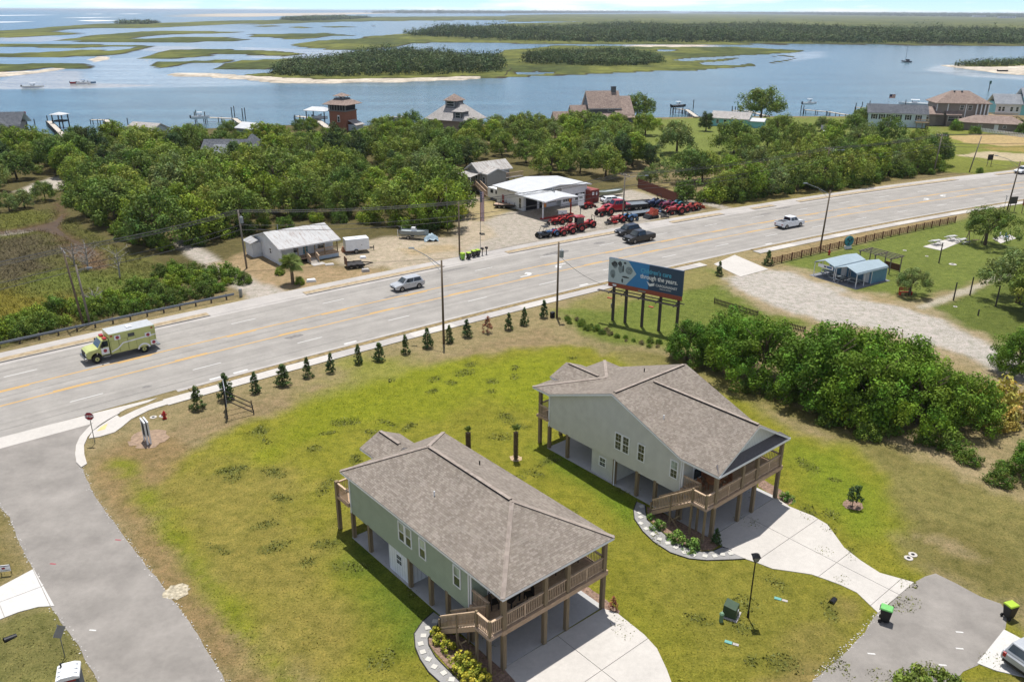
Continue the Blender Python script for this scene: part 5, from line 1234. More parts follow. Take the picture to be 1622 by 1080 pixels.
# palms
LEAF_PALM = leafmat("palm_leaf", A(136, 150, 84), A(120, 138, 78), .15); M_PALMTRUNK = mat("palm_trunk", A(132, 112, 88), .95, var=.45, scale=3, bump=1, bscale=9)
def palm(name, label, xy, h, rad, nf, fl, droop, boots=False):
    p = thing(name, label, 'palm tree', xy); r = np.random.default_rng(int(h * 100) + nf)
    m = MB(); m.tube([(0, 0, -.1), (0, 0, h * .5), (0, 0, h)], [rad * 1.1, rad, rad * (1.15 if boots else .9)], 10)
    if boots:
        for k in range(110):
            a = k * 2.4; z = h * (.05 + .93 * k / 110); m.beam((math.cos(a) * rad * .9, math.sin(a) * rad * .9, z), (math.cos(a) * rad * 1.5, math.sin(a) * rad * 1.5, z + .14), .07, .035)
    m.build("trunk", M_PALMTRUNK, p)
    V, T = [], []
    for k in range(nf):
        a = k * 2.399; el = r.uniform(.95, 1.45) if boots else r.uniform(-.55, 1.25); L = fl * r.uniform(.75, 1.1)
        d = np.array((math.cos(a) * math.cos(el), math.sin(a) * math.cos(el), math.sin(el)))
        side = np.array((-math.sin(a), math.cos(a), 0)); base = np.array((0, 0, h))
        hub = base + d * L * .42
        for j in range(14):
            b = (j - 6.5) / 6.5 * 1.25
            tip = hub + (d * math.cos(b) + side * math.sin(b)) * L * .62; tip[2] -= droop * (1 - .3 * math.cos(b)) * L * .4
            w_ = np.cross(d, side) * .02 + (side * math.cos(b) - d * math.sin(b)) * .045
            V.append([hub - w_ * .5, hub + w_ * .5, (hub + tip) / 2 + w_ + np.array((0, 0, .05)), tip]); T.append(np.ones(3) * r.uniform(.6, 1.25))
        pw = side * .02; V.append([base - pw, base + pw, hub + pw, hub - pw]); T.append(np.ones(3) * .9)
    inst("crown", quads_mesh("crown", np.array(V), np.array(T), LEAF_PALM), p)
    return p
palm("palm_tree", "bushy sabal palm in front of the white cottage's porch", (-30.97,111.37), 3.1, .22, 95, 1.9, .7)
palm("palm_tree", "stubby trimmed palm with a booted trunk between the two houses", (0.37,62.51), 2.7, .15, 9, .7, .1, True)
palm("palm_tree", "second trimmed palm mostly hidden behind the green house's roof", (-3.80,64.24), 1.7, .16, 9, .6, -.4, True)
for (x, y), lab in (((-34.01,115.84), "low green shrub left of the sabal palm"), ((-29.99,111.39), "fan-leaved shrub at the foot of the sabal palm")): tree(BUSHL[1], (x, y), lab, .5, 'shrub', 'shrub')

# bleached dead trees in the marsh
M_DEAD = mat("bleached_wood", A(188, 180, 172), .9, var=.2)
def dead_tree(label, xy, h, seed, n=9):
    t_ = thing("dead_tree", label, 'dead tree', xy); r = np.random.default_rng(seed)
    m = MB(); m.tube([(0, 0, -.2), (.1, .05, h * .5), (.2, 0, h)], [.13, .09, .02], 6); m.build("trunk", M_DEAD, t_)
    m = MB()
    for k in range(n):
        a = r.uniform(0, 6.28); z = h * r.uniform(.15, .8); L = h * r.uniform(.25, .5)
        p1 = np.array((math.cos(a) * L * .6, math.sin(a) * L * .6, z + L * .4)); p2 = p1 + np.array((math.cos(a + .5) * L * .5, math.sin(a + .5) * L * .5, L * .3))
        m.tube([(.05, 0, z), p1, p2], [.05, .03, .01], 4)
        for j in range(5):
            q_ = p1 + (p2 - p1) * r.uniform(0, 1); e = q_ + r.normal(0, L * .22, 3) + np.array((0, 0, L * .12)); m.tube([q_, e], [.018, .006], 3)
    m.build("branches", M_DEAD, t_); return t_
dead_tree("bushy bleached dead tree at the marsh edge", (-62.83,117.60), 4.2, 1, 26); dead_tree("bare white snag standing in the marsh by the wood", (-56.54,113.95), 4.4, 2, 10); dead_tree("small grey dead shrub in the scrub behind the guard rail", (-53.82,100.43), 2.6, 3, 16); dead_tree("thin dead tree beside the marsh dead tree", (-66.15,120.16), 3.4, 4, 14)

# far woods on the islands (one mass each)
LEAF_FAR = leafmat("island_leaf", A(72, 88, 52), A(72, 88, 52), .06)
def woods(name, label, poly, dmin, h, seed, cards=90, leaf=1.1, n_try=9000, hvar=.3):
    r = np.random.default_rng(seed); pts = np.array(scatter(poly, dmin, n_try, seed)); VV, TT = [], []
    for x, y in pts:
        hh = h * (1 + hvar * r.normal() * .7) * (1 + .25 * math.sin(x * .021 + seed) + .2 * math.sin(x * .057 + y * .01)); hh = max(2.5, hh); rx = dmin * r.uniform(.85, 1.5)
        C = dome_clumps(r, 9, rx * .8, hh * .03, hh * .9, .4, 3)
        V, T = leaves(r, C, rx * r.uniform(.35, .6, 9), max(3, cards // 9), leaf, up=.25, jit=.3)
        V = V + np.array((x, y, WZ + .3)); V[..., 2] = np.maximum(V[..., 2], WZ + .1)
        tt = r.uniform(.75, 1.25) * np.array((r.uniform(.9, 1.2), 1, r.uniform(.85, 1.1)))
        VV.append(V); TT.append(T * tt)
    me = quads_mesh(name, np.concatenate(VV), np.clip(np.concatenate(TT), .2, 2), LEAF_FAR)
    return tag(link(bpy.data.objects.new(name, me)), label, 'woodland', kind='stuff')
woods("island_woodland", "dark green woodland covering the nearest island across the channel", [(-141.8,510.5),(-153.3,564.8),(-155.6,640.4),(-144.9,682.6),(-123.0,762.9),(-61.1,747.2),(-12.9,659.4),(-6.3,574.9),(-17.0,544.8),(-43.4,526.9),(-79.9,514.3),(-114.7,502.3)], 5.4, 9.8, 1, 150, .62)
woods("island_woodland", "smaller scrubby woodland on the marsh island right of the nearest one", [(6.2,660.9),(19.6,733.9),(50.3,801.7),(87.9,829.6),(108.9,807.2),(117.1,713.3),(113.6,661.2),(89.9,628.8),(66.1,619.9),(39.9,632.4),(17.1,638.2)], 5.0, 6.4, 2, 130, .62)
woods("island_woodland", "long belt of dark woods on the big island across the channel", [(-173.9,1353.8),(-78.7,1230.0),(5.6,1139.1),(114.6,1085.9),(329.7,1128.5),(396.3,1110.6),(529.7,1105.8),(638.1,1098.2),(853.8,1093.5),(1133.1,1456.0),(934.0,1614.3),(765.8,1826.4),(592.3,2039.5),(440.8,2154.1),(119.8,1934.1),(-16.4,1725.2),(-126.2,1556.8)], 9.0, 12.5, 3, 100, 1.15, 20000, .3)
woods("island_woodland", "low bushes on the sandy point opposite the brown waterfront house", [(320.6,631.2),(344.9,659.1),(378.7,681.7),(417.5,697.4),(497.3,726.1),(466.6,680.3),(392.6,655.0),(341.0,629.1)], 4.6, 4.8, 4, 90, .55)
woods("island_woodland", "dark tuft of trees on the far marsh at the inlet", [(-1021.4,2274.6),(-1036.2,2428.2),(-957.3,2382.6),(-932.0,2239.1)], 9, 9, 5, 30, 2.2)
woods("island_woodland", "scattered trees on the far marsh behind the nearest island", [(-866.2,3302.6),(-930.1,3920.9),(-837.6,4307.5),(-684.4,4212.6),(-655.0,3632.3),(-707.2,2977.9)], 14, 9, 6, 26, 2.6)
woods("island_woodland", "thin distant line of trees on the barrier island", [(-1719.9,10119.5),(-1233.4,15327.7),(77.1,16475.0),(2702.7,25992.9),(4915.8,28106.0),(3389.5,19374.8),(52.5,11207.1),(-783.9,9737.3)], 42, 20, 7, 22, 8, 9000, .3)
woods("island_woodland", "far mainland tree line beyond the marsh", [(3655.0,19324.6),(6168.3,19914.8),(8572.0,20598.9),(11109.3,19365.7),(13467.9,17469.3),(5270.4,6827.2),(3977.5,6923.9),(3872.6,7941.4),(3750.7,9322.9),(3935.6,12700.7)], 40, 16, 8, 22, 7, 12000, .3)

# ---------------------------------------------------------------- other buildings
def metalroof(name, col, pitch=.3, along='x', rust=0., rustcol=(.2, .1, .05)):
    t = NT(name); uv = t.new('ShaderNodeUVMap').outputs['UV']; sp = t.new('ShaderNodeSeparateXYZ'); t.link(uv, sp.inputs[0])
    d = t.new('ShaderNodeMath', operation='DIVIDE'); d.inputs[1].default_value = pitch; t.link(sp.outputs[0], d.inputs[0])
    f = t.new('ShaderNodeMath', operation='FRACT'); t.link(d.outputs[0], f.inputs[0])
    c = t.mixc(1., col, t.ramp(t.noise(.7, 4, .6, t.obj()), [(.3, g3(.9)), (.7, g3(1.06))]), 'MULTIPLY')
    c = t.mixc(1., c, t.ramp(f.outputs[0], [(.0, g3(.72)), (.14, g3(1.)), (1., g3(1.))]), 'MULTIPLY')
    if rust:
        mp = t.new('ShaderNodeMapping'); mp.inputs['Scale'].default_value = (3, .5, 1); t.link(uv, mp.inputs['Vector'])
        n = t.noise(.9, 6, .75, mp.outputs['Vector']); c = t.mixc(t.ramp(n, [(.52 - rust * .1, g3(0)), (.62, g3(.8))]), c, rustcol)
    t.link(c, t.b.inputs['Base Color']); t.b.inputs['Roughness'].default_value = .45; t.b.inputs['Metallic'].default_value = .0; t.b.inputs['Specular IOR Level'].default_value = .5
    t.bump(f.outputs[0], .5, .02); return t.m
M_ROOFW = metalroof("white_metal_roof", A(236, 238, 240)); M_ROOFG = metalroof("worn_metal_roof", A(206, 206, 206), .25, rust=.25, rustcol=A(150, 132, 120))
M_ROOFR = metalroof("rusting_metal_roof", A(216, 212, 206), .3, rust=.6, rustcol=A(140, 118, 100)); M_ROOFB = metalroof("pale_blue_metal_roof", A(186, 206, 216), .22)
M_WPAINT = mat("white_painted_block", (.70, .71, .71), .6, var=.05, bump=.3, bscale=6); M_PALEBLUE = siding("pale_blue_siding", (.46, .54, .60), .18)
M_BLUESHED = siding("blue_shed_siding", (.13, .27, .40), .2); M_GREYWOOD = siding("weathered_grey_board", (.34, .33, .31), .25, True)
M_DGSH = shingles("dark_grey_shingles", [A(112, 116, 124), A(98, 102, 110), A(124, 128, 134)], .3, .2); M_BROWNSH = shingles("warm_brown_shingles", [A(178, 158, 146), A(160, 140, 130), A(188, 168, 156)], .3, .2)
M_PALESH = shingles("pale_grey_shingles", [A(206, 200, 196), A(190, 184, 180), A(214, 208, 202)], .3, .2); M_BRICK = mat("brick_wall", A(178, 116, 88), .85, var=.2, scale=6, bump=.4, bscale=14)
M_DARKSID = siding("dark_grey_siding", (.11, .115, .125), .15); M_BROWNSID = siding("brown_siding", (.26, .22, .19), .18); M_TEAL = siding("teal_siding", (.24, .56, .58), .18); M_WSID = siding("white_siding", (.68, .70, .71), .16)
M_RED = mat("red_paint", A(190, 40, 36), .45, var=.12); M_PLANK = mat("bleached_plank", A(222, 212, 198), .9, var=.2, scale=2); M_PILE = mat("dark_piling", A(82, 78, 72), .9, var=.3)
M_CHAR = mat("black_paint_and_shade", A(40, 40, 42), .8); M_GALV = mat("galvanised_steel", A(170, 176, 180), .4, .7, var=.1); M_BLACK = mat("black_metal", A(38, 38, 40), .45, .3)  # the near-black serves real black parts and painted shade in openings

def gable(parent, u0, u1, v0, v1, ze, zr, axis, m, name="roof", th=.06, trim=True, off=.5):
    c = (u0 + u1) / 2 if axis == 'v' else v0 + (v1 - v0) * off
    if axis == 'v': V = [(u0, v0, ze), (u1, v0, ze), (u1, v1, ze), (u0, v1, ze), (c, v0, zr), (c, v1, zr)]; F = [[0, 4, 5, 3], [1, 2, 5, 4]]
    else: V = [(u0, v0, ze), (u1, v0, ze), (u1, v1, ze), (u0, v1, ze), (u0, c, zr), (u1, c, zr)]; F = [[0, 1, 5, 4], [2, 3, 4, 5]]
    r = roof_part(name, V, F, m, parent, th)
    if trim: roof_part("fascia", V, F, M_TRIM, parent, .12, -th - .003)
    return r
def gable_ends(parent, u0, u1, v0, v1, ze, zr, axis, m, off=.5):
    c = (u0 + u1) / 2 if axis == 'v' else v0 + (v1 - v0) * off
    if axis == 'v':
        for v in (v0, v1): MB().side([(u0, ze), (u1, ze), (c, zr)], v - .02, v + .02).build("gable_wall", m, parent)
    else:
        for u in (u0, u1): MB().add([(u - .02, v0, ze), (u - .02, v1, ze), (u - .02, c, zr), (u + .02, v0, ze), (u + .02, v1, ze), (u + .02, c, zr)], [(0, 2, 1), (3, 4, 5), (0, 1, 4, 3), (1, 2, 5, 4), (2, 0, 3, 5)]).build("gable_wall", m, parent)
def box(parent, name, u0, u1, v0, v1, z0, z1, m, bevel=0): return MB().box(u0, u1, v0, v1, z0, z1).build(name, m, parent, bevel=bevel)
def win(parent, u, v, z0, z1, w, face='front', name="window", m=None): return double_window(parent, u, v, z0, z1, w, face, grid=False, mat_up=m, mat_lo=m, name=name)

# white cottage with a porch
c = thing("cottage", "small white cottage with a pale metal roof and wooden porch across the road", 'house', (-35.24,120.49), R(39))
box(c, "foundation", .1, 9.5, 1.0, 9.2, 0, .7, M_WPAINT); box(c, "wall", .05, 9.55, .95, 9.25, .7, 2.75, M_WSID); box(c, "porch_side_wall", .05, .2, -.7, .95, 0, 2.6, M_WSID)
gable_ends(c, .07, 9.53, .95, 9.25, 2.74, 4.2, 'u', M_WSID, .42)
gable(c, -.35, 9.95, -1.1, 9.5, 2.72, 4.35, 'u', M_ROOFG, off=.5)
box(c, "lean_to", -1.4, .03, 6.5, 9.2, 0, 2.3, M_WSID); roof_part("lean_to_roof", [(-1.8, 6.2, 2.3), (-.36, 6.2, 2.75), (-.36, 9.4, 2.75), (-1.8, 9.4, 2.3)], [[0, 1, 2, 3]], M_ROOFG, c, .06)
box(c, "porch_floor", 2.6, 9.6, -.85, .95, .55, .70, M_DECK); box(c, "porch_skirt", 5.8, 9.55, -.8, -.7, 0, .55, M_PALEBLUE)
for u in (2.8, 4.0, 5.6, 7.2, 9.4): box(c, "post", u - .07, u + .07, -.82, -.68, .7, 2.66, M_POST)
railing(c, (5.7, -.75, 0), (9.3, -.75, 0), .70)
for k in range(5): box(c, "step", 4.15, 5.45, -.85 - .3 * (k + 1), -.85 - .3 * k, 0, .55 - .11 * k, M_PLANK)
for u in (4.1, 5.5): railing(c, (u, -.9, 0), (u, -2.3, 0), .6, drop=.5, name="stair_railing")
box(c, "landing_slab", 3.9, 5.9, -3.6, -2.36, -.05, .06, M_CONC2)
win(c, .05, 3.0, 1.2, 2.1, .7, 'left'); win(c, .05, 7.0, 1.4, 2.1, .6, 'left'); win(c, 3.2, .95, 1.2, 2.3, .9); win(c, 4.8, .95, .72, 2.5, .95, name="door", m=mat("teal_door", A(90, 160, 170), .5)); win(c, 7.4, .95, 1.2, 2.3, 1.2)
MB().cyl((3.0, 6.5, 3.6), (3.0, 6.5, 4.6), .07, n=8).build("flue", M_GALV, c)

# tractor shop
d = thing("tractor_shop", "low white shop building with metal roof and front canopy", 'shop', (2.07,157.71), R(38))
box(d, "wall", 0, 8.6, 0, 8.5, 0, 3.7, M_WPAINT); box(d, "wing_wall", 8.6, 15.4, -1.2, 8.2, 0, 3.6, M_WPAINT)
gable(d, -.9, 16.2, -1.8, 8.9, 3.72, 4.5, 'v', M_ROOFW)
gable(d, -1.9, 6.5, -8.8, .4, 3.55, 3.95, 'v', M_ROOFW, "canopy_roof"); gable_ends(d, -1.7, 6.3, -8.6, -8.55, 3.42, 3.8, 'v', M_WPAINT)
gable_ends(d, 0, 15.4, -1.2, 8.4, 3.6, 4.36, 'v', M_WPAINT)
for u in (-1.2, 5.7): box(d, "canopy_post", u - .1, u + .1, -7.4, -7.2, 0, 3.5, M_TRIM if u < 0 else M_RED)
m = MB(); m.beam((-1.2, -7.3, 2.5), (-2.0, -8.0, 3.5), .08, .08); m.build("canopy_brace", M_TRIM, d); m = MB(); m.beam((5.7, -7.3, 2.5), (6.6, -8.0, 3.5), .08, .08); m.build("canopy_brace", M_TRIM, d)
box(d, "island_kerb", -1.6, 6.2, -7.7, -6.9, 0, .15, M_RED)
M_ORANGE = mat("orange_sign", A(240, 150, 40), .5)
box(d, "post_sign", -1.05, -.55, -7.45, -7.4, 2.2, 3.2, M_ORANGE); box(d, "post_sign", 5.1, 5.5, -7.45, -7.4, 2.3, 3.1, M_ORANGE)
win(d, 0, 6.4, .05, 2.2, .95, 'left', "door", M_RED); win(d, 0, 1.0, .3, 2.4, .8, 'left'); 
box(d, "bay_shade_panel", .6, 3.4, -.03, .02, .02, 2.8, M_CHAR); box(d, "bay_shade_panel", 4.0, 5.6, -.03, .02, .02, 2.6, M_CHAR)  # flat black panels on the wall paint the shade inside the bays
def panel_door(parent, u0, u1, v, z1, glassrows=(1, 2)):
    g = box(parent, "garage_door", u0, u1, v - .03, v, .03, z1, M_TRIM)
    n = 4; h = (z1 - .1) / n
    for r_ in range(n):
        for k in range(4):
            a = u0 + .1 + k * (u1 - u0 - .2) / 4; b = a + (u1 - u0 - .2) / 4 - .06
            box(g, "pane", a, b, v - .045, v - .03, .08 + r_ * h, .08 + (r_ + 1) * h - .07, M_GLASS if r_ in glassrows else M_TRIM)
panel_door(d, 6.0, 8.4, 0, 2.9); panel_door(d, 9.0, 11.6, -1.2, 2.9); panel_door(d, 12.2, 15.0, -1.2, 2.9)
m = MB()
for k, (a, b) in enumerate((((6.0, 3.2), (5.4, 3.35)), ((5.4, 3.35), (4.7, 3.1)), ((4.7, 3.1), (4.2, 3.3)))): m.beam((-.02, a[0], a[1]), (-.02, b[0], b[1]), .03, .1)
m.build("wall_script", M_BLACK, d)
for k in range(3): MB().cyl((4.3 + k * .5, -4 + k, 3.7), (4.3 + k * .5, -4 + k, 4.1), .12, n=8).build("roof_vent", M_GALV, d)
# ice box, flatbed trailer and boxes beside the shop
t_ = thing("box_trailer", "white box trailer parked against the left wall of the shop", 'trailer', (-2.84,167.69), R(38))
box(t_, "body", -1.2, 1.2, -2.2, 2.2, .5, 2.5, M_TRIM, .04); box(t_, "vent", -1.22, -1.2, -1.4, -.5, 1.5, 2.2, M_CHAR)
box(t_, "vent", -1.22, -1.2, .3, 1.2, 1.5, 2.2, M_CHAR)
for y in (-1, 1): MB().cyl((-1.15, y, .35), (-.9, y, .35), .35, n=14).build("wheel", M_BLACK, t_)

# raised grey house behind the shop
q0 = Vector((*(2.07,157.71), 0)); rot = Matrix.Rotation(R(38), 4, 'Z')
g = thing("grey_house", "weathered grey house with rusting metal roof and outside stairs behind the shop", 'house', q0 + rot @ Vector((4.0, 17.2, 0)), R(38))
box(g, "wall", -.3, 7.6, 2.2, 6.6, 0, 4.4, M_GREYWOOD); box(g, "wing_wall", .0, 5.0, 0, 2.2, 0, 4.2, M_GREYWOOD)
gable(g, -1.0, 8.2, 1.7, 7.1, 4.35, 6.0, 'u', M_ROOFR); gable(g, -.3, 5.3, -.4, 4.2, 4.15, 5.1, 'v', M_ROOFR, "wing_roof")
gable_ends(g, -.28, 7.58, 2.2, 6.6, 4.38, 5.8, 'u', M_GREYWOOD); gable_ends(g, .02, 4.98, .03, .05, 4.15, 5.0, 'v', M_GREYWOOD)
roof_part("porch_roof", [(-3.2, 1.6, 3.6), (-.32, 1.6, 4.2), (-.32, 6.5, 4.2), (-3.2, 6.5, 3.6)], [[0, 1, 2, 3]], M_ROOFR, g, .06)
for v in (1.8, 4.0, 6.3): box(g, "post", -3.1, -2.96, v - .07, v + .07, 0, 3.6, M_TRIM)
box(g, "porch_floor", -3.1, -.3, 1.8, 6.5, 1.7, 1.85, M_DECK)
win(g, .0, 1.1, 2.0, 3.4, .8, 'left'); win(g, -.3, 3.4, 2.0, 3.6, .9, 'left')
m = MB(); m.beam((-1.9, 1.7, 1.8), (-1.9, -2.2, .1), .08, .3); m.beam((-.9, 1.7, 1.8), (-.9, -2.2, .1), .08, .3); m.build("stringer", M_DECK, g)
for k in range(9): box(g, "tread", -1.9, -.9, 1.3 - .42 * k, 1.6 - .42 * k, 1.6 - .19 * k, 1.65 - .19 * k, M_STAIR)
railing(g, (-1.95, 1.7, 0), (-1.95, -2.2, 0), 1.85, drop=1.7, name="stair_railing"); railing(g, (-.85, 1.7, 0), (-.85, -2.2, 0), 1.85, drop=1.7, name="stair_railing")
box(g, "side_deck", 5.1, 10.5, 1.0, 2.1, 2.4, 2.55, M_GREYWOOD); railing(g, (5.1, .98, 0), (10.5, .98, 0), 2.55)
for u in (5.6, 8, 10.4): box(g, "post", u - .07, u + .07, 1.0, 1.14, 0, 2.4, M_POST)

# rust-red shipping container
M_RUST = metalroof("corrugated_red_steel", A(170, 72, 56), .25, rust=.3, rustcol=A(190, 104, 64))
t_ = thing("shipping_container", "rust-red shipping container beside the shop", 'container', (16.47,165.71), R(38))
planar_uv(MB().box(-1.2, 1.2, -.1, 6, .1, 2.6).build("body", M_RUST, t_)); 
for x in (-1.1, .05): box(t_, "door", x, x + 1.05, -.16, -.1, .2, 2.5, mat("dark_red_steel", A(128, 44, 40), .6, var=.2))
box(t_, "notice", -.75, -.25, -.175, -.16, 1.6, 2.2, M_TRIM); box(t_, "notice", .3, .6, -.175, -.16, 1.5, 2.1, M_TRIM)

# twin carports with sheds
c = thing("twin_carport", None, None) if False else None
CO = Vector((48.19, 110.56, 0))
def carport(label, y0, sign):
    b = thing("carport_shed", label, 'carport', CO + Matrix.Rotation(R(32.5), 4, 'Z') @ Vector((0, y0, 0)), R(32.5), "blue carport sheds by the gravel lot")
    W = 3.55; prof = [(0, 1.95), (.12, 2.2), (W / 2, 2.75), (W - .12, 2.2), (W, 1.95)]
    V = [(x, y, z) for x in (-.15, 7.0) for y, z in prof]; F = [[i, i + 5, i + 6, i + 1] for i in range(4)]
    F = [f[::-1] for f in F]
    roof_part("roof", V, F, M_ROOFB, b, .05)
    for x in (.02, 1.8, 3.4, 6.85):
        for y in (.06, W - .06): box(b, "post", x - .035, x + .035, y - .035, y + .035, 0, 1.97, M_TRIM)
    for x in (.02, 3.4): 
        m = MB(); m.tube([(x, .06, 1.95), (x, .2, 2.15), (x, W / 2, 2.68), (x, W - .2, 2.15), (x, W - .06, 1.95)], .03, 6); m.build("roof_bow", M_TRIM, b)
    box(b, "shed_wall", 3.5, 6.9, .08, W - .08, .06, 2.0, M_BLUESHED)
    m = MB(); m.add([(3.49, .08, 2.0), (3.49, W - .08, 2.0), (3.49, W - .12, 2.14), (3.49, W / 2, 2.68), (3.49, .12, 2.14)], [(0, 1, 2, 3, 4)]); m.build("gable_wall", M_BLUESHED, b)
    box(b, "shed_door", 3.44, 3.5, .5, 1.4, .1, 1.95, M_TRIM); box(b, "shed_window", 3.44, 3.5, 2.0, 2.8, 1.0, 1.7, M_GLASS)
    if sign:
        s_ = box(b, "sign_board", -.02, .02, .35, 2.9, 1.55, 2.05, M_TRIM); box(s_, "lettering", -.03, -.02, .55, 1.4, 1.68, 1.95, mat("sign_blue", A(60, 110, 170), .5)); box(s_, "lettering", -.03, -.02, 1.5, 1.9, 1.7, 1.9, M_BLACK)
    return b
carport("blue-roofed open carport shed beside the small shade tree", .05, False)
carport("blue-roofed carport shed with a white sign board under its front gable", 3.75, True)
S(sheet("carport_slab", [(CO + Matrix.Rotation(R(32.5), 4, 'Z') @ Vector(p)).to_2d()[:] for p in ((-.5, -.4, 0), (7.3, -.4, 0), (7.3, 7.6, 0), (-.5, 7.6, 0))], .05, asphalt("carport_pad", A(150, 152, 158), False, .08), thick=.08))
def picnic(label, loc, rz, group, m=None, sc=1.):
    m = m or M_GALV; t_ = thing("picnic_table", label, 'picnic table', loc, rz, group)
    box(t_, "tabletop", -.9, .9, -.38, .38, .72, .77, m)
    for y in (-.75, .75): box(t_, "bench_seat", -.9, .9, y - .13, y + .13, .43, .47, m)
    for x in (-.6, .6):
        mm = MB(); mm.beam((x, -.7, .03), (x, .25, .72), .06, .06); mm.build("leg", m, t_); mm = MB(); mm.beam((x, .7, .03), (x, -.25, .72), .06, .06); mm.build("leg", m, t_)
        mm = MB(); mm.beam((x, -.8, .41), (x, .8, .41), .05, .05); mm.build("cross_bar", m, t_)
    return t_
M_PALEGREY = mat("pale_grey_plastic", A(190, 200, 204), .5)
for (x, y), lab in (((1.6, 1.5), "pale picnic table under the carport beside the shade tree"), ((1.5, 5.9), "pale picnic table under the carport with the sign board"), ((.7, 3.6), "pale picnic table standing between the two carports")):
    picnic(lab, CO + Matrix.Rotation(R(32.5), 4, 'Z') @ Vector((x, y, .05)), R(32.5 + 90), "carport picnic tables", M_PALEGREY)
# pergola behind the carports
p = thing("pergola", "grey timber pergola frame behind the blue carports", 'pergola', (55.6, 117.2, 0), R(32.5))
M_PERG = mat("grey_timber", A(150, 138, 128), .85, var=.25)
for x in (0, 2.6):
    for y in (0, 2.6, 5.2): box(p, "post", x - .06, x + .06, y - .06, y + .06, 0, 2.3, M_PERG)
for y in (0, 2.6, 5.2): box(p, "beam", -.3, 2.9, y - .05, y + .05, 2.3, 2.45, M_PERG)
for x in (-.1, .6, 1.3, 2.0, 2.7): box(p, "rafter", x - .04, x + .04, -.3, 5.5, 2.45, 2.55, M_PERG)
box(p, "lattice_panel", 2.6, 2.66, .1, 2.5, .1, 1.1, mat("brown_panel", A(120, 82, 62), .8))

# brick lookout tower
M_BAL = mat("grey_balcony", A(150, 146, 140), .8)
t_ = thing("lookout_tower", "square brick lookout tower with a tiered pagoda roof by the water", 'tower', (-54.74,274.22), R(-24))
box(t_, "shaft", -3.1, 3.1, -3.1, 3.1, -.5, 6.0, M_BRICK)
w = win(t_, .4, -3.1, 2.6, 4.4, .9); box(t_, "arch_head", 0., .8, -3.14, -3.1, 4.4, 4.75, M_TRIM)
win(t_, -3.1, .2, 2.4, 3.6, .6, 'left')
box(t_, "parapet", -3.35, 3.35, -3.35, 3.35, 5.9, 6.2, M_BAL); box(t_, "lookout_room", -2.9, 2.9, -2.9, 2.9, 6.2, 8.1, M_CHAR)
for k in range(7):
    a = -3.1 + 6.2 * k / 6; box(t_, "pillar", a - .16, a + .16, -3.2, -2.9, 6.2, 8.1, M_BAL); box(t_, "pillar", -3.2, -2.9, a - .16, a + .16, 6.2, 8.1, M_BAL) if 0 < k < 7 else None
V = [(-4.6, -4.6, 8.05), (4.6, -4.6, 8.05), (4.6, 4.6, 8.05), (-4.6, 4.6, 8.05), (-1.9, -1.9, 9.5), (1.9, -1.9, 9.5), (1.9, 1.9, 9.5), (-1.9, 1.9, 9.5)]
roof_part("roof", V, [[0, 1, 5, 4], [1, 2, 6, 5], [2, 3, 7, 6], [3, 0, 4, 7], [4, 5, 6, 7]], M_BROWNSH, t_, .1)
box(t_, "cupola_base", -1.85, 1.85, -1.85, 1.85, 9.5, 9.85, M_DARKSID)
for x in (-1.3, 0, 1.3):
    for y in (-1.3, 1.3): box(t_, "cupola_post", x - .1, x + .1, y - .1, y + .1, 9.85, 10.5, M_TRIM)
roof_part("cupola_roof", [(-2.1, -2.1, 10.45), (2.1, -2.1, 10.45), (2.1, 2.1, 10.45), (-2.1, 2.1, 10.45), (0, 0, 11.4)], [[0, 1, 4], [1, 2, 4], [2, 3, 4], [3, 0, 4]], M_BROWNSH, t_, .08)
roof_part("side_roof", [(3.1, -2, 3.2), (6.5, -2.5, 1.8), (6.5, 2.5, 1.8), (3.1, 2, 3.2)], [[0, 1, 2, 3]], M_PALESH, t_, .1); box(t_, "side_room", 3.1, 6.2, -2, 2, -.3, 1.9, M_PALEBLUE)

# pale-roofed house with a lookout cupola
h = thing("cupola_house", "waterfront house with steep pale grey roof, cupola and dormer", 'house', (-18.61,275.48), R(-28))
box(h, "wall", -7, 7, -5.5, 5.5, 0, 3.6, M_BROWNSID)
roof_part("roof", [(-8, -6.5, 3.5), (8, -6.5, 3.5), (8, 6.5, 3.5), (-8, 6.5, 3.5), (-1.2, 0, 9.2), (1.2, 0, 9.2)], [[0, 1, 5, 4], [1, 2, 5], [2, 3, 4, 5], [3, 0, 4]], M_PALESH, h, .15)
box(h, "cupola", -2.1, 1.9, -2.6, 1.8, 6.4, 9.3, M_DARKSID); win(h, -.2, -2.6, 7.4, 9.0, 2.8)
roof_part("cupola_roof", [(-2.7, -3.2, 9.2), (2.5, -3.2, 9.2), (2.5, 2.4, 9.2), (-2.7, 2.4, 9.2), (-.1, -.4, 11.2)], [[0, 1, 4], [1, 2, 4], [2, 3, 4], [3, 0, 4]], M_BROWNSH, h, .1)
box(h, "dormer", 2.6, 5.8, -5.6, -1.5, 3.8, 6.4, M_DARKSID); win(h, 4.3, -5.6, 4.3, 6.0, 1.9)
roof_part("dormer_roof", [(2.2, -6.1, 6.3), (6.2, -6.1, 6.3), (6.2, -1.5, 6.3), (2.2, -1.5, 6.3), (4.2, -4.0, 7.7), (4.2, -1.5, 7.7)], [[0, 1, 4], [1, 2, 5, 4], [3, 0, 4, 5]], M_PALESH, h, .1)

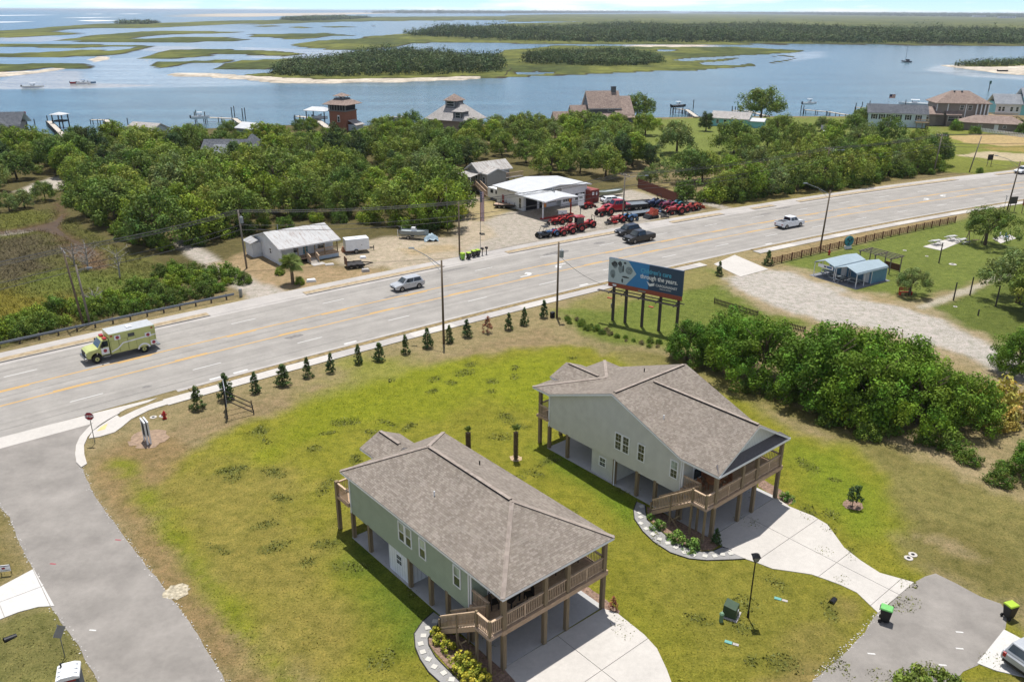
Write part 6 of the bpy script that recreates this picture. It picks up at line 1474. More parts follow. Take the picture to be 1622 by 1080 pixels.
# brown shingled house with chimney
h = thing("gabled_house", "dark-walled waterfront house with stepped brown gable roofs and a chimney", 'house', (29.33,286.73), R(8))
box(h, "wall", -5, 5.5, -5, 5, 0, 6.4, M_DARKSID); gable_ends(h, -5, 5.5, -5, 5, 6.3, 11.0, 'u', M_DARKSID); gable(h, -5.4, 5.9, -5.6, 5.6, 6.2, 11.3, 'u', M_BROWNSH, off=.5, th=.15)
box(h, "wing_wall", 5.5, 9.6, -4, 4, 0, 5.2, M_DARKSID); gable(h, 3.4, 9.9, -7.4, 5, 4.2, 9.6, 'u', M_BROWNSH, "wing_roof", .15, off=.58)
box(h, "porch_wall", -1.5, 9.5, -8.2, -5, 0, 3.6, M_DARKSID); roof_part("porch_roof", [(-1.9, -8.8, 3.5), (9.8, -8.8, 3.5), (9.8, -5, 5.0), (-1.9, -5, 5.0)], [[0, 1, 2, 3]], M_BROWNSH, h, .15)
win(h, 2.2, -5, 5.1, 6.0, 1.7); win(h, -5, -1.8, 5.0, 5.9, .6, 'left'); win(h, -5, 0, 9.0, 9.9, .5, 'left')
box(h, "chimney", 3.4, 4.9, -.6, .6, 9.5, 12.4, M_DARKSID); box(h, "chimney_cap", 3.3, 5.0, -.7, .7, 12.4, 12.6, M_BLACK)
box(h, "side_wing_wall", -10.5, -5, -5.2, 2.5, 0, 3.4, M_DARKSID); gable(h, -10.9, -4.6, -5.8, 3.1, 3.3, 6.9, 'u', M_BROWNSH, "side_wing_roof", .15); gable_ends(h, -10.5, -5.05, -5.2, 2.5, 3.3, 6.5, 'u', M_DARKSID)
box(h, "far_wing_wall", -16, -10.5, -3, 2.5, 0, 2.4, M_DARKSID); gable(h, -16.4, -10.2, -3.6, 3.1, 2.3, 4.8, 'u', M_BROWNSH, "far_wing_roof", .15); gable_ends(h, -16, -10.5, -3, 2.5, 2.3, 4.4, 'u', M_DARKSID)

# dark grey roofed house in the wood
h = thing("grey_roofed_house", "house with a big dark grey hipped roof hidden in the wood", 'house', (-68.25,206.79), R(2))
box(h, "wall", -7.2, 5.5, -4, 6, 0, 3.4, M_PALEBLUE); gable_ends(h, -7.2, 5.5, -4, 6, 3.3, 5.8, 'u', M_PALEBLUE)
gable(h, -7.8, 6.2, -5, 6.4, 3.2, 6.3, 'u', M_DGSH, th=.12); 
roof_part("wing_roof", [(1.5, -9, 2.6), (8.6, -9, 2.6), (8.6, 4.5, 2.6), (1.5, 4.5, 2.6), (4.2, -1.5, 7.6), (4.2, .8, 7.6)], [[0, 1, 4], [1, 2, 5, 4], [2, 3, 5], [3, 0, 4, 5]], M_DGSH, h, .12); box(h, "wing_wall", 2, 8, -8.4, 4, 0, 2.6, M_PALEBLUE)
roof_part("dormer_roof", [(-4.8, -6.0, 3.1), (3.2, -6.0, 3.1), (3.0, -1.5, 5.35), (-4.8, -1.5, 5.35)], [[0, 1, 2, 3]], shingles("mid_grey_shingles", [A(150, 156, 164), A(140, 146, 154), A(160, 164, 170)], .3, .2), h, .12)

# smaller roofs along the left shore
h = thing("shore_house", "grey-gabled house at the far left of the shore", 'house', (-155.19,257.73), R(12))
box(h, "wall", -8, 5, -5, 5, 0, 3.6, M_BROWNSID); gable(h, -8.5, 6.5, -5.6, 5.6, 3.5, 6.8, 'u', M_DGSH, th=.12); gable(h, -5.0, 3.6, -7.4, 0, 3.4, 6.2, 'v', M_DGSH, "front_gable_roof", .12); gable_ends(h, -4.6, 3.2, -7, -6.9, 3.4, 5.8, 'v', M_GREYWOOD); box(h, "porch_wall", -4.6, 3.2, -7, -5, 0, 3.4, M_GREYWOOD); win(h, -.7, -7.03, 3.7, 4.9, 1.0)
h = thing("shore_cottage", "small pale-roofed cottage between the piers and the wood", 'house', (-109.06,252.49), R(-22))
box(h, "wall", -5, 5, -3.4, 3.4, 0, 2.9, M_PALEBLUE); gable(h, -5.4, 5.4, -3.9, 3.9, 2.8, 4.6, 'u', M_PALESH, th=.12); gable_ends(h, -5, 5, -3.4, 3.4, 2.8, 4.3, 'u', M_PALEBLUE)
h = thing("shore_shed", "green-walled shed with a white roof edge among the shore trees", 'shed', (-76.82,250.91), R(-30))
box(h, "wall", -4, 4, -3, 3, 0, 3.6, mat("sage_wall", A(150, 172, 164), .7)); gable(h, -4.4, 4.4, -3.5, 3.5, 3.5, 4.9, 'u', M_ROOFW, th=.1); gable_ends(h, -4, 4, -3, 3, 3.5, 4.6, 'u', mat("sage_wall", A(150, 172, 164), .7))
h = thing("solar_cottage", "cottage with a dark panel on its roof between tower and cupola house", 'house', (-38.04,273.27), R(20))
box(h, "wall", -3.5, 3.5, -3, 3, 0, 2.8, M_PALEBLUE); gable(h, -4, 4, -3.5, 3.5, 2.7, 4.2, 'u', M_PALESH, th=.1); gable_ends(h, -3.5, 3.5, -3, 3, 2.7, 3.9, 'u', M_PALEBLUE); roof_part("solar_panel", [(-2, -3.0, 2.98), (2, -3.0, 2.98), (2, -.6, 4.02), (-2, -.6, 4.02)], [[0, 1, 2, 3]], mat("solar_blue", A(40, 60, 100), .2), h, .04)
# right shore
h = thing("teal_cottage", "small teal cottage with a pale roof and white trim by the water", 'house', (74.13,288.34), R(-25))
box(h, "wall", -6, 6, -3.5, 3.5, 0, 2.8, M_TEAL); gable(h, -6.5, 6.5, -4.1, 4.1, 2.7, 4.6, 'u', M_PALESH, th=.12); gable_ends(h, -6, 6, -3.5, 3.5, 2.7, 4.3, 'u', M_TEAL); box(h, "annex", 6, 11, -3, 2, 0, 2.3, M_TEAL); gable(h, 5.8, 11.4, -3.5, 2.5, 2.2, 3.0, 'u', M_ROOFW, "annex_roof", .1)
for u in (-4, -1.5, 1.5, 4): win(h, u, -3.5, .9, 2.2, .9)
h = thing("pale_blue_house", "long pale blue house with dark grey roof and shuttered windows", 'house', (130.35,290.35), R(-16))
box(h, "wall", -9, 9, -4, 4, 0, 4.6, mat("powder_blue_wall", (.55, .66, .70), .6)); gable(h, -9.6, 9.6, -4.8, 4.8, 4.5, 7.0, 'u', M_DGSH, th=.15); gable_ends(h, -9, 9, -4, 4, 4.5, 6.6, 'u', mat("powder_blue_wall", (.55, .66, .70), .6))
for u in (-7.2, -4.8, -2.4, 0.4, 3.4, 6.6): win(h, u, -4, 2.4, 4.0, .9); box(h, "shutter", u - .95, u - .5, -4.05, -4, 2.4, 4.0, M_CHAR); box(h, "shutter", u + .5, u + .95, -4.05, -4, 2.4, 4.0, M_CHAR)
box(h, "side_deck", 5.6, 9.6, -7.4, -4, 1.9, 2.1, M_POST); railing(h, (5.6, -7.3, 0), (9.6, -7.3, 0), 2.1)
for u in (5.8, 7.6, 9.4): box(h, "post", u - .1, u + .1, -7.3, -7.1, 0, 1.9, M_POST)
h = thing("brown_waterfront_house", "large two-storey brown house with hipped roof and white columns", 'house', (152.28,294.53), R(-8))
box(h, "wall", -7.5, 9, -4.5, 5, 0, 7.6, M_BROWNSID); V, F = hip(-8.3, 9.8, -5.4, 5.8, 7.5, 11.2, True, True)
roof_part("roof", [(-8.3, -5.4, 7.5), (9.8, -5.4, 7.5), (9.8, 5.8, 7.5), (-8.3, 5.8, 7.5), (-2.2, .2, 11.2), (3.4, .2, 11.2)], [[0, 1, 5, 4], [1, 2, 5], [2, 3, 4, 5], [3, 0, 4]], M_BROWNSH, h, .2)
box(h, "wing_wall", -13.5, -7.5, -6, 2, 0, 4.0, M_BROWNSID); roof_part("wing_roof", [(-14.2, -6.8, 3.9), (-5.5, -6.8, 3.9), (-5.5, 2.8, 3.9), (-14.2, 2.8, 3.9), (-9, -2, 6.0), (-7.6, -2, 6.0)], [[0, 1, 5, 4], [1, 2, 5], [2, 3, 4, 5], [3, 0, 4]], M_BROWNSH, h, .2)
box(h, "bay_wall", -4.2, -.2, -6.2, -4.5, 0, 3.9, M_BROWNSID); roof_part("bay_roof", [(-4.7, -6.8, 3.8), (.3, -6.8, 3.8), (.3, -4.5, 4.9), (-4.7, -4.5, 4.9)], [[0, 1, 2, 3]], M_BROWNSH, h, .15); win(h, -2.2, -6.2, 1.6, 3.4, 3.2)
for u in (-7.4, -3.9, 1.9): box(h, "corner_board", u - .15, u + .15, -4.56, -4.5, 0, 7.5, M_TRIM)
for u in (5.2, 6.6, 7.8, 8.9): MB().cyl((u, -5.0, 0), (u, -5.0, 7.4), .22, n=10).build("column", M_TRIM, h)
for u, z in ((.6, 5.2), (3.2, 5.2), (-10.6, 1.4), (-12.2, 1.4), (.6, 1.6), (3.2, 1.6)): win(h, u, -6 if u < -8 else -4.5, z, z + 1.6, 1.3)
for u in (-1.4, 1.0): box(h, "roof_vent", u - .25, u + .25, -.6, -.2, 10.7, 11.2, M_BLACK)
h = thing("low_brown_house", "low brown house with a long hipped roof behind the white picket fence", 'house', (157.66,280.02), R(-22))
box(h, "wall", -9, 9, -3.4, 3.4, 0, 2.6, M_BROWNSID); roof_part("roof", [(-9.8, -4.2, 2.5), (9.8, -4.2, 2.5), (9.8, 4.2, 2.5), (-9.8, 4.2, 2.5), (-5, 0, 4.6), (5.5, 0, 4.6)], [[0, 1, 5, 4], [1, 2, 5], [2, 3, 4, 5], [3, 0, 4]], M_BROWNSH, h, .15)
win(h, 1.2, -3.4, .05, 2.1, 1.2, name="door", m=M_TRIM); win(h, 3.6, -3.4, 1.0, 2.0, 1.0); win(h, -3.5, -3.4, 1.0, 2.0, 1.0)
h = thing("teal_house", "bright teal stilt house with grey roof at the right shore", 'house', (180.64,304.39), R(-14))
box(h, "wall", -9, 10, -4, 5, 2.4, 6.4, M_TEAL); box(h, "white_front", -9.1, -1, -4.1, -4, 2.4, 6.3, M_WSID); gable(h, -9.8, 6, -5, 5.6, 6.2, 9.2, 'u', shingles("light_grey_shingles", [A(168, 174, 180), A(156, 160, 168), A(178, 182, 188)], .3, .2), th=.15); gable(h, -1, 11, -4.6, 6, 8.4, 11.4, 'u', shingles("light_grey_shingles", [A(168, 174, 180), A(156, 160, 168), A(178, 182, 188)], .3, .2), "upper_roof", .15); box(h, "upper_wall", -.5, 10, -3.5, 5, 6.4, 8.6, M_TEAL)
for u in (-7.8, -6.6, -4, -2.2, 1.5, 5): win(h, u, -4.1 if u < 0 else -4, 3.6, 5.2, .9)
box(h, "deck", -13, -3, -9, -4.1, 2.3, 2.5, M_DECK); railing(h, (-13, -8.9, 0), (-3, -8.9, 0), 2.5)
for u in (-12.8, -9.5, -6, -3.2, 2, 7): box(h, "post", u - .12, u + .12, -8.8 if u < 0 else -3.9, -8.56 if u < 0 else -3.66, 0, 2.3, M_POST)
m = MB(); m.beam((-3, -8.6, 2.4), (1.2, -8.6, .1), 1.2, .2); m.build("stairs", M_STAIR, h)
h = thing("garden_shed", "small grey-roofed shed on the back lawn", 'shed', (99.13,266.14), R(-20))
box(h, "wall", -2, 2, -1.6, 1.6, 0, 2.2, M_BROWNSID); gable(h, -2.3, 2.3, -1.9, 1.9, 2.1, 3.0, 'u', M_DGSH, th=.1); box(h, "lean_to", -1.5, 3.5, -3.4, -1.6, 0, 1.6, M_TRIM)
for (x, y), w_, lab in (((3940.82,7471.33), 60, "wide white building on the distant mainland"), ((3711.84,7132.59), 40, "smaller white building on the distant mainland"), ((3326.61,5981.58), 110, "long pale building on the distant mainland shore")):
    h = thing("distant_building", lab, 'building', (x, y, 0)); box(h, "wall", -w_ / 2, w_ / 2, 0, 30, 0, 13, M_TRIM); box(h, "roof", -w_ / 2 - 2, w_ / 2 + 2, -2, 32, 13, 15, M_ROOFW)
    for k in range(5): box(h, "window", -w_ * .42 + k * w_ * .19, -w_ * .42 + k * w_ * .19 + w_ * .09, -.6, -.1, 5, 9, M_GLASS)

# white picket fence far right
def picket_fence(name, label, a, b, h_, m, pw=.10, gap=.09, group=None):
    a, b = Vector((*a, 0)), Vector((*b, 0)); L = (b - a).length
    f = thing(name, label, 'fence', a, math.atan2(b.y - a.y, b.x - a.x), group)
    pk = MB().add([(-pw / 2, -.012, .05), (pw / 2, -.012, .05), (pw / 2, -.012, h_ - .06), (0, -.012, h_), (-pw / 2, -.012, h_ - .06), (-pw / 2, .012, .05), (pw / 2, .012, .05), (pw / 2, .012, h_ - .06), (0, .012, h_), (-pw / 2, .012, h_ - .06)],
                  [(0, 1, 2, 3, 4), (9, 8, 7, 6, 5), (0, 5, 6, 1), (1, 6, 7, 2), (2, 7, 8, 3), (3, 8, 9, 4), (4, 9, 5, 0)]).mesh("picket", m)
    n = int(L / (pw + gap))
    for i in range(n): inst("picket", pk, f, ((i + .5) * L / n, -.04, 0))
    for z in (h_ * .25, h_ * .75): box(f, "rail", 0, L, -.025, .02, z - .04, z + .04, m)
    k = max(1, int(L / 2.4))
    for i in range(k + 1): box(f, "post", L * i / k - .05, L * i / k + .05, .02, .12, 0, h_, m)
    return f
picket_fence("picket_fence", "white picket fence in front of the low brown house", (152.02,275.23), (160.06,258.47), 1.3, M_TRIM, .35, .18)
M_OLDW = mat("old_fence_wood", A(104, 92, 74), .9, var=.3)
picket_fence("picket_fence", "short weathered picket fence on the billboard lawn", (26.78,103.79), (31.10,98.73), .85, M_OLDW, .11, .10)
picket_fence("picket_fence", "second length of weathered picket fence, half hidden by shrubs", (33.21,95.37), (35.32,93.24), .8, M_OLDW, .11, .10)
# brown board fence by the tractor yard
M_BFENCE = mat("red_brown_boards", A(132, 78, 60), .85, var=.25)
f0, f1 = (27.36,180.69), (33.04,164.89)
fb = thing("board_fence", "tall red-brown board fence at the back of the tractor yard", 'fence', f0, math.atan2(f1[1] - f0[1], f1[0] - f0[0]))
L = math.dist(f0, f1); bm_ = MB().box(-.14, .14, -.02, .02, .05, 2.1).mesh("board", M_BFENCE)
for i in range(int(L / .3)): inst("board", bm_, fb, (.15 + i * .3, 0, .02 * (i % 3)))
for z in (.5, 1.6): box(fb, "rail", 0, L, .02, .06, z - .05, z + .05, M_BFENCE)
for i in range(9): box(fb, "post", L * i / 8 - .06, L * i / 8 + .06, .06, .16, 0, 2.2, M_BFENCE)
# brown rail fence along the park
rf = thing("rail_fence", "long red-brown slatted rail fence along the park's road side", 'fence', (0, 0, 0))
M_RF = mat("red_brown_rail", A(120, 74, 56), .85, var=.2)
ss = np.arange(101.8, 153.5, 2.45)
pm = MB().box(-.07, .07, -.07, .07, 0, 1.25).mesh("post", M_RF); rl = MB().box(-1.15, 1.15, -.02, .02, -.05, .05).mesh("rail", M_RF); st_ = MB().box(-.04, .04, -.045, -.02, .12, 1.1).mesh("stile", M_RF)
for k, s in enumerate(ss):
    o = -17.6 + 1.5 * (s - 101.8) / 52
    x, y = road(s, o); inst("post", pm, rf, (x, y, 0), road_dir(s))
    if k < len(ss) - 1:
        x, y = road(s + 1.225, o + .03); a = road_dir(s + 1.2) + .03
        for z in (.2, .42, .64, .86, 1.08): inst("rail", rl, rf, (x, y, z), a)
        for dx in (-.6, 0, .6): inst("stile", st_, rf, (x + math.cos(a) * dx, y + math.sin(a) * dx, 0), a)

# ---------------------------------------------------------------- docks and boats
def pilings(parent, pts, top=1.6, r=.16):
    for x, y in pts: MB().cyl((x, y, -2.5), (x, y, top), r, n=8).build("piling", M_PILE, parent)
def dock(label, pts, w, z=.35, extra=(), top=1.5, name="dock"):
    d_ = thing(name, label, 'dock', (0, 0, 0))
    for a, b in zip(pts, pts[1:]):
        a, b = Vector((*a, 0)), Vector((*b, 0)); L = (b - a).length; d = (b - a) / L; nrm = Vector((-d.y, d.x, 0))
        m = MB(); m.beam((a.x, a.y, z), (b.x, b.y, z), w, .2); m.build("walkway", M_PLANK, d_)
        n = max(2, int(L / 4))
        for i in range(n + 1):
            p_ = a + d * L * i / n
            for s_ in (-1, 1): q_ = p_ + nrm * s_ * (w / 2 + .15); MB().cyl((q_.x, q_.y, -2.5), (q_.x, q_.y, z + .3), .14, n=7).build("piling", M_PILE, d_)
    pilings(d_, extra, top); return d_
def boat(name, label, loc, rz, L=6., canopy=None, hull=None, cabin=True, cat='boat', outboard=True):
    b = thing(name, label, cat, loc, rz); W = L * .34; hull = hull or M_TRIM
    m = MB(); st = [(-.5, .9, 0.), (-.2, 1., 0.), (.15, .95, .03), (.38, .6, .12), (.5, .04, .22)]
    for k, (x, w, dz) in enumerate(st):
        for y, z in ((-w, .85 + dz), (-w * .75, .15 + dz), (0, -.1 + dz), (w * .75, .15 + dz), (w, .85 + dz)): m.v.append((x * L, y * W / 2, z))
        if k:
            o = (k - 1) * 5
            for i in range(4): m.f.append((o + i, o + 5 + i, o + 6 + i, o + 1 + i))
            m.f.append((o, o + 4, o + 9, o + 5)) if False else None
    m.f.append((4, 3, 2, 1, 0)); m.build("hull", hull, b)
    dk = [(x * L, -w * W / 2 * .96, .66 + dz) for x, w, dz in st]; dk2 = [(x * L, w * W / 2 * .96, .66 + dz) for x, w, dz in st]
    m = MB()
    for i in range(4): m.add([dk[i], dk[i + 1], dk2[i + 1], dk2[i]], [(0, 1, 2, 3)])
    m.build("deck", M_PALEGREY, b)
    if cabin: box(b, "console", -.1 * L, .06 * L, -W * .18, W * .18, .6, 1.4, M_TRIM, .05); box(b, "windscreen", .06 * L, .075 * L, -W * .17, W * .17, 1.2, 1.75, M_GLASS)
    if canopy:
        for x in (-.12, .06):
            for y in (-.2, .2): box(b, "canopy_post", x * L - .03, x * L + .03, y * W - .03, y * W + .03, 1.3, 2.1, M_GALV)
        box(b, "canopy_top", -.17 * L, .12 * L, -W * .3, W * .3, 2.1, 2.2, canopy, .04)
    if outboard: box(b, "outboard_motor", -.57 * L, -.5 * L, -.2, .2, .2, 1.3, M_BLACK, .06)
    return b
dock("straight plank pier with a roofed boat lift at the left shore", [(-131.34,247.88), (-157.65,288.35)], 1.5, extra=[(-160.56,284.59), (-161.56,294.63)])
b = thing("boat_lift", "small white-roofed boat lift standing in the water beside the pier", 'boat lift', (-151.00,283.31), R(-10)); 
for x in (-1.8, 1.8):
    for y in (-1.5, 1.5): MB().cyl((x, y, -2), (x, y, 3.3), .2, n=8).build("piling", M_PILE, b)
roof_part("roof", [(-2.4, -2.1, 3.3), (2.4, -2.1, 3.3), (2.4, 2.1, 3.3), (-2.4, 2.1, 3.3), (0, 0, 4.0)], [[0, 1, 4], [1, 2, 4], [2, 3, 4], [3, 0, 4]], M_ROOFW, b, .1); box(b, "cradle", -1.6, 1.6, -1.4, 1.4, .9, 1.4, M_PILE)
dock("L-shaped plank dock beside the small pale-roofed cottage", [(-123.05,264.45), (-140.21,292.45), (-145.13,292.27)], 1.6, extra=[(-131.24,288.92)])
dock("long plank dock with boat lifts at mid shore", [(-85.72,273.15), (-97.45,297.60), (-108.95,300.81)], 1.6, extra=[(-110.29,294.77), (-111.70,299.99), (-106.82,294.89), (-102.22,309.54), (-102.50,313.36), (-97.23,305.98), (-96.89,307.86)], top=3.0)
boat("motorboat", "white motorboat raised on the lift of the mid-shore dock", (*(-108.00,293.65), .8), R(20), 6, M_TRIM)
dock("timber dock with a roofed lift in front of the brick tower", [(-59.82,274.05), (-69.37,298.66), (-77.75,305.74)], 2.0, extra=[(-76.77,299.50), (-74.59,297.81), (-71.91,299.67)], top=1.6)
b = thing("boat_lift", "white-roofed boat lift beside the brick tower", 'boat lift', (-67.61,296.32), R(-20))
for x in (-3.6, 3.6):
    for y in (-2.2, 2.2): MB().cyl((x, y, -2), (x, y, 3.6), .18, n=8).build("piling", M_PILE, b)
roof_part("roof", [(-4.4, -3, 3.6), (4.4, -3, 3.6), (4.4, 3, 3.6), (-4.4, 3, 3.6), (-2.4, 0, 4.7), (2.4, 0, 4.7)], [[0, 1, 5, 4], [1, 2, 5], [2, 3, 4, 5], [3, 0, 4]], M_ROOFW, b, .12)
boat("motorboat", "white motorboat under the roofed lift by the brick tower", (*(-67.18,296.34), .6), R(-20), 6)
dock("dock with a dark-canopied boat on its lift near the lone oak", [(66.64,309.39), (67.56,331.79), (63.42,336.02)], 1.6, extra=[(60.91,329.84), (61.52,327.78), (65.59,330.02), (73.85,350.36)], top=2.4)
boat("motorboat", "dark covered boat with white top on the lift near the lone oak", (*(65.06,336.42), .9), R(20), 6.5, M_TRIM, M_BLACK)
dock("low dock behind the lone oak", [(93.19,312.33), (90.48,328.43), (84.87,330.34)], 1.5, extra=[(85.37,332.93), (86.08,330.84), (87.61,333.02)], top=1.8)
dock("railed plank pier on the right waterfront lawn", [(124.52,317.45), (121.03,327.54), (114.08,333.70)], 1.5, extra=[(112.59,334.01), (112.89,331.90)], top=2.2)
boat("motorboat", "white motorboat on the lift at the railed plank pier", (*(120.32,347.64), 1.0), R(15), 6.5, M_TRIM)
dock("dock between the lone waterfront tree and the pale blue house", [(138.89,326.16), (141.11,341.51), (137.64,343.66)], 1.5, extra=[(134.18,334.88), (138.42,339.39), (143.29,344.03)], top=3.0)
boat("sport_fishing_boat", "large white sport fishing boat moored behind the pale blue house", (*(170.40,364.18), -.6), R(160), 12, M_TRIM)
dock("dock leading to the white sport fishing boat", [(159.34,335.55), (161.75,349.36), (160.71,351.70)], 1.6, extra=[(162.19,354.07)], top=2.5)
def sailboat(label, loc):
    b = boat("sailboat", label, (*loc, -.8), R(110), 10, None, mat("navy_hull", A(70, 84, 104), .4), True, 'sailboat', False)
    MB().cyl((.6, 0, .6), (.9, 0, 13.5), .16, .1, 6).build("mast", M_GALV, b); MB().cyl((.6, 0, 1.8), (-3.6, 0, 1.7), .16, n=6).build("boom", M_BLACK, b)
    m = MB(); m.tube([(4.9, 0, 1.0), (.9, 0, 13.3)], .02, 4); m.build("forestay", M_GALV, b); m = MB(); m.tube([(-4.6, 0, 1.0), (.9, 0, 13.3)], .02, 4); m.build("backstay", M_GALV, b)
    box(b, "sail_cover", -3.4, .5, -.2, .2, 1.75, 2.1, mat("dark_canvas", A(50, 56, 70), .8)); box(b, "dodger", -2.6, -.8, -1.1, 1.1, 1.0, 2.0, mat("dark_canvas2", A(60, 62, 70), .8), .1)
sailboat("dark-hulled sailboat with bare mast anchored in the channel", (312.23,693.39))
boat("motorboat", "white cabin cruiser drawn up by the left sand flat", (*(-238.84,428.62), -.7), R(10), 10, M_TRIM)
boat("motorboat", "pale blue boat aground on the left sand flat", (*(-225.01,452.09), -.7), R(5), 7, mat("blue_canvas", A(110, 160, 215), .6)); 
boat("skiff", "small red boat beside the pale blue one on the sand flat", (*(-230.48,453.78), -.8), R(15), 4.5, None, M_RED, False)
boat("skiff", "small light boat trailing the pale blue one on the sand flat", (*(-222.67,456.23), -.8), R(-5), 4.5, None, mat("sky_hull", A(130, 170, 210), .5), False)
boat("skiff", "dark skiff beached on the sandy point at right", (*(326.22,578.98), -.5), R(0), 7, None, M_BLACK, False)
boat("motorboat", "tiny speedboat under way near the far marsh", (*(-335.73,2125.27), -.9), R(0), 9, M_TRIM)
def beacon(label, loc, h_, m): b = thing("channel_marker", label, 'marker', (*loc, 0)); MB().cyl((0, 0, -2), (0, 0, h_), .22, .2, 8).build("pile", M_PILE, b); box(b, "day_board", -.55, .55, -.3, -.2, h_ - 1.5, h_, m)
beacon("red channel marker on a piling off the left pier", (-165.02,287.71), 3.6, mat("marker_red", A(200, 60, 56), .5)); beacon("green channel marker on a piling off the right shore", (242.47,439.36), 3.8, mat("marker_green", A(50, 110, 90), .5))
def flagpole(name, label, loc, h_, fw, fh, hang):
    f = thing(name, label, 'flag', (*loc, 0), 0); MB().cyl((0, 0, 0), (0, 0, h_), .05, .03, 8).build("pole", M_GALV, f); MB().cyl((0, 0, h_), (0, 0, h_ + .14), .08, .06, 8).build("finial", M_GALV, f)
    rd, wh, bl = mat("flag_red", A(178, 44, 52), .8), mat("flag_white", (.72, .72, .72), .8), mat("flag_blue", A(44, 56, 104), .8)
    def cloth(x0, x1, z0, z1, m_, nm, dy=0.):
        mb = MB(); n = 8
        for i in range(n):
            a, b = x0 + (x1 - x0) * i / n, x0 + (x1 - x0) * (i + 1) / n
            w = lambda x: .12 * math.sin(x * 5.) * (1 if not hang else 1.6)
            mb.add([(a, w(a) + dy, z0), (b, w(b) + dy, z0), (b, w(b) + dy, z1), (a, w(a) + dy, z1)], [(0, 1, 2, 3)])
        return mb.build(nm, m_, f)
    z0 = h_ - .1 - fh
    if hang:
        for k in range(7): cloth(.05 + fw * k / 7 * .4, .05 + fw * (k + 1) / 7 * .4, z0, h_ - .1, rd if k % 2 == 0 else wh, "stripe")
        cloth(.04, .3, h_ - .1 - fh * .35, h_ - .1, bl, "canton", -.03)
        for r_ in range(5):
            for k in range(2): box(f, "star", .09 + k * .12, .14 + k * .12, -.15, -.1, h_ - .3 - r_ * fh * .07, h_ - .25 - r_ * fh * .07, wh)
    else:
        for k in range(7): cloth(.05, fw, z0 + fh * k / 7, z0 + fh * (k + 1) / 7, rd if k % 2 == 0 else wh, "stripe")
        cloth(.05, fw * .42, z0 + fh * .45, h_ - .1, bl, "canton", -.02)
flagpole("flagpole", "flagpole with a tall striped flag hanging beside the shop's lot", (-5.60,141.20), 7.2, 1.6, 5.2, True)
flagpole("flagpole", "small striped flag flying on the waterfront behind the pale blue house", (141.06,322.12), 7.5, 2.2, 1.4, False)

# ---------------------------------------------------------------- vehicles
def carpaint(name, col, metal=.0, rough=.28): 
    t = NT(name); n = t.noise(2., 3, .5, t.obj()); t.link(t.ramp(n, [(.3, tuple(c * .93 for c in col)), (.7, tuple(min(1, c * 1.05) for c in col))]), t.b.inputs['Base Color'])
    t.b.inputs['Roughness'].default_value = rough; t.b.inputs['Metallic'].default_value = metal; t.b.inputs['Coat Weight'].default_value = .35; t.b.inputs['Coat Roughness'].default_value = .06; return t.m
M_TYRE = mat("tyre_rubber", A(44, 43, 42), .85, var=.2); M_RIM = mat("alloy_rim", A(176, 178, 180), .3, .8); M_LAMP = mat("headlamp", (.75, .77, .78), .1, spec=.8); M_TAIL = mat("tail_lamp", A(190, 30, 30), .2); M_CARGLASS = glass("car_glass", (.02, .03, .035), .04); M_PLASTIC = mat("black_plastic", A(40, 40, 42), .6)
M_INTERIOR = mat("bed_liner", A(62, 62, 66), .8)
def wheel(parent, x, y, r, w, rimm=None, rimr=.62, n=18):
    s = 1 if y > 0 else -1
    wl_ = MB().cyl((x, y - w / 2, r), (x, y + w / 2, r), r, n=n).build("wheel", M_TYRE, parent, smooth=False, bevel=.03)
    MB().cyl((x, y + s * (w / 2 - .02), r), (x, y + s * (w / 2 + .015), r), r * rimr, r * rimr * .92, n=14).build("rim", rimm or M_RIM, wl_)
    MB().cyl((x, y + s * (w / 2), r), (x, y + s * (w / 2 + .03), r), r * .16, n=8).build("hub", M_PLASTIC, wl_)
    return wl_
def lerp4(q, s, t_):
    a, b, c, d = [Vector(p) for p in q]; return (a.lerp(b, s)).lerp(d.lerp(c, s), t_)
def pane_on(parent, q, s0, s1, t0, t1, m, name="window", off=.012):
    a, b, c, d = (lerp4(q, *st) for st in ((s0, t0), (s1, t0), (s1, t1), (s0, t1)))
    n = (b - a).cross(d - a).normalized() * off
    return MB().add([a + n, b + n, c + n, d + n, a - n, b - n, c - n, d - n], [(0, 1, 2, 3), (7, 6, 5, 4), (0, 4, 5, 1), (1, 5, 6, 2), (2, 6, 7, 3), (3, 7, 4, 0)]).build(name, m, parent)
def arch(cx, r, z0, n=7):
    return [(cx + r * math.cos(math.pi * (1 - k / n)), z0 + r * math.sin(math.pi * (1 - k / n)) * 1.0) for k in range(n + 1)]
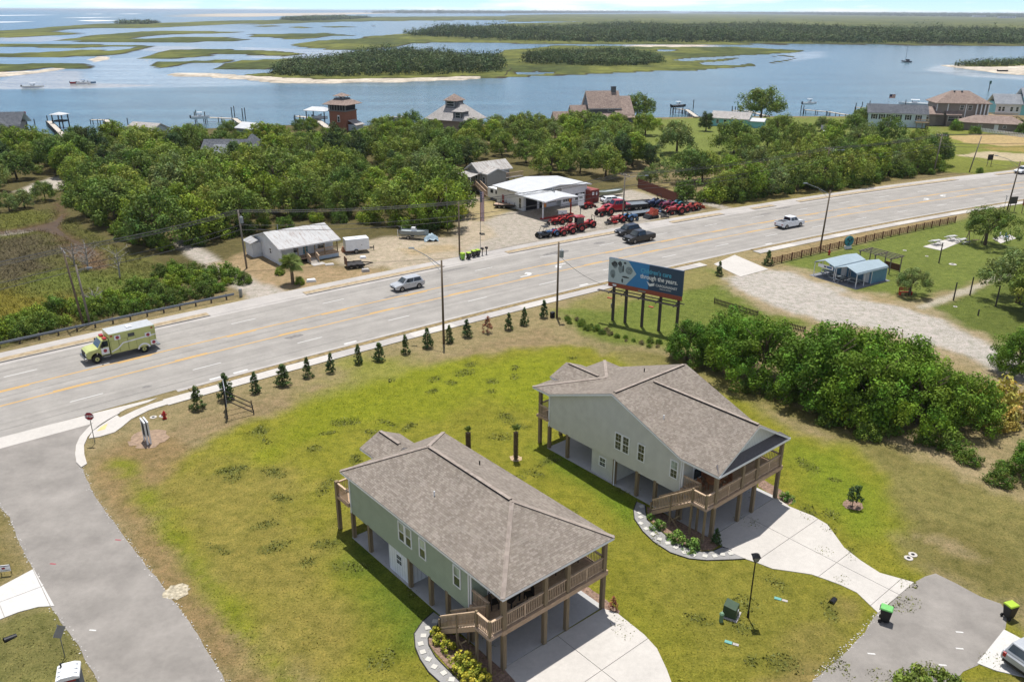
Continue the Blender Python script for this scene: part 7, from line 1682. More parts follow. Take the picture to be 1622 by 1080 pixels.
def car(name, label, cat, loc, rz, paint, L=4.6, W=1.84, H=1.70, belt=1.04, hood=.98, wb=1.36, r=.36, cab=(1.15, .42, -1.75, -2.12), bed=None, cover=None, zoff=.03):
    c = thing(name, label, cat, (loc[0], loc[1], zoff), rz); h = L / 2; zb = .34
    prof = [(-h + .06, zb + .1), (-wb - r - .08, zb)] + arch(-wb, r + .07, zb) + arch(wb, r + .07, zb) + [(wb + r + .1, zb), (h - .05, zb + .06), (h, .62), (h - .08, hood - .14), (h - .3, hood - .06), (cab[0], hood + .03), (cab[0] - .3, belt)]
    prof += [(-h + .12, belt), (-h + .02, belt - .12), (-h, .6)]
    body = MB().side(prof, -W / 2, W / 2).build("body", paint, c, bevel=.07, seg=3)
    MB().box(-h + .25, h - .3, -W / 2 + .12, W / 2 - .12, .25, .5).build("underside", M_PLASTIC, c)
    wb_, wt = W / 2 - .07, W / 2 - .26
    b = [(cab[3], -wb_, belt - .02), (cab[0], -wb_, belt - .02), (cab[0], wb_, belt - .02), (cab[3], wb_, belt - .02)]
    t_ = [(cab[2], -wt, H), (cab[1], -wt, H), (cab[1], wt, H), (cab[2], wt, H)]
    cabin = MB().hull8(b, t_).build("cabin", paint, c, bevel=.06, seg=3)
    pane_on(cabin, (b[1], b[2], t_[2], t_[1]), .06, .94, .12, .90, M_CARGLASS, "windscreen"); pane_on(cabin, (b[3], b[0], t_[0], t_[3]), .08, .92, .25, .88, M_CARGLASS, "rear_window")
    for q in ((b[0], b[1], t_[1], t_[0]), (b[2], b[3], t_[3], t_[2])):
        fl = q[0] == b[2]
        for s0, s1 in (((.08, .47), (.51, .90)) if not fl else ((.10, .49), (.53, .92))): pane_on(cabin, q, s0, s1, .16, .86, M_CARGLASS, "side_window")
    for s_ in (-1, 1):
        MB().box(h - .16, h - .01, s_ * W * .30 - .17, s_ * W * .30 + .17, .66, .82).build("headlight", M_LAMP, c, bevel=.03); MB().box(-h - .01, -h + .1, s_ * W * .40 - .1, s_ * W * .40 + .1, .7, 1.0).build("tail_light", M_TAIL, c, bevel=.02)
        MB().box(cab[0] - .62, cab[0] - .45, s_ * (W / 2 + .10) - .10, s_ * (W / 2 + .10) + .10, belt, belt + .16).build("mirror", paint, c, bevel=.03)
        for x in (-wb, wb): wheel(c, x, s_ * (W / 2 - .12), r, .24)
        for x in (.15, -.85): MB().box(x, x + .18, s_ * (W / 2) - .015, s_ * (W / 2) + .02, belt - .16, belt - .12).build("door_handle", M_PLASTIC, c)
    MB().box(h - .04, h + .02, -W * .30, W * .30, .45, .64).build("grille", M_PLASTIC, c); MB().box(-h - .02, -h + .05, -W * .42, W * .42, .4, .56).build("bumper", M_PLASTIC, c)
    if bed:
        x0, x1 = -h + .1, cab[3] - .06
        if cover: MB().box(x0, x1, -W / 2 + .1, W / 2 - .1, belt - .01, belt + .03).build("bed_cover", cover, c, bevel=.02)
        else:
            MB().box(x0 + .05, x1, -W / 2 + .14, W / 2 - .14, belt - .008, belt + .006).build("bed_floor", M_INTERIOR, c)
            for s_ in (-1, 1): MB().box(x0, x1, s_ * (W / 2 - .09) - .05, s_ * (W / 2 - .09) + .05, belt - .02, belt + .16).build("bed_side", paint, c, bevel=.02)
            MB().box(x0 - .02, x0 + .06, -W / 2 + .14, W / 2 - .14, belt - .02, belt + .16).build("tailgate", paint, c, bevel=.02)
    return c
P_SILVER = carpaint("silver_paint", A(218, 222, 226), .15); P_BLACK = carpaint("black_paint", A(20, 22, 26)); P_WHITE = carpaint("white_paint", (.74, .76, .78)); P_REDC = carpaint("red_truck_paint", A(196, 30, 48)); P_NAVY = carpaint("navy_paint", A(18, 26, 36))
def on_road(s, o): return road(s, o), road_dir(s)
(pt, a) = on_road(50.2, 4.2); car("parked_car" if False else "car", "silver crossover driving past the white cottage", 'car', pt, a + math.pi, P_SILVER)
(pt, a) = on_road(95.8, 8.6); car("car", "black crossover driving beside the black pickup", 'car', pt, a + math.pi, P_NAVY, L=4.7)
PK = dict(L=5.8, W=1.98, H=1.96, belt=1.2, hood=1.16, wb=1.78, r=.42, cab=(1.5, .78, -.72, -.82), bed=True)
(pt, a) = on_road(94.2, 4.0); car("pickup_truck", "black crew-cab pickup with a covered bed on the highway", 'pickup truck', pt, a + math.pi, P_BLACK, cover=mat("black_vinyl", A(54, 56, 62), .6), **PK)
(pt, a) = on_road(123.8, -2.9); car("pickup_truck", "white crew-cab pickup with an open dark bed on the highway", 'pickup truck', pt, a, P_WHITE, **PK)
(pt, a) = on_road(213.5, 9.3); car("car", "white car passing the far street light", 'car', pt, a + math.pi, P_WHITE)
car("car", "silver hatchback parked on the short white driveway", 'car', (31.31,38.74), R(26), P_SILVER, L=4.2, cab=(1.05, .35, -1.75, -2.02), zoff=.06)

# lime rescue truck
P_LIME = carpaint("lime_yellow_paint", A(220, 226, 140)); M_WHITEP = mat("white_reflective", (.72, .73, .74), .4); M_EMB = mat("emblem_red", A(186, 70, 84), .5)
(pt, a) = on_road(12.6, 4.0)
T = thing("rescue_truck", "lime-yellow rescue squad truck with a tall box body on the highway", 'truck', (*pt, .03), a + math.pi)
MB().box(-3.75, 2.2, -.5, .5, .45, .75).build("chassis", M_PLASTIC, T)
bx_ = MB().box(-3.75, 1.15, -1.2, 1.2, .72, 3.0).build("box_body", P_LIME, T, bevel=.04)
MB().box(-3.72, 1.12, -1.17, 1.17, 3.0, 3.03).build("box_roof", mat("grey_white_roof", A(206, 210, 212), .6, var=.1), T); MB().box(-1.6, -1.0, -.35, .35, 3.03, 3.14).build("roof_hatch", M_WHITEP, T, bevel=.02)
hood = [(1.2, .72), (1.95, .72)] + arch(2.65, .56, .62) + [(3.3, .62), (3.62, .72), (3.66, 1.35), (3.3, 1.55), (2.3, 1.66), (1.2, 1.66)]
MB().side(hood, -1.02, 1.02).build("bonnet", P_LIME, T, bevel=.1, seg=3)
b = [(1.18, -1.05, 1.6), (2.42, -1.05, 1.6), (2.42, 1.05, 1.6), (1.18, 1.05, 1.6)]; t_ = [(1.18, -.92, 2.42), (1.85, -.92, 2.42), (1.85, .92, 2.42), (1.18, .92, 2.42)]
cb = MB().hull8(b, t_).build("cab", P_LIME, T, bevel=.06, seg=3); pane_on(cb, (b[1], b[2], t_[2], t_[1]), .06, .94, .1, .9, M_CARGLASS, "windscreen")
pane_on(cb, (b[0], b[1], t_[1], t_[0]), .12, .85, .1, .85, M_CARGLASS, "side_window"); pane_on(cb, (b[2], b[3], t_[3], t_[2]), .15, .88, .1, .85, M_CARGLASS, "side_window")
for s_ in (-1, 1):
    d_ = MB().box(1.3, 2.1, s_ * 1.03 - .02, s_ * 1.03 + .02, .85, 1.6).build("cab_door", M_WHITEP, T); MB().cyl((1.7, s_ * 1.05, 1.25), (1.7, s_ * 1.065, 1.25), .2, n=8).build("emblem", M_EMB, d_)
    wheel(T, 2.65, s_ * .92, .48, .28, P_LIME, .5); wheel(T, -2.3, s_ * .98, .48, .42, P_LIME, .5)
    m = MB(); m.side([(-2.3 + .7 * math.cos(q), .5 + .7 * math.sin(q)) for q in np.linspace(.15, 2.99, 12)] + [(-2.3 + .52 * math.cos(q), .5 + .52 * math.sin(q)) for q in np.linspace(2.99, .15, 12)], s_ * 1.205, s_ * 1.225); m.build("wheel_surround", M_WHITEP, bx_)
    for x0, x1 in ((-3.6, -3.0), (-1.6, -.75), (-.7, .2), (.25, 1.05)): 
        m = MB(); y = s_ * 1.205
        for p_, q_ in (((x0, y, .85), (x0, y, 2.25)), ((x1, y, .85), (x1, y, 2.25)), ((x0, y, 2.25), (x1, y, 2.25))): m.beam(p_, q_, .02, .025)
        m.build("locker_seam", mat("seam_grey", A(150, 156, 90), .6), bx_)
    m = MB(); m.beam((1.1, s_ * 1.21, 1.0), (.4, s_ * 1.21, 1.25), .02, .13); m.beam((.4, s_ * 1.21, 1.25), (-.2, s_ * 1.21, 1.75), .02, .13); m.beam((-.2, s_ * 1.21, 1.75), (-3.7, s_ * 1.21, 1.95), .02, .13); m.build("stripe", M_WHITEP, bx_)
    MB().box(-1.5, -.8, s_ * 1.21 - .015, s_ * 1.21 + .015, 2.3, 2.68).build("side_window", M_CARGLASS, bx_)
    for x, z in ((-2.9, 2.05), (.3, 2.5), (-3.4, 1.05)):
        e = MB().box(x - .32, x + .32, s_ * 1.215 - .012, s_ * 1.215 + .012, z - .26, z + .26).build("emblem_panel", M_WHITEP, bx_); MB().cyl((x, s_ * 1.22, z), (x, s_ * 1.24, z), .2, n=8).build("emblem", M_EMB, e)
    MB().box(3.45, 3.68, s_ * .75 - .14, s_ * .75 + .14, 1.0, 1.25).build("headlight", M_LAMP, T); MB().box(1.25, 2.0, s_ * 1.0 - .06, s_ * 1.0 + .12, .55, .68).build("running_board", M_GALV, T)
    MB().box(1.95, 2.1, s_ * 1.28 - .09, s_ * 1.28 + .09, 1.7, 2.1).build("mirror", M_BLACK, T)
    MB().box(-3.5, -3.3, s_ * 1.21 - .03, s_ * 1.21 + .03, 2.7, 2.85).build("marker_light", M_TAIL, bx_); MB().box(.8, 1.0, s_ * 1.21 - .03, s_ * 1.21 + .03, 2.7, 2.85).build("marker_light", M_TAIL, bx_)
    MB().box(1.3, 1.7, s_ * .6 - .3, s_ * .6 + .3, 2.44, 2.62).build("beacon", mat("beacon_red", A(200, 40, 36), .2), T, bevel=.04)
MB().box(3.6, 3.85, -1.1, 1.1, .55, .85).build("bumper", M_RIM, T, bevel=.05); MB().box(3.62, 3.70, -.6, .6, .9, 1.4).build("grille", M_PLASTIC, T); MB().box(-4.1, -3.75, -1.1, 1.1, .5, .62).build("rear_step", M_GALV, T)

# tractors and machines of the dealer's yard
PAL = {'red': carpaint("tractor_red", A(206, 44, 48)), 'orange': carpaint("loader_orange", A(220, 84, 44)), 'blue': carpaint("tractor_blue", A(60, 120, 176)), 'navy': carpaint("tractor_navy", A(44, 62, 104)), 'plum': carpaint("tractor_plum", A(150, 52, 84)), 'teal': carpaint("tractor_teal", A(56, 130, 150))}
M_SEATB = mat("black_seat", A(36, 36, 38), .7)
def tractor(label, loc, rz, colr, sc=1., loader=True, rops=True, cab=False, backhoe=False, group=None, name="tractor"):
    p = PAL[colr]; t_ = thing(name, label, 'tractor', loc, rz, group); t_.scale = (sc, sc, sc)
    MB().box(-1.0, 1.35, -.22, .22, .42, .72).build("chassis", M_PLASTIC, t_)
    MB().hull8([(.1, -.36, .72), (1.5, -.33, .72), (1.5, .33, .72), (.1, .36, .72)], [(.1, -.33, 1.28), (1.42, -.27, 1.08), (1.42, .27, 1.08), (.1, .33, 1.28)]).build("bonnet", p, t_, bevel=.06)
    MB().box(1.44, 1.53, -.28, .28, .74, 1.02).build("grille", M_PLASTIC, t_)
    for s_ in (-1, 1):
        wheel(t_, -.62, s_ * .72, .62, .36, p, .5); wheel(t_, 1.02, s_ * .6, .37, .26, p, .5)
        m = MB(); pr = [(-.62 + .72 * math.cos(a_), .62 + .72 * math.sin(a_)) for a_ in np.linspace(.3, 2.6, 8)]; pr2 = [(-.62 + .66 * math.cos(a_), .62 + .66 * math.sin(a_)) for a_ in np.linspace(2.6, .3, 8)]
        m.side(pr + pr2, s_ * .42, s_ * .92); m.build("fender", p, t_)
    MB().box(-.75, -.25, -.26, .26, .95, 1.08).build("seat", M_SEATB, t_, bevel=.03); MB().box(-.85, -.75, -.26, .26, 1.05, 1.5).build("seat_back", M_SEATB, t_, bevel=.03)
    m = MB(); m.tube([(.1, 0, 1.25), (-.05, 0, 1.5)], .03, 6); m.build("steering_column", M_PLASTIC, t_); m = MB(); m.tube([(-.06 + .02 * math.cos(a_), .2 * math.cos(a_), 1.5 + .17 * math.sin(a_)) for a_ in np.linspace(0, 6.28, 10)], .02, 5); m.build("steering_wheel", M_SEATB, t_)
    if cab:
        for x in (-.95, .15):
            for y in (-.6, .6): MB().box(x - .04, x + .04, y - .04, y + .04, .9, 2.3).build("cab_post", M_PLASTIC, t_)
        MB().box(-.9, .1, -.58, -.56, 1.2, 2.25).build("cab_glass", M_CARGLASS, t_); MB().box(-.9, .1, .56, .58, 1.2, 2.25).build("cab_glass", M_CARGLASS, t_); MB().box(-1.15, .35, -.75, .75, 2.3, 2.45).build("cab_roof", p, t_, bevel=.05)
    elif rops:
        m = MB(); m.tube([(-.95, -.52, .9), (-1.0, -.52, 2.05), (-1.0, -.45, 2.15), (-1.0, .45, 2.15), (-1.0, .52, 2.05), (-.95, .52, .9)], .04, 6); m.build("roll_bar", M_PLASTIC, t_)
    if loader:
        for s_ in (-1, 1):
            m = MB(); m.beam((.2, s_ * .5, 1.15), (1.3, s_ * .5, 1.2), .09, .13); m.beam((1.3, s_ * .5, 1.2), (2.1, s_ * .5, .35), .09, .13); m.build("loader_arm", p, t_)
        MB().side([(2.05, .08), (2.75, .05), (2.75, .1), (2.2, .2), (2.12, .65), (2.05, .65)], -.8, .8).build("bucket", p if colr == 'orange' else M_PLASTIC, t_)
    if backhoe:
        m = MB(); m.beam((-1.1, 0, .6), (-2.0, 0, 1.9), .16, .2); m.beam((-2.0, 0, 1.9), (-2.7, 0, .8), .13, .16); m.build("backhoe_arm", p, t_); MB().side([(-2.9, .3), (-2.5, .3), (-2.45, .8), (-2.75, .8)], -.25, .25).build("backhoe_bucket", M_PLASTIC, t_)
    return t_
YG = 'tractors lined up in the dealer\'s yard'
for args in (("red compact tractor with loader, third in the roadside line after the black buggy", (8.08,139.27), 200, 'red', .9, True, True, False),
             ("blue-bonneted tractor next to the black buggy in the roadside line", (6.87,138.82), 205, 'blue', .85, True, True, False),
             ("red tractor with a red cab roof standing out in the roadside line", (11.25,142.41), 195, 'red', 1.1, True, False, True),
             ("red loader tractor squeezed beside the red-cab tractor", (9.69,140.61), 200, 'red', .95, True, False, False),
             ("small pale-wheeled red tractor with tall roll bar at the line's end", (13.59,145.19), 210, 'red', .95, False, True, False),
             ("red tractor in the second row under the canopy's edge", (8.28,147.45), 200, 'red', .9, True, True, False), ("red loader tractor in the second row beside the white notice board", (9.74,148.93), 200, 'red', .9, True, False, False),
             ("red tractor parked in front of the rust-red container", (14.38,160.49), 30, 'red', .9, True, True, False), ("big-tyred red tractor in front of the red flatbed truck", (17.38,154.62), 215, 'red', 1.25, False, False, False),
             ("red tractor with front loader near the red-brown fence end", (31.16,155.95), 200, 'red', 1.2, True, False, False), ("red tractor half behind the loader tractor by the fence", (33.76,158.14), 30, 'red', 1.0, True, False, False),
             ("navy blue tractor at the back of the yard", (27.99,161.90), 210, 'navy', 1.15, True, True, False), ("navy tractor with light panel next to the plum one", (29.37,161.93), 200, 'navy', 1.0, True, False, False),
             ("plum-red tractor in the back row by the fence", (30.68,160.83), 205, 'plum', 1.05, True, False, False), ("teal tractor behind the red ones by the fence", (32.28,161.43), 205, 'teal', 1.0, True, True, False),
             ("orange-red tractor next to the sandy track", (35.69,159.83), 40, 'orange', .95, True, False, False), ("red tractor beside the utility pole in the yard", (19.49,149.12), 200, 'red', .95, True, False, False), ("bright blue tractor on the roadside of the yard's pole", (21.82,150.14), 35, 'blue', 1.0, False, False, False)):
    tractor(args[0], args[1], R(args[2]), *args[3:], group=YG)
sk = thing("skid_loader", "orange skid loader with a black bucket facing the highway", 'loader', (26.19,152.74), R(215)); po = PAL['orange']
MB().hull8([(-1., -.6, .35), (.7, -.6, .35), (.7, .6, .35), (-1., .6, .35)], [(-1., -.5, 1.5), (.1, -.5, 1.9), (.1, .5, 1.9), (-1., .5, 1.5)]).build("body", po, sk, bevel=.05); MB().side([(.9, .05), (1.7, .05), (1.2, .7), (.9, .8)], -.85, .85).build("bucket", M_PLASTIC, sk)
for s_ in (-1, 1):
    MB().box(-.9, .8, s_ * .75 - .2, s_ * .75 + .2, .02, .55).build("track", M_TYRE, sk, bevel=.12); m = MB(); m.beam((-.9, s_ * .6, 1.5), (1.1, s_ * .6, .8), .1, .16); m.build("lift_arm", po, sk)
u = thing("utility_buggy", "black open utility buggy at the left end of the roadside line", 'utility vehicle', (5.32,137.94), R(205))
MB().hull8([(-1.3, -.65, .4), (1.3, -.65, .4), (1.3, .65, .4), (-1.3, .65, .4)], [(-1.3, -.65, .85), (1.1, -.55, .95), (1.1, .55, .95), (-1.3, .65, .85)]).build("body", P_BLACK, u, bevel=.06)
for s_ in (-1, 1):
    for x in (-.95, .95): wheel(u, x, s_ * .68, .36, .28)
    m = MB(); m.tube([(.6, s_ * .6, .9), (.25, s_ * .55, 1.8), (-.7, s_ * .55, 1.85), (-.95, s_ * .6, .9)], .035, 6); m.build("roll_cage", M_PLASTIC, u)
    MB().box(-.4, .05, s_ * .3 - .22, s_ * .3 + .22, .85, 1.0).build("seat", M_SEATB, u)
MB().box(-.75, .3, -.62, .62, 1.85, 1.9).build("canopy", M_PLASTIC, u)
# red flatbed truck
f = car("flatbed_truck", "red crew-cab truck with a long black flatbed in the yard", 'truck', (20.22,158.41), R(200), P_REDC, L=5.0, W=2.0, H=2.2, belt=1.35, hood=1.3, wb=1.5, r=.45, cab=(1.3, .75, -.9, -1.05)); f['label'] = "red crew-cab truck with a long black flatbed in the yard"
MB().box(-6.2, -1.2, -1.15, 1.15, 1.05, 1.2).build("flatbed", M_GALV, f); MB().box(-6.2, -1.2, -1.18, -1.15, .6, 1.2).build("flatbed_side", M_PLASTIC, f); MB().box(-6.2, -1.2, 1.15, 1.18, .6, 1.2).build("flatbed_side", M_PLASTIC, f); MB().box(-1.3, -1.15, -1.1, 1.1, 1.2, 2.0).build("headboard", M_PLASTIC, f)
for x in (-4.6, -3.7):
    for s_ in (-1, 1): wheel(f, x, s_ * .95, .42, .26)
def flat_trailer(label, loc, rz, L, z=.6, deck=None, sides=False, name="flatbed_trailer"):
    t_ = thing(name, label, 'trailer', loc, rz); MB().box(-L / 2, L / 2, -1.1, 1.1, z, z + .12).build("deck", deck or M_GALV, t_); m = MB(); m.beam((L / 2, -.9, z), (L / 2 + 1.5, 0, z - .05), .1, .12); m.beam((L / 2, .9, z), (L / 2 + 1.5, 0, z - .05), .1, .12); m.build("drawbar", M_BLACK, t_)
    MB().box(-L / 2, L / 2, -1.14, -1.1, z - .15, z + .2).build("side_rail", M_BLACK, t_); MB().box(-L / 2, L / 2, 1.1, 1.14, z - .15, z + .2).build("side_rail", M_BLACK, t_)
    for x in (-.5 - L * .1, .4 - L * .1):
        for s_ in (-1, 1): wheel(t_, x, s_ * 1.0, .36, .2)
    if sides: 
        for x in np.linspace(-L / 2, L / 2, 5): 
            for s_ in (-1, 1): MB().box(x - .03, x + .03, s_ * 1.1 - .03, s_ * 1.1 + .03, z, z + .7).build("stake", M_BLACK, t_)
    return t_
flat_trailer("long black gooseneck flatbed trailer behind the red truck", (24.56,162.40), R(200), 7.0, .8, M_PLASTIC); flat_trailer("low grey flatbed trailer beside the yard's pole", (24.79,155.29), R(210), 6.0, .5, M_GALV); flat_trailer("pinkish wooden-decked trailer beside the shop's left wall", (-1.49,160.72), R(-10), 4.2, .6, mat("pink_deck", A(206, 176, 156), .8), True)
car("car", "white car parked behind the red flatbed truck", 'car', (20.11,165.20), R(20), P_WHITE, L=4.8, H=1.45)
boat("skiff", "pale green upturned skiff beside the container", (*(20.53,172.56), .3), R(25), 6, None, mat("pale_green_hull", A(172, 180, 150), .6), False)
# implements and signs in the yard
M_STEEL = mat("dark_steel", A(70, 66, 64), .6, .4)
def implement(label, loc, rz, m, kind):
    t_ = thing("farm_implement", label, 'implement', loc, rz)
    MB().box(-.8, .8, -.25, .25, .25, .45).build("frame", m, t_)
    for x in (-.6, -.2, .2, .6):
        mm = MB(); mm.beam((x, .1, .35), (x + .1, -.3, .02), .06, .08); mm.build("tine", M_STEEL, t_)
    mm = MB(); mm.tube([(-.35, .2, .4), (0, .25, 1.1), (.35, .2, .4)], .05, 6); mm.build("hitch", m, t_)
implement("dark tined implement lying at the roadside of the yard", (17.42,147.15), R(30), M_STEEL, 0); implement("red mower attachment beside the dark implement", (18.39,147.65), R(200), PAL['red'], 0); implement("blue attachment behind the bright blue tractor", (28.34,156.42), R(20), PAL['blue'], 0); implement("black attachment near the sandy track", (36.88,164.39), R(20), M_STEEL, 0); implement("flat dark ramp lying on the yard's pavement", (28.48,152.28), R(-20), M_STEEL, 0); implement("red implement under the shop's canopy", (11.01,152.44), R(30), PAL['red'], 0)
s_ = thing("yard_sign", "white sign board on a pole among the yard's tractors", 'sign', (12.48,149.96), R(20)); MB().box(-.06, .06, -.06, .06, 0, 3.4).build("post", M_GALV, s_); MB().box(-.6, .6, -.12, -.06, 2.9, 5.0).build("board", M_TRIM, s_); MB().box(-.4, .3, -.135, -.12, 4.2, 4.5).build("lettering", M_GALV, s_)
s_ = thing("notice_board", "low white notice board under the canopy's edge", 'sign', (9.35,152.40), R(20)); MB().box(-.9, .9, -.03, .03, .7, 1.4).build("board", M_TRIM, s_); MB().box(-.8, -.74, -.03, .03, 0, .7).build("leg", M_GALV, s_); MB().box(.74, .8, -.03, .03, 0, .7).build("leg", M_GALV, s_)

# trailers by the cottage
t_ = thing("cargo_trailer", "white enclosed cargo trailer beside the cottage", 'trailer', (-24.94,128.26), R(24))
MB().box(-1.9, 1.9, -.95, .95, .5, 2.35).build("body", P_WHITE, t_, bevel=.06); MB().box(-.1, .75, -.97, -.95, .6, 2.1).build("side_door", M_TRIM, t_); MB().box(.62, .7, -.99, -.97, 1.25, 1.4).build("door_latch", M_BLACK, t_); MB().box(-.3, .3, -.3, .3, 2.35, 2.45).build("roof_vent", M_TRIM, t_)
for s_ in (-1, 1): wheel(t_, -.3, s_ * .98, .36, .2)
m = MB(); m.beam((1.9, -.5, .5), (2.9, 0, .45), .08, .1); m.beam((1.9, .5, .5), (2.9, 0, .45), .08, .1); m.build("drawbar", M_BLACK, t_); MB().box(2.75, 2.85, -.05, .05, .05, .8).build("jack", M_BLACK, t_)
ut = flat_trailer("dark open utility trailer with a rusty mesh ramp by the cottage steps", (-23.74,119.85), R(24), 2.6, .45, M_STEEL, False, "utility_trailer"); MB().box(-1.36, -1.3, -.9, .9, .5, 1.7).build("ramp_gate", mat("rusty_mesh", A(134, 100, 76), .9, var=.3), ut)
bt = thing("boat_trailer", "galvanised boat trailer parked at the wood's edge", 'trailer', (*(-16.57,136.70), 0), R(-14)); m = MB(); m.beam((-2.6, -.7, .5), (1.8, -.7, .5), .1, .12); m.beam((-2.6, .7, .5), (1.8, .7, .5), .1, .12); m.beam((1.8, -.7, .5), (3.6, 0, .45), .1, .12); m.beam((1.8, .7, .5), (3.6, 0, .45), .1, .12); m.build("frame", M_GALV, bt)
for s_ in (-1, 1): wheel(bt, -.8, s_ * .95, .34, .2); 
for s_ in (-1, 1): MB().box(-2.7, -2.62, s_ * .9 - .04, s_ * .9 + .04, .4, 1.6).build("guide_post", M_TRIM, bt)
boat("skiff", "grey open fishing boat sitting on the boat trailer", (*(-16.57,136.70), .58), R(-14), 5.0, None, mat("grey_green_hull", A(170, 178, 176), .6), True)
tp = thing("tarped_mound", "pale blue tarpaulin thrown over a heap beside the boat", 'tarpaulin', (-13.68,135.51), R(10)); r = np.random.default_rng(5)
n = 12; xs_, ys_ = np.meshgrid(np.linspace(-1.2, 1.2, n), np.linspace(-.9, .9, n)); zz = np.maximum(.02, 1.2 * np.exp(-(xs_ ** 2 * .9 + ys_ ** 2 * 1.6)) + .15 * r.normal(size=xs_.shape)); tme = grid_mesh("tarpaulin", xs_, ys_, zz); tme.materials.append(mat("blue_tarp", A(176, 200, 214), .5, var=.15)); inst("tarpaulin", tme, tp)
box(tp, "heap", -.8, .8, -.6, .6, 0, .35, M_STEEL)
for (x, y), lab, m, d_ in (((-23.32,124.65), "white stone block beside the cottage's trailer", M_TRIM, (.5, .4, .35)), ((-21.75,117.61), "pale concrete block on the cottage's verge", M_CONC2, (.6, .45, .45)), ((-28.66,112.58), "white boulder beside the sabal palm", M_TRIM, (.7, .4, .4)), ((-27.81,121.12), "round pale stone beside the cottage's steps", M_CONC2, (.7, .6, .12)), ((-26.42,128.60), "orange-brown crate behind the cargo trailer", M_TEAK, (1.0, .8, .8))):
    b = thing("garden_block", lab, 'block', (x, y, 0), R(20)); MB().hull8([(-d_[0], -d_[1], 0), (d_[0], -d_[1], 0), (d_[0], d_[1], 0), (-d_[0], d_[1], 0)], [(-d_[0] * .8, -d_[1] * .75, d_[2]), (d_[0] * .85, -d_[1] * .8, d_[2] * .9), (d_[0] * .75, d_[1] * .8, d_[2]), (-d_[0] * .8, d_[1] * .7, d_[2] * .95)]).build("body", m, b, bevel=.06)

# ---------------------------------------------------------------- street furniture, poles, wires, signs
def text(parent, name, body, size, loc, rot, m, bold=.0, align='LEFT', sx=1.):
    cu = bpy.data.curves.new(name, 'FONT'); cu.body = body; cu.size = size; cu.align_x = align; cu.offset = bold; cu.extrude = .004
    o = bpy.data.objects.new(name, cu); COL.objects.link(o); bpy.context.view_layer.update()
    me = bpy.data.meshes.new_from_object(o.evaluated_get(bpy.context.evaluated_depsgraph_get())); bpy.data.objects.remove(o)
    me.materials.clear(); me.materials.append(m); q = inst(name, me, parent, loc, Euler(rot)); q.scale = (sx, 1, 1); return q

M_POLE = mat("weathered_pole", A(128, 112, 94), .9, var=.3, scale=1, bump=.5, bscale=10, stretch=(4, 4, .4)); M_POLE2 = mat("grey_pole", A(150, 140, 128), .9, var=.25, stretch=(4, 4, .4)); M_WIRE = mat("wire", A(70, 70, 72), .6); M_XFMR = mat("transformer_grey", A(168, 174, 176), .5)
TOPS = {}
def pole(key, label, xy, h, m=None, lean=(0, 0), arm=None, xarm=0, xfmr=False, r=.15, z=0):
    p = thing("utility_pole" if xarm or xfmr or not arm else "street_light", label, 'utility pole' if xarm or xfmr or not arm else 'street light', (*xy, z)); m = m or M_POLE
    tx, ty = lean
    MB().cyl((0, 0, -.3), (tx, ty, h), r, r * .7, 10).build("pole", m, p, smooth=True)
    TOPS[key] = (xy[0] + tx, xy[1] + ty, h)
    if xarm:
        a = xarm if isinstance(xarm, float) else road_dir(60) + math.pi / 2; d = Vector((math.cos(a), math.sin(a), 0))
        c = Vector((tx, ty, h - .35)); mm = MB(); mm.beam(c - d * 1.2, c + d * 1.2, .1, .12); mm.build("crossarm", M_POLE2, p)
        for k in (-1.05, -.4, .4, 1.05): q = c + d * k; MB().cyl((q.x, q.y, q.z + .06), (q.x, q.y, q.z + .3), .05, .03, 6).build("insulator", M_TRIM, p)
    if xfmr: MB().cyl((tx + .38, ty - .1, h - 1.9), (tx + .38, ty - .1, h - 1.0), .26, n=12).build("transformer", M_XFMR, p); MB().cyl((tx + .38, ty - .1, h - 1.0), (tx + .38, ty - .1, h - .75), .05, n=6).build("bushing", M_TRIM, p)
    if arm:
        ang_, L, rise = arm; d = Vector((math.cos(ang_), math.sin(ang_), 0)); c = Vector((tx, ty, h - .7)) * 1.0; e = c + d * L + Vector((0, 0, rise))
        mm = MB(); mm.tube([c, c.lerp(e, .5) + Vector((0, 0, rise * .12)), e], [.045, .04, .035], 6); mm.build("lamp_arm", M_GALV, p); mm = MB(); mm.tube([c + Vector((0, 0, -.7)), c.lerp(e, .45)], .025, 5); mm.build("arm_brace", M_GALV, p)
        mm = MB(); mm.hull8([e + Vector(v) for v in ((-.35, -.14, -.1), (.35, -.14, -.1), (.35, .14, -.1), (-.35, .14, -.1))], [e + Vector(v) for v in ((-.3, -.1, .06), (.3, -.1, .06), (.3, .1, .06), (-.3, .1, .06))]); mm.build("lamp_head", M_GALV, p, bevel=.03)
    return p
UP = road_dir(60) + math.pi / 2
pole('a', "tall dark utility pole with crossarms in the scrub by the guard rail", (-52.22,94.25), 9.6, M_POLE, (-.9, .4), None, UP)
pole('a2', "grey street-light pole standing close to the dark utility pole by the marsh", (-51.66,94.70), 7.6, M_POLE2, (-.5, .3), (road_dir(10) - .6, 1.5, .3))
pole('b', "utility pole with transformer beside the white cottage", (-39.74,118.94), 8.8, M_POLE2, (-.3, 0), None, 0, True)
pole('c', "brown utility pole behind the row of wheelie bins", (-8.39,127.06), 8.4, M_POLE, (0, 0)); pole('d', "slim grey pole at the edge of the wood by the sandy lot", (-11.50,143.34), 8.2, M_POLE2, r=.11)
pole('e', "utility pole with crossarm and street light among the tractors", (20.24,149.62), 8.8, M_POLE2, (0, 0), (road_dir(100) - .5, 4.0, .3), UP)
pole('f', "utility pole with double crossarms beside the roadside thicket", (68.70,183.06), 8.6, M_POLE, (.3, 0), (road_dir(150) - .4, 3.2, .1), UP)
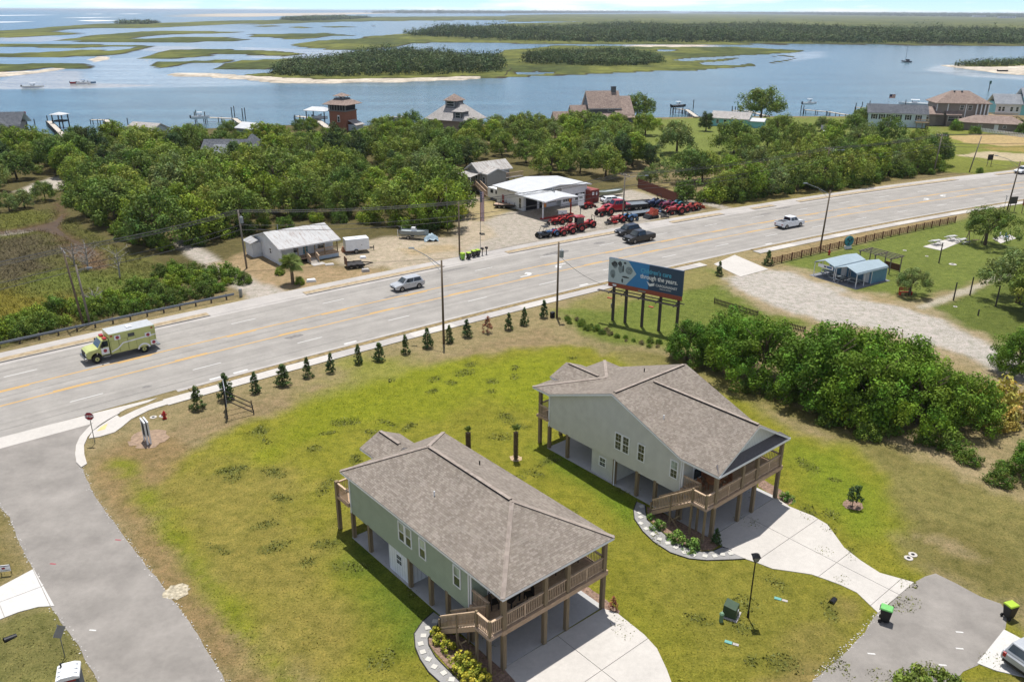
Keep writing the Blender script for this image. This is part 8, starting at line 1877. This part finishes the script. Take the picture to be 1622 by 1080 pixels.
pole('g', "utility pole at the thicket's far end by the side road", (100.75,199.09), 9.4, M_POLE2, (.4, 0), None, UP); pole('h', "leaning utility pole on the far lawn", (110.79,201.85), 8.6, M_POLE2, (1.2, 0))
pole('l1', "street-light pole with long arm by the young cypress row", (-7.93,89.24), 10.0, M_POLE, (.0, 0), (UP + .35, 4.3, 1.5))
pole('m', "utility pole with transformer at the billboard lawn's corner", (5.65,98.16), 9.8, M_POLE, (.0, 0), None, 0, True)
pole('l2', "street-light pole rising from the brown rail fence", (50.38,131.45), 9.6, M_POLE, (.3, 0), (UP + .35, 4.0, 1.4)); pole('l3', "street-light pole beside the far stop sign", (96.79,159.98), 9.6, M_POLE, (.4, 0), (UP + .5, 4.2, 1.5))
def wire(a, b, da=(0, 0, 0), db=(0, 0, 0), sag=.6, r=.022):
    a, b = Vector(a) + Vector(da), Vector(b) + Vector(db); pts = []
    for k in range(15): t_ = k / 14; p = a.lerp(b, t_); p.z -= sag * 4 * t_ * (1 - t_); pts.append(p)
    m = MB(); m.tube(pts, r, 4); return m
LW = (*road(-75, 17.5), 9.6); RW = (*road(330, 22), 9.0)
seq = [('left', LW), ('a', TOPS['a']), ('b', TOPS['b']), ('c', TOPS['c']), ('e', TOPS['e']), ('f', TOPS['f']), ('g', TOPS['g']), ('right', RW)]
dn = Vector((math.cos(UP), math.sin(UP), 0))
runs = [(-1.05, -.1, .7), (-.4, -.1, .75), (.4, -.1, .65), (1.05, -.12, .8), (0, -2.2, .9), (0, -2.9, 1.0)]
for k, (off_, dz, sg) in enumerate(runs):
    w_ = thing("power_line", ("top power line strung on the crossarms along the water side", "second power line strung on the crossarms along the water side", "third power line on the crossarms along the water side", "outer power line on the crossarms along the water side", "upper telephone cable hung under the power lines", "lower telephone cable hung under the power lines")[k], 'cable')
    for (n0, p0), (n1, p1) in zip(seq, seq[1:]):
        wire(p0, p1, dn * off_ + Vector((0, 0, dz)), dn * off_ + Vector((0, 0, dz)), sg * math.dist(p0, p1) / 55, .03 if k < 4 else .036).build("span", M_WIRE, w_)
w_ = thing("service_wire", "drop wire from the corner pole down to the billboard", 'cable'); wire(TOPS['m'], (12.6, 96.6, 4.6), (0, 0, -1.6), (0, 0, 0), .8).build("span", M_WIRE, w_)
w_ = thing("service_wire", "drop wire from the cottage's pole to its roof", 'cable'); wire(TOPS['b'], (*(-38.93,129.52), 3.2), (0, 0, -1.5), (0, 0, 0), .4).build("span", M_WIRE, w_)
w_ = thing("service_wire", "wire crossing the far end of the highway", 'cable'); wire(TOPS['g'], TOPS['l3'], (0, 0, -1.5), (0, 0, -1), 1.5).build("span", M_WIRE, w_)
w_ = thing("service_wire", "wire running from the yard's pole across the thicket", 'cable'); wire(TOPS['e'], (*(58.53,210.16), 5), (0, 0, -2.4), (0, 0, 0), .8).build("span", M_WIRE, w_)

# guard rail
gr = thing("guard_rail", "galvanised guard rail along the marsh side of the highway", 'guard rail'); m = MB(); V = []
prof = [(0, .45), (.06, .52), (0, .60), (.06, .68), (0, .76)]
ss = list(np.arange(-90, 31.0, 1.5))
for s in ss:
    for dx, z in prof: V.append((*road(s, 14.85 - dx), z))
F = [(i * 5 + j, i * 5 + j + 1, (i + 1) * 5 + j + 1, (i + 1) * 5 + j) for i in range(len(ss) - 1) for j in range(4)]
m.add(V, F); ro = m.build("rail", M_GALV, gr); so = ro.modifiers.new("thick", 'SOLIDIFY'); so.thickness = .02
gp = MB().box(-.08, .08, -.09, .09, 0, .8).mesh("post", mat("guard_post", A(110, 96, 84), .9))
for s in np.arange(-89, 30, 2.0): inst("post", gp, gr, (*road(s, 15.02), 0), road_dir(s))
box(gr, "end_block", *[c + d_ for c in (road(30.9, 14.9)[0],) for d_ in (-.18, .18)], *[c + d_ for c in (road(30.9, 14.9)[1],) for d_ in (-.18, .18)], 0, 1.1, M_GALV)

# bins
M_LID = mat("lime_lid", A(190, 224, 60), .5); M_LID2 = mat("green_lid", A(130, 214, 120), .5); M_BIN = mat("bin_black", A(40, 41, 43), .55); M_LIMEBIN = mat("lime_bin", A(150, 210, 60), .5)
def bin_(label, loc, rz, bodym, lidm, group=None, z=.05):
    b = thing("wheelie_bin", label, 'bin', (*loc, z), rz, group)
    MB().hull8([(-.22, -.24, .08), (.22, -.24, .08), (.22, .24, .08), (-.22, .24, .08)], [(-.31, -.34, 1.0), (.31, -.34, 1.0), (.31, .36, 1.0), (-.31, .36, 1.0)]).build("body", bodym, b, bevel=.03)
    MB().hull8([(-.33, -.37, 1.0), (.33, -.37, 1.0), (.33, .40, 1.0), (-.33, .40, 1.0)], [(-.28, -.32, 1.1), (.28, -.32, 1.1), (.28, .36, 1.12), (-.28, .36, 1.12)]).build("lid", lidm, b, bevel=.03)
    for x in (-.27, .27): MB().cyl((x - .04, .27, .12), (x + .04, .27, .12), .12, n=12).build("wheel", M_TYRE, b)
    MB().box(-.25, .25, .38, .43, .92, .98).build("handle", bodym, b); MB().box(-.06, .06, -.315, -.30, .62, .76).build("emblem", M_GALV, b); return b
for k, ((x, y), bm_, lab) in enumerate((((-7.70,123.85), M_LIMEBIN, "all-lime wheelie bin at the end of the roadside row"), ((-6.79,124.21), M_BIN, "black wheelie bin with lime lid next to the all-lime one"), ((-6.05,125.29), M_BIN, "black wheelie bin with lime lid in the middle of the roadside row"), ((-5.43,125.84), M_BIN, "black wheelie bin with lime lid nearest the mailboxes"))): bin_(lab, (x, y), road_dir(65), bm_, M_LID)
bin_("black wheelie bin with pale green lid at the driveway mouth", (23.80,42.32), R(60), M_BIN, M_LID2, z=.02); bin_("black wheelie bin with yellow-green lid at the cul-de-sac's far edge", (31.90,42.73), R(110), M_BIN, M_LID, z=.02)
for (x, y), lab in (((-10.11,173.16), "lime-topped bin beside the grey house's stairs"), ((-9.08,173.82), "second lime-topped bin beside the grey house's stairs")): bin_(lab, (x, y), R(30), M_BIN, M_LID)
for (x, y), lab in (((-4.75,126.39), "black mailbox next to the wheelie bins"), ((-4.12,126.95), "black twin mailbox by the shop's entrance")):
    b = thing("mailbox", lab, 'mailbox', (x, y, 0), road_dir(68)); box(b, "post", -.05, .05, -.05, .05, 0, 1.0, M_BLACK); MB().side([(-.13, 1.0), (.13, 1.0), (.13, 1.2), (.07, 1.28), (-.07, 1.28), (-.13, 1.2)], -.25, .25).build("box", M_BLACK, b); box(b, "flag", .14, .16, -.1, .1, 1.15, 1.35, M_RED)
b = thing("marker_post", "thin metal post standing behind the mailboxes", 'post', (-5.15,128.97)); MB().cyl((0, 0, 0), (0, 0, 3.0), .05, .04, 6).build("post", M_GALV, b); box(b, "head", -.14, .14, -.05, .05, 2.8, 3.05, M_BLACK)

# stop signs
M_STOP = mat("stop_red", A(176, 32, 46), .4); M_SIGNW = mat("sign_white", (.78, .78, .78), .4)
def stop_sign(label, loc, rz, face, zoff=0.):
    s_ = thing("stop_sign", label, 'stop sign', (*loc, 0), rz); MB().cyl((0, 0, 0), (0, 0, 3.0), .035, n=6).build("post", M_GALV, s_)
    oc = lambda r_: [(r_ * math.sin(math.pi / 8 + k * math.pi / 4), 2.72 + r_ * math.cos(math.pi / 8 + k * math.pi / 4)) for k in range(8)]
    p_ = MB().side(oc(.41), -.05, -.04).build("sign_plate", M_SIGNW, s_); MB().side(oc(.385), -.054, -.0505).build("sign_face", M_STOP, p_)
    text(p_, "lettering", "STOP", .30, (0, -.058, 2.61), (R(90), 0, 0), M_SIGNW, .008, 'CENTER'); return s_
stop_sign("red octagonal stop sign at the side street corner", (-37.16,65.07), R(4), 1)
s_ = stop_sign("stop sign with a street-name blade seen near the park's far end", (95.13,158.32), R(70), 1); MB().box(-.5, .5, -.01, .01, 3.1, 3.3).build("street_name_blade", mat("blade_green", A(70, 100, 110), .5), s_)

# hydrant, covers, lamp, boxes
def hydrant(label, loc):
    h = thing("fire_hydrant", label, 'hydrant', (*loc, 0)); MB().cyl((0, 0, 0), (0, 0, .08), .2, n=12).build("flange", M_RED, h); MB().cyl((0, 0, .08), (0, 0, .62), .13, n=12).build("barrel", M_RED, h); MB().cyl((0, 0, .62), (0, 0, .82), .16, .05, 12).build("bonnet", M_RED, h); MB().cyl((-.26, 0, .46), (.26, 0, .46), .07, n=8).build("hose_cap", M_RED, h); MB().cyl((0, -.24, .42), (0, 0, .42), .09, n=8).build("pumper_cap", M_RED, h)
hydrant("red fire hydrant near the corner of the side street", (-32.83,69.91)); hydrant("red fire hydrant behind the brown rail fence", (50.49,127.68))
def cover(label, loc, r_): c = thing("valve_cover", label, 'cover', (*loc, 0)); MB().cyl((0, 0, -.05), (0, 0, .05), r_, n=20).build("collar", M_CONC, c); MB().cyl((0, 0, .05), (0, 0, .06), r_ * .42, n=14).build("lid", M_BLACK, c)
cover("round concrete valve collar next to the hydrant", (-34.01,70.16), .32); cover("second round valve collar right at the hydrant", (-33.27,70.43), .3); cover("round white valve collar on the lawn by the cul-de-sac, upper of a pair", (28.73,49.30), .3); cover("round white valve collar on the lawn by the cul-de-sac, lower of a pair", (28.24,48.89), .3)
l = thing("lamp_post", "black lantern lamp post on the lawn between the driveways", 'lamp post', (15.19,42.67)); MB().cyl((0, 0, 0), (0, 0, .5), .09, .06, 10).build("base", M_BLACK, l); MB().cyl((0, 0, .5), (0, 0, 4.25), .045, .04, 10).build("pole", M_BLACK, l); MB().cyl((0, 0, 4.25), (0, 0, 4.32), .1, n=8).build("collar", M_BLACK, l)
MB().hull8([(-.11, -.11, 4.32), (.11, -.11, 4.32), (.11, .11, 4.32), (-.11, .11, 4.32)], [(-.2, -.2, 4.7), (.2, -.2, 4.7), (.2, .2, 4.7), (-.2, .2, 4.7)]).build("lantern_glass", mat("frosted_lantern", A(150, 152, 150), .3), l); MB().hull8([(-.26, -.26, 4.7), (.26, -.26, 4.7), (.26, .26, 4.7), (-.26, .26, 4.7)], [(-.06, -.06, 4.9), (.06, -.06, 4.9), (.06, .06, 4.9), (-.06, .06, 4.9)]).build("lantern_cap", M_BLACK, l)
for x in (-.15, .15):
    for y in (-.15, .15): mm = MB(); mm.beam((x * .75, y * .75, 4.32), (x * 1.35, y * 1.35, 4.7), .03, .03); mm.build("lantern_rib", M_BLACK, l)
t_ = thing("transformer_box", "dark green pad transformer box on the lawn", 'utility box', (14.12,42.84), R(60)); box(t_, "pad", -.55, .55, -.55, .55, 0, .08, M_CONC2); MB().hull8([(-.42, -.45, .08), (.42, -.45, .08), (.42, .45, .08), (-.42, .45, .08)], [(-.42, -.4, .8), (.42, -.4, .8), (.42, .42, .95), (-.42, .42, .95)]).build("cabinet", mat("dark_green_paint", A(74, 96, 72), .5), t_, bevel=.03); box(t_, "warning_label", -.12, .12, -.455, -.44, .45, .6, M_TRIM)
t_ = thing("cable_pedestal", "light green cable pedestal beside the transformer box", 'utility box', (13.37,42.25)); M_PEDG = mat("pedestal_green", A(130, 168, 134), .5); MB().cyl((0, 0, 0), (0, 0, .6), .14, .13, 12).build("body", M_PEDG, t_); MB().cyl((0, 0, .6), (0, 0, .7), .16, .1, 12).build("cap", M_PEDG, t_)
for (x, y), rz, lab in (((13.50,40.32), R(-25), "teal and grey flush utility lid on the front lawn"), ((17.75,44.40), R(-25), "teal flush utility lid on the lawn by the driveway bend")):
    t_ = thing("flush_lid", lab, 'utility lid', (x, y, 0), rz); box(t_, "lid", -.35, .1, -.12, .12, 0, .05, mat("teal_lid", A(120, 190, 180), .6)); box(t_, "grey_lid", .14, .5, -.1, .1, 0, .04, M_CONC2)
for (x, y), lab in (((21.04,44.05), "dark drain pipe mouth in the ditch by the driveway"), ((-30.98,40.25), "dark drain pipe mouth beside the left driveway")): t_ = thing("culvert_pipe", lab, 'pipe', (x, y, 0), R(-40)); MB().cyl((0, -.1, .02), (0, .6, -.08), .2, n=14, cap=False).build("pipe", M_BLACK, t_); MB().cyl((0, .2, -.02), (0, .22, -.02), .19, n=14).build("shade_disc", M_CHAR, t_);  # black disc paints the shade inside the pipe mouth
# portable toilet, signs at lower left
t_ = thing("portable_toilet", "grey portable toilet with a white domed roof beside the street", 'portable toilet', (-24.29,35.40), R(22)); M_PTG = mat("slate_plastic", A(96, 108, 118), .55); box(t_, "cabin", -.55, .55, -.58, .58, .1, 2.1, M_PTG, .03); MB().side([(-.6, 2.1), (.6, 2.1), (.58, 2.25), (.3, 2.36), (-.3, 2.36), (-.58, 2.25)], -.62, .62).build("roof", M_TRIM, t_, bevel=.03); box(t_, "door", -.4, .4, -.61, -.58, .2, 2.0, mat("slate_door", A(112, 122, 130), .55)); box(t_, "skid", -.6, .6, -.62, .62, 0, .1, M_BLACK)
for y in (-.35, 0, .35): box(t_, "roof_rib", -.5, .5, y - .03, y + .03, 2.34, 2.39, M_TRIM)
MB().cyl((-.35, .35, 2.3), (-.35, .35, 2.6), .05, n=8).build("vent_pipe", M_BLACK, t_); box(t_, "red_stripe", -.4, .4, -.63, -.61, 2.02, 2.09, M_RED)
s_ = thing("road_sign", "diamond road sign seen from behind beside the portable toilet", 'sign', (-26.65,38.89), R(75)); MB().cyl((0, 0, 0), (0, 0, 2.4), .03, n=6).build("post", M_GALV, s_); MB().side([(0, 1.4), (.5, 1.9), (0, 2.4), (-.5, 1.9)], -.05, -.035).build("plate", M_GALV, s_)
s_ = thing("yard_sign", "small white agent's yard sign on the left verge", 'sign', (-34.46,46.52), R(12)); box(s_, "board", -.33, .33, -.02, .02, .35, .85, M_SIGNW); box(s_, "logo", -.2, .0, -.03, -.02, .55, .68, M_STOP); box(s_, "rule", -.28, .28, -.03, -.02, .42, .46, M_GALV); box(s_, "rule", -.3, .3, -.03, -.02, .77, .82, mat("sign_navy", A(60, 70, 90), .5))
for x in (-.32, .32): box(s_, "leg", x - .015, x + .015, -.015, .015, 0, .9, M_BLACK)
s_ = thing("sales_sign", "white-framed sale sign in a mulch circle at the corner", 'sign', (-32.57,65.35), R(-52)); 
for y in (-.13, .13):
    for x in (-.55, .55): box(s_, "post", x - .07, x + .07, y - .06, y + .06, 0, 2.1, M_TRIM)
    box(s_, "top_rail", -.68, .68, y - .06, y + .06, 2.1, 2.22, M_TRIM); p_ = box(s_, "panel", -.48, .48, y - .03, y + .03, .6, 1.95, mat("panel_back", A(128, 128, 130), .6)); box(p_, "notice", -.42, .42, y - .045 if y < 0 else y + .03, y - .03 if y < 0 else y + .045, .75, 1.8, M_CHAR if y < 0 else M_TRIM)
s_ = thing("sign_frame", "big sign seen edge-on with raking black props by the cypress row", 'sign', (-27.27,71.02), R(112)); M_FR = mat("black_timber", A(64, 60, 60), .8)
box(s_, "panel", -1.3, 1.3, -.05, .0, 1.3, 3.0, mat("silver_panel", A(190, 196, 204), .5))
for x in (-1.1, 0, 1.1):
    box(s_, "post", x - .06, x + .06, .0, .12, 0, 2.9, M_FR); mm = MB(); mm.beam((x, .1, 2.0), (x, -1.0, .3) if False else (x, -2.3, .25), .08, .08); mm.build("prop", M_FR, s_); box(s_, "stake", x - .05, x + .05, -2.4, -2.3, 0, .5, M_FR)
# dark roadside boards far right
for (x, y), lab, m in (((97.05,158.90), "dark square roadside board at the park's far end", mat("slate_board", A(92, 90, 88), .7)), ((98.91,157.86), "orange-brown roadside board at the picture's far road", mat("rust_board", A(190, 104, 60), .7)), ((119.87,209.96), "small dark board beside the far lawn's shrub", M_CHAR)):
    s_ = thing("roadside_board", lab, 'sign', (x, y, 0), R(15)); box(s_, "board", -.8, .8, -.05, .05, 1.6, 3.0, m)
    for dx in (-.6, .6): box(s_, "leg", dx - .05, dx + .05, -.05, .05, 0, 1.6, M_POST)

# billboard
bb = thing("billboard", "large blue hospital billboard on five dark posts beside the highway", 'billboard', (12.26,97.33), R(-35.5))
M_BPOST = mat("billboard_post", A(92, 84, 78), .9, var=.2); M_NAVYB = mat("navy_print", A(62, 88, 118), .45, var=.03); M_BLUEB = mat("blue_print", A(66, 154, 222), .45, var=.03); M_PALEB = mat("pale_blue_print", A(214, 232, 238), .45, var=.06, scale=1); M_TEALT = mat("teal_print", A(100, 205, 245), .45); M_INK = mat("ink_print", A(74, 82, 88), .5); M_APRON = mat("red_brown_apron", A(196, 104, 76), .8, var=.15)
for k, x in enumerate((.25, 2.0, 4.3, 6.6, 8.9)): box(bb, "post", x - .14, x + .14, .1, .38, 0, 7.3, M_BPOST)
Z0, Z1, X0, X1 = 5.0, 8.1, -.45, 9.4
pn = box(bb, "panel", X0, X1, -.12, .08, Z0, Z1, M_NAVYB)
m = MB(); 
for x0_, x1_, col_ in ((X0, 5.0, M_BLUEB),): MB().box(x0_, x1_, -.128, -.12, Z0 + .02, Z1 - .02).build("blue_field", col_, pn)
pts = [(X0 + .02, Z0 + .03), (2.0, Z0 + .03), (3.35, (Z0 + Z1) / 2 + .1), (2.2, Z1 - .03), (X0 + .02, Z1 - .03)]
MB().side(pts, -.136, -.13).build("picture_field", M_PALEB, pn)
def blob(cx, cz, rx, rz_, m_, nm, seed):
    r_ = random.Random(seed); MB().side([(cx + rx * math.cos(a_) * r_.uniform(.8, 1.15), cz + rz_ * math.sin(a_) * r_.uniform(.8, 1.15)) for a_ in np.linspace(0, 6.2, 12)], -.142, -.138).build(nm, m_, pn)
M_SKETCH = mat("sketch_grey", A(150, 166, 172), .5)
for cx, cz, rx, rz_, m_, sd_ in ((.35, 7.4, .42, .36, M_INK, 1), (.45, 7.15, .3, .3, M_SKETCH, 2), (1.1, 7.55, .28, .32, M_INK, 3), (1.25, 6.9, .42, .5, M_SKETCH, 4), (.15, 6.1, .35, .55, M_SKETCH, 5), (1.9, 6.0, .5, .12, M_INK, 6), (1.75, 7.75, .2, .14, M_INK, 7), (1.5, 5.5, .14, .3, M_INK, 8), (.2, 5.9, .12, .25, M_INK, 9), (1.55, 7.0, .1, .5, M_INK, 10)): blob(cx, cz, rx, rz_, m_, "picture_shape", sd_)
for rr in (.42, .28, .14):
    m = MB(); pr = [(2.35 + rr * math.cos(a_), 6.9 + rr * math.sin(a_)) for a_ in np.linspace(0, 6.283, 20)]
    m.tube([(x, -.142, z) for x, z in pr], .035, 4); m.build("picture_ring", M_INK, pn)
text(pn, "lettering", "Children's care", .76, (3.9, -.14, 7.0), (R(90), 0, 0), M_TEALT, .012, sx=.86); text(pn, "lettering", "through the years.", .76, (3.9, -.14, 6.3), (R(90), 0, 0), M_SIGNW, .012, sx=.86)
text(pn, "lettering", "CAROLINAEAST", .42, (5.95, -.13, 5.62), (R(90), 0, 0), M_SIGNW, .004, sx=.92); text(pn, "lettering", "HEALTH SYSTEM", .2, (6.5, -.13, 5.32), (R(90), 0, 0), M_SIGNW, .0)
for k in range(3):
    pr = [(4.75 + .1 * k, 6.05 - .16 * k), (5.2, 5.78 - .1 * k), (5.8, 5.98 - .12 * k), (5.78, 5.88 - .12 * k), (5.2, 5.66 - .1 * k), (4.85 + .1 * k, 5.9 - .16 * k)]
    MB().side(pr, -.138, -.132).build("logo_wing", M_SIGNW, pn)
bd = MB().box(-.19, .19, -.1, .06, 4.45, 4.98).mesh("apron_board", M_APRON)
for k in range(25): inst("apron_board", bd, bb, (X0 + .2 + k * .3925, 0, .0))
box(bb, "maker_plate", 3.7, 4.7, -.13, -.1, 4.55, 4.75, M_GALV); box(bb, "maker_plate", .2, .7, -.13, -.1, 4.6, 4.85, M_TRIM)
for y in (-1.0, -.75): box(bb, "catwalk_plank", -1.4, 9.4, y - .11, y + .11, 3.98, 4.04, M_BPOST)
box(bb, "catwalk_plank", .5, 9.9, -.45, -.25, 4.2, 4.26, M_BPOST)
for x in (.25, 2.0, 4.3, 6.6, 8.9): m = MB(); m.beam((x, .1, 4.1), (x, -1.2, 3.93), .09, .12); m.build("catwalk_bracket", M_BPOST, bb)
for x in (.4, 6.0): box(bb, "lamp_box", x - .1, x + .5, -1.6, -1.3, 3.4, 3.5, M_APRON)
box(bb, "meter_box", .02, .1, .0, .1, 1.6, 2.2, M_XFMR)
# electrical box at the corner pole
t_ = thing("meter_cabinet", "small dark cabinet at the foot of the billboard corner pole", 'utility box', (5.09,98.15), R(38)); box(t_, "cabinet", -.25, .25, -.2, .2, 0, .7, M_CHAR, .02); box(t_, "lid", -.27, .27, -.22, .22, .7, .74, M_BLACK)

# ---------------------------------------------------------------- park furniture
S(sheet("picnic_slab", [(67.9,132.9),(76.0,139.2),(76.1,136.3),(69.7,130.6)], .05, M_CONC, thick=.08))
M_WTABLE = mat("white_grey_table", A(206, 206, 204), .7)
for (x, y), lab, rz in (((70.58,134.16), "pale round-legged picnic table at the near end of the slab", 20), ((74.65,137.09), "larger pale picnic table on the slab near the tree", 20), ((75.45,135.05), "grey picnic table at the slab's end under the tree's shade", 30)): picnic(lab, (x, y, .05), R(rz), "picnic tables on the slab", M_WTABLE)
sw = thing("swing_frame", "wooden swing frame under the spreading park tree", 'swing frame', (77.91,135.50), R(10))
for x in (-1.6, 1.6):
    for y in (-.6, .6): m = MB(); m.beam((x, y, 0), (x, 0, 2.0), .1, .1); m.build("leg", M_POST, sw)
box(sw, "beam", -1.8, 1.8, -.06, .06, 2.0, 2.15, M_POST); box(sw, "swing_seat", -.6, .6, -.2, .2, .5, .55, M_POST)
for x in (-.6, .6): m = MB(); m.tube([(x, 0, .5), (x, 0, 2.0)], .02, 4); m.build("chain", M_BLACK, sw)
bn = thing("bench", "bright red slatted bench under the small tree", 'bench', (53.95,107.86), R(5)); M_ORB = mat("bench_red", A(226, 70, 44), .5)
for k in range(4): box(bn, "seat_slat", -.9, .9, -.25 + k * .13, -.14 + k * .13, .42, .46, M_ORB)
for k in range(4): box(bn, "back_slat", -.9, .9, .27, .31, .55 + k * .13, .65 + k * .13, M_ORB)
for x in (-.8, .8): box(bn, "leg", x - .04, x + .04, -.22, .3, 0, .42, M_ORB); box(bn, "arm_post", x - .04, x + .04, .27, .33, .42, 1.1, M_ORB)
sp = thing("painted_spool", "round teal painted spool sign behind the carports", 'sign', (54.96,131.53), R(20)); M_TEALP = mat("teal_paint", A(70, 160, 176), .6, var=.3, scale=3)
MB().cyl((0, -.12, 1.3), (0, .0, 1.3), .85, n=24).build("disc", M_TEALP, sp); MB().cyl((0, .1, 1.3), (0, .2, 1.3), .85, n=24).build("rear_disc", M_POST, sp); MB().cyl((0, 0, 1.3), (0, .1, 1.3), .3, n=14).build("drum", M_POST, sp); MB().cyl((0, -.14, 1.3), (0, -.12, 1.3), .14, n=12).build("hub", M_BLACK, sp)
for a_ in (.6, 2.4, 4.4): MB().cyl((.45 * math.cos(a_), -.135, 1.3 + .45 * math.sin(a_)), (.45 * math.cos(a_), -.12, 1.3 + .45 * math.sin(a_)), .2, n=8).build("painted_patch", M_NAVYB, sp)
box(sp, "base", -.6, .6, -.15, .25, 0, .48, M_TRIM)
for (x, y), h_, lab in (((65.93,123.32), 3.2, "lone dark timber post on the park lawn"), ((59.40,105.54), 2.5, "timber post at the mouth of the gravel path"), ((62.72,107.71), 2.6, "timber post with a small box on the gravel path's far side"), ((63.88,103.30), 2.8, "timber post in front of the large park tree"), ((68.27,105.14), 3.0, "timber post at the park's edge"), ((59.61,99.59), .8, "short dark bollard on the lower lawn")):
    b = thing("timber_post", lab, 'post', (x, y, 0)); MB().cyl((0, 0, -.2), (0, 0, h_), .1, .085, 8).build("post", M_BPOST, b); MB().cyl((0, 0, h_), (0, 0, h_ + .04), .1, .06, 8).build("cap", M_BLACK, b)
for (x, y), lab, r_ in (((67.76,122.67), "pale round cover on the park lawn beside the gravel path", .55), ((63.83,130.53), "small pale cover on the park lawn near the pergola", .3), ((65.88,127.21), "small pale disc on the park lawn beside the lone post", .25), ((58.38,102.97), "small white disc on the lower lawn", .25)): cover(lab, (x, y), r_)
S(sheet("picnic_slab", [(82.4,138.5),(86.9,141.2),(86.5,138.6),(82.0,135.2)], .05, M_CONC, thick=.08))
for (x, y), lab, m_ in (((83.81,138.51), "white garden chair on the far slab", M_TRIM), ((84.56,138.10), "blue garden chair on the far slab", M_BLUEB), ((82.02,136.80), "dark garden chair on the far slab", M_CHAR)): chair("garden_chair", lab, (x, y, .05), R(40), m_, None)

# utility paint dashes on the small streets
for (x, y), m_ in (((21.81,39.46), M_WHITE), ((25.68,38.55), M_WHITE), ((27.38,39.93), M_WHITE), ((28.10,41.37), M_WHITE), ((-28.69,50.63), M_EMB), ((-31.97,47.79), M_EMB), ((-26.07,41.18), M_WHITE)):
    S(sheet("utility_mark", [(x - .22, y - .03), (x + .22, y - .08), (x + .22, y + .03), (x - .22, y + .08)], .0245, m_))
# weed clumps
r_ = np.random.default_rng(3); V, T_ = [], []
for cx, cy, a, b, th in WEEDS:
    n = int(150 * a * b) + 25
    for _ in range(n):
        t_, q = r_.uniform(0, 6.283), r_.uniform(0, 1) ** .6 * 1.15; dx, dy = q * a * math.cos(t_), q * b * math.sin(t_)
        p = np.array((cx + dx * math.cos(th) - dy * math.sin(th), cy + dx * math.sin(th) + dy * math.cos(th), 0.)); w = r_.normal(0, .05, 3); w[2] = 0
        V.append([p - w, p + w, p + np.append(r_.normal(0, .07, 2), r_.uniform(.04, .13))]); T_.append(np.array(A(130, 134, 60)) * r_.uniform(.75, 1.6))
tw = NT("weed_leaf"); tw.link(tw.attr('tint').outputs['Color'], tw.b.inputs['Base Color']); tw.b.inputs['Roughness'].default_value = .8
tag(inst("lawn_weeds", quads_mesh("lawn_weeds", np.array(V), np.array(T_), tw.m)), "dark green weed clumps scattered over the lawn", 'weeds', kind='stuff')
# grass last: it keeps clear of paving
BAD = [(STREET, -.2), ([(-0.4,38.1),(6.0,43.4),(6.9,42.9),(8.3,41.0),(8.9,39.8),(9.2,38.1),(9.3,37.1),(9.3,35.2),(2.9,30.3)], -.1), ([(14.7,51.3),(21.1,56.7),(21.8,55.4),(23.2,54.1),(23.9,53.0),(24.1,50.1),(25.5,47.2),(27.4,46.2),(23.7,43.1),(22.3,45.9),(19.5,47.3),(15.8,49.4)], -.1),
       ([(27.4,46.2),(29.4,47.2),(32.2,44.1),(31.1,41.7),(26.6,38.0),(21.1,32.7),(13.1,32.7),(17.6,37.3),(23.7,43.1)], -.1), ([house_pt(H1, *c).to_2d()[:] for c in ((-.2, -.2), (8.6, -.2), (8.6, 17.2), (-.2, 17.2))], 0), ([house_pt(H2, *c).to_2d()[:] for c in ((-.2, -.2), (8.6, -.2), (8.6, 17.6), (-.2, 17.6))], 0), (GRAVEL, .3)]
r_ = np.random.default_rng(3); V, T_ = [], []
edge = jag(STREET, .0, .12, 2) + jag([(17.6,37.3),(20.4,39.7),(22.1,41.3),(23.7,43.1)], 0, .1, 3)
for x, y in edge:
    if r_.uniform() < .8 and y < 62:
        q = np.array((x, y, .024)) + np.append(r_.normal(0, .10, 2), 0); s = r_.uniform(.02, .06); a = r_.uniform(0, 6.3)
        c1, s1 = math.cos(a) * s, math.sin(a) * s; V.append([q + (c1, s1, .012), q + (-s1, c1 * .7, .02), q + (-c1, -s1, .008), q + (s1, -c1 * .8, .016)]); T_.append(np.ones(3) * r_.uniform(.35, .62) * np.array((1, .96, .9)))
tt = NT("edge_gravel"); tt.link(tt.attr('tint').outputs['Color'], tt.b.inputs['Base Color']); tt.b.inputs['Roughness'].default_value = .9
tag(inst("loose_gravel", quads_mesh("loose_gravel", np.array(V), np.array(T_), tt.m)), "loose pale gravel along the side street's broken edge", 'gravel', kind='stuff')
grass("reeds", 90000, -130, -20, 85, 170, .42, .08, "tall brown-green marsh reeds beside the guard rail scrub", [(CREEK, .2)], MARSH)
grass("grass", 190000, -62, 62, 27, 112, .06, .07, "short patchy lawn grass around the two raised houses", BAD)

# ---------------------------------------------------------------- thin sea haze
hb = MB().box(-130000, 130000, -2000, 130000, -4.2, 37.5).build("haze", None); tag(hb, kind='stuff')
hm = bpy.data.materials.new("haze_air"); hm.use_nodes = True; hn = hm.node_tree.nodes
hn.remove(hn['Principled BSDF']); hv = hn.new('ShaderNodeVolumePrincipled'); hv.inputs['Color'].default_value = (.80, .88, 1.0, 1); hv.inputs['Density'].default_value = .00006; hv.inputs['Anisotropy'].default_value = .3
hm.node_tree.links.new(hv.outputs[0], hn['Material Output'].inputs['Volume']); hb.data.materials.append(hm)
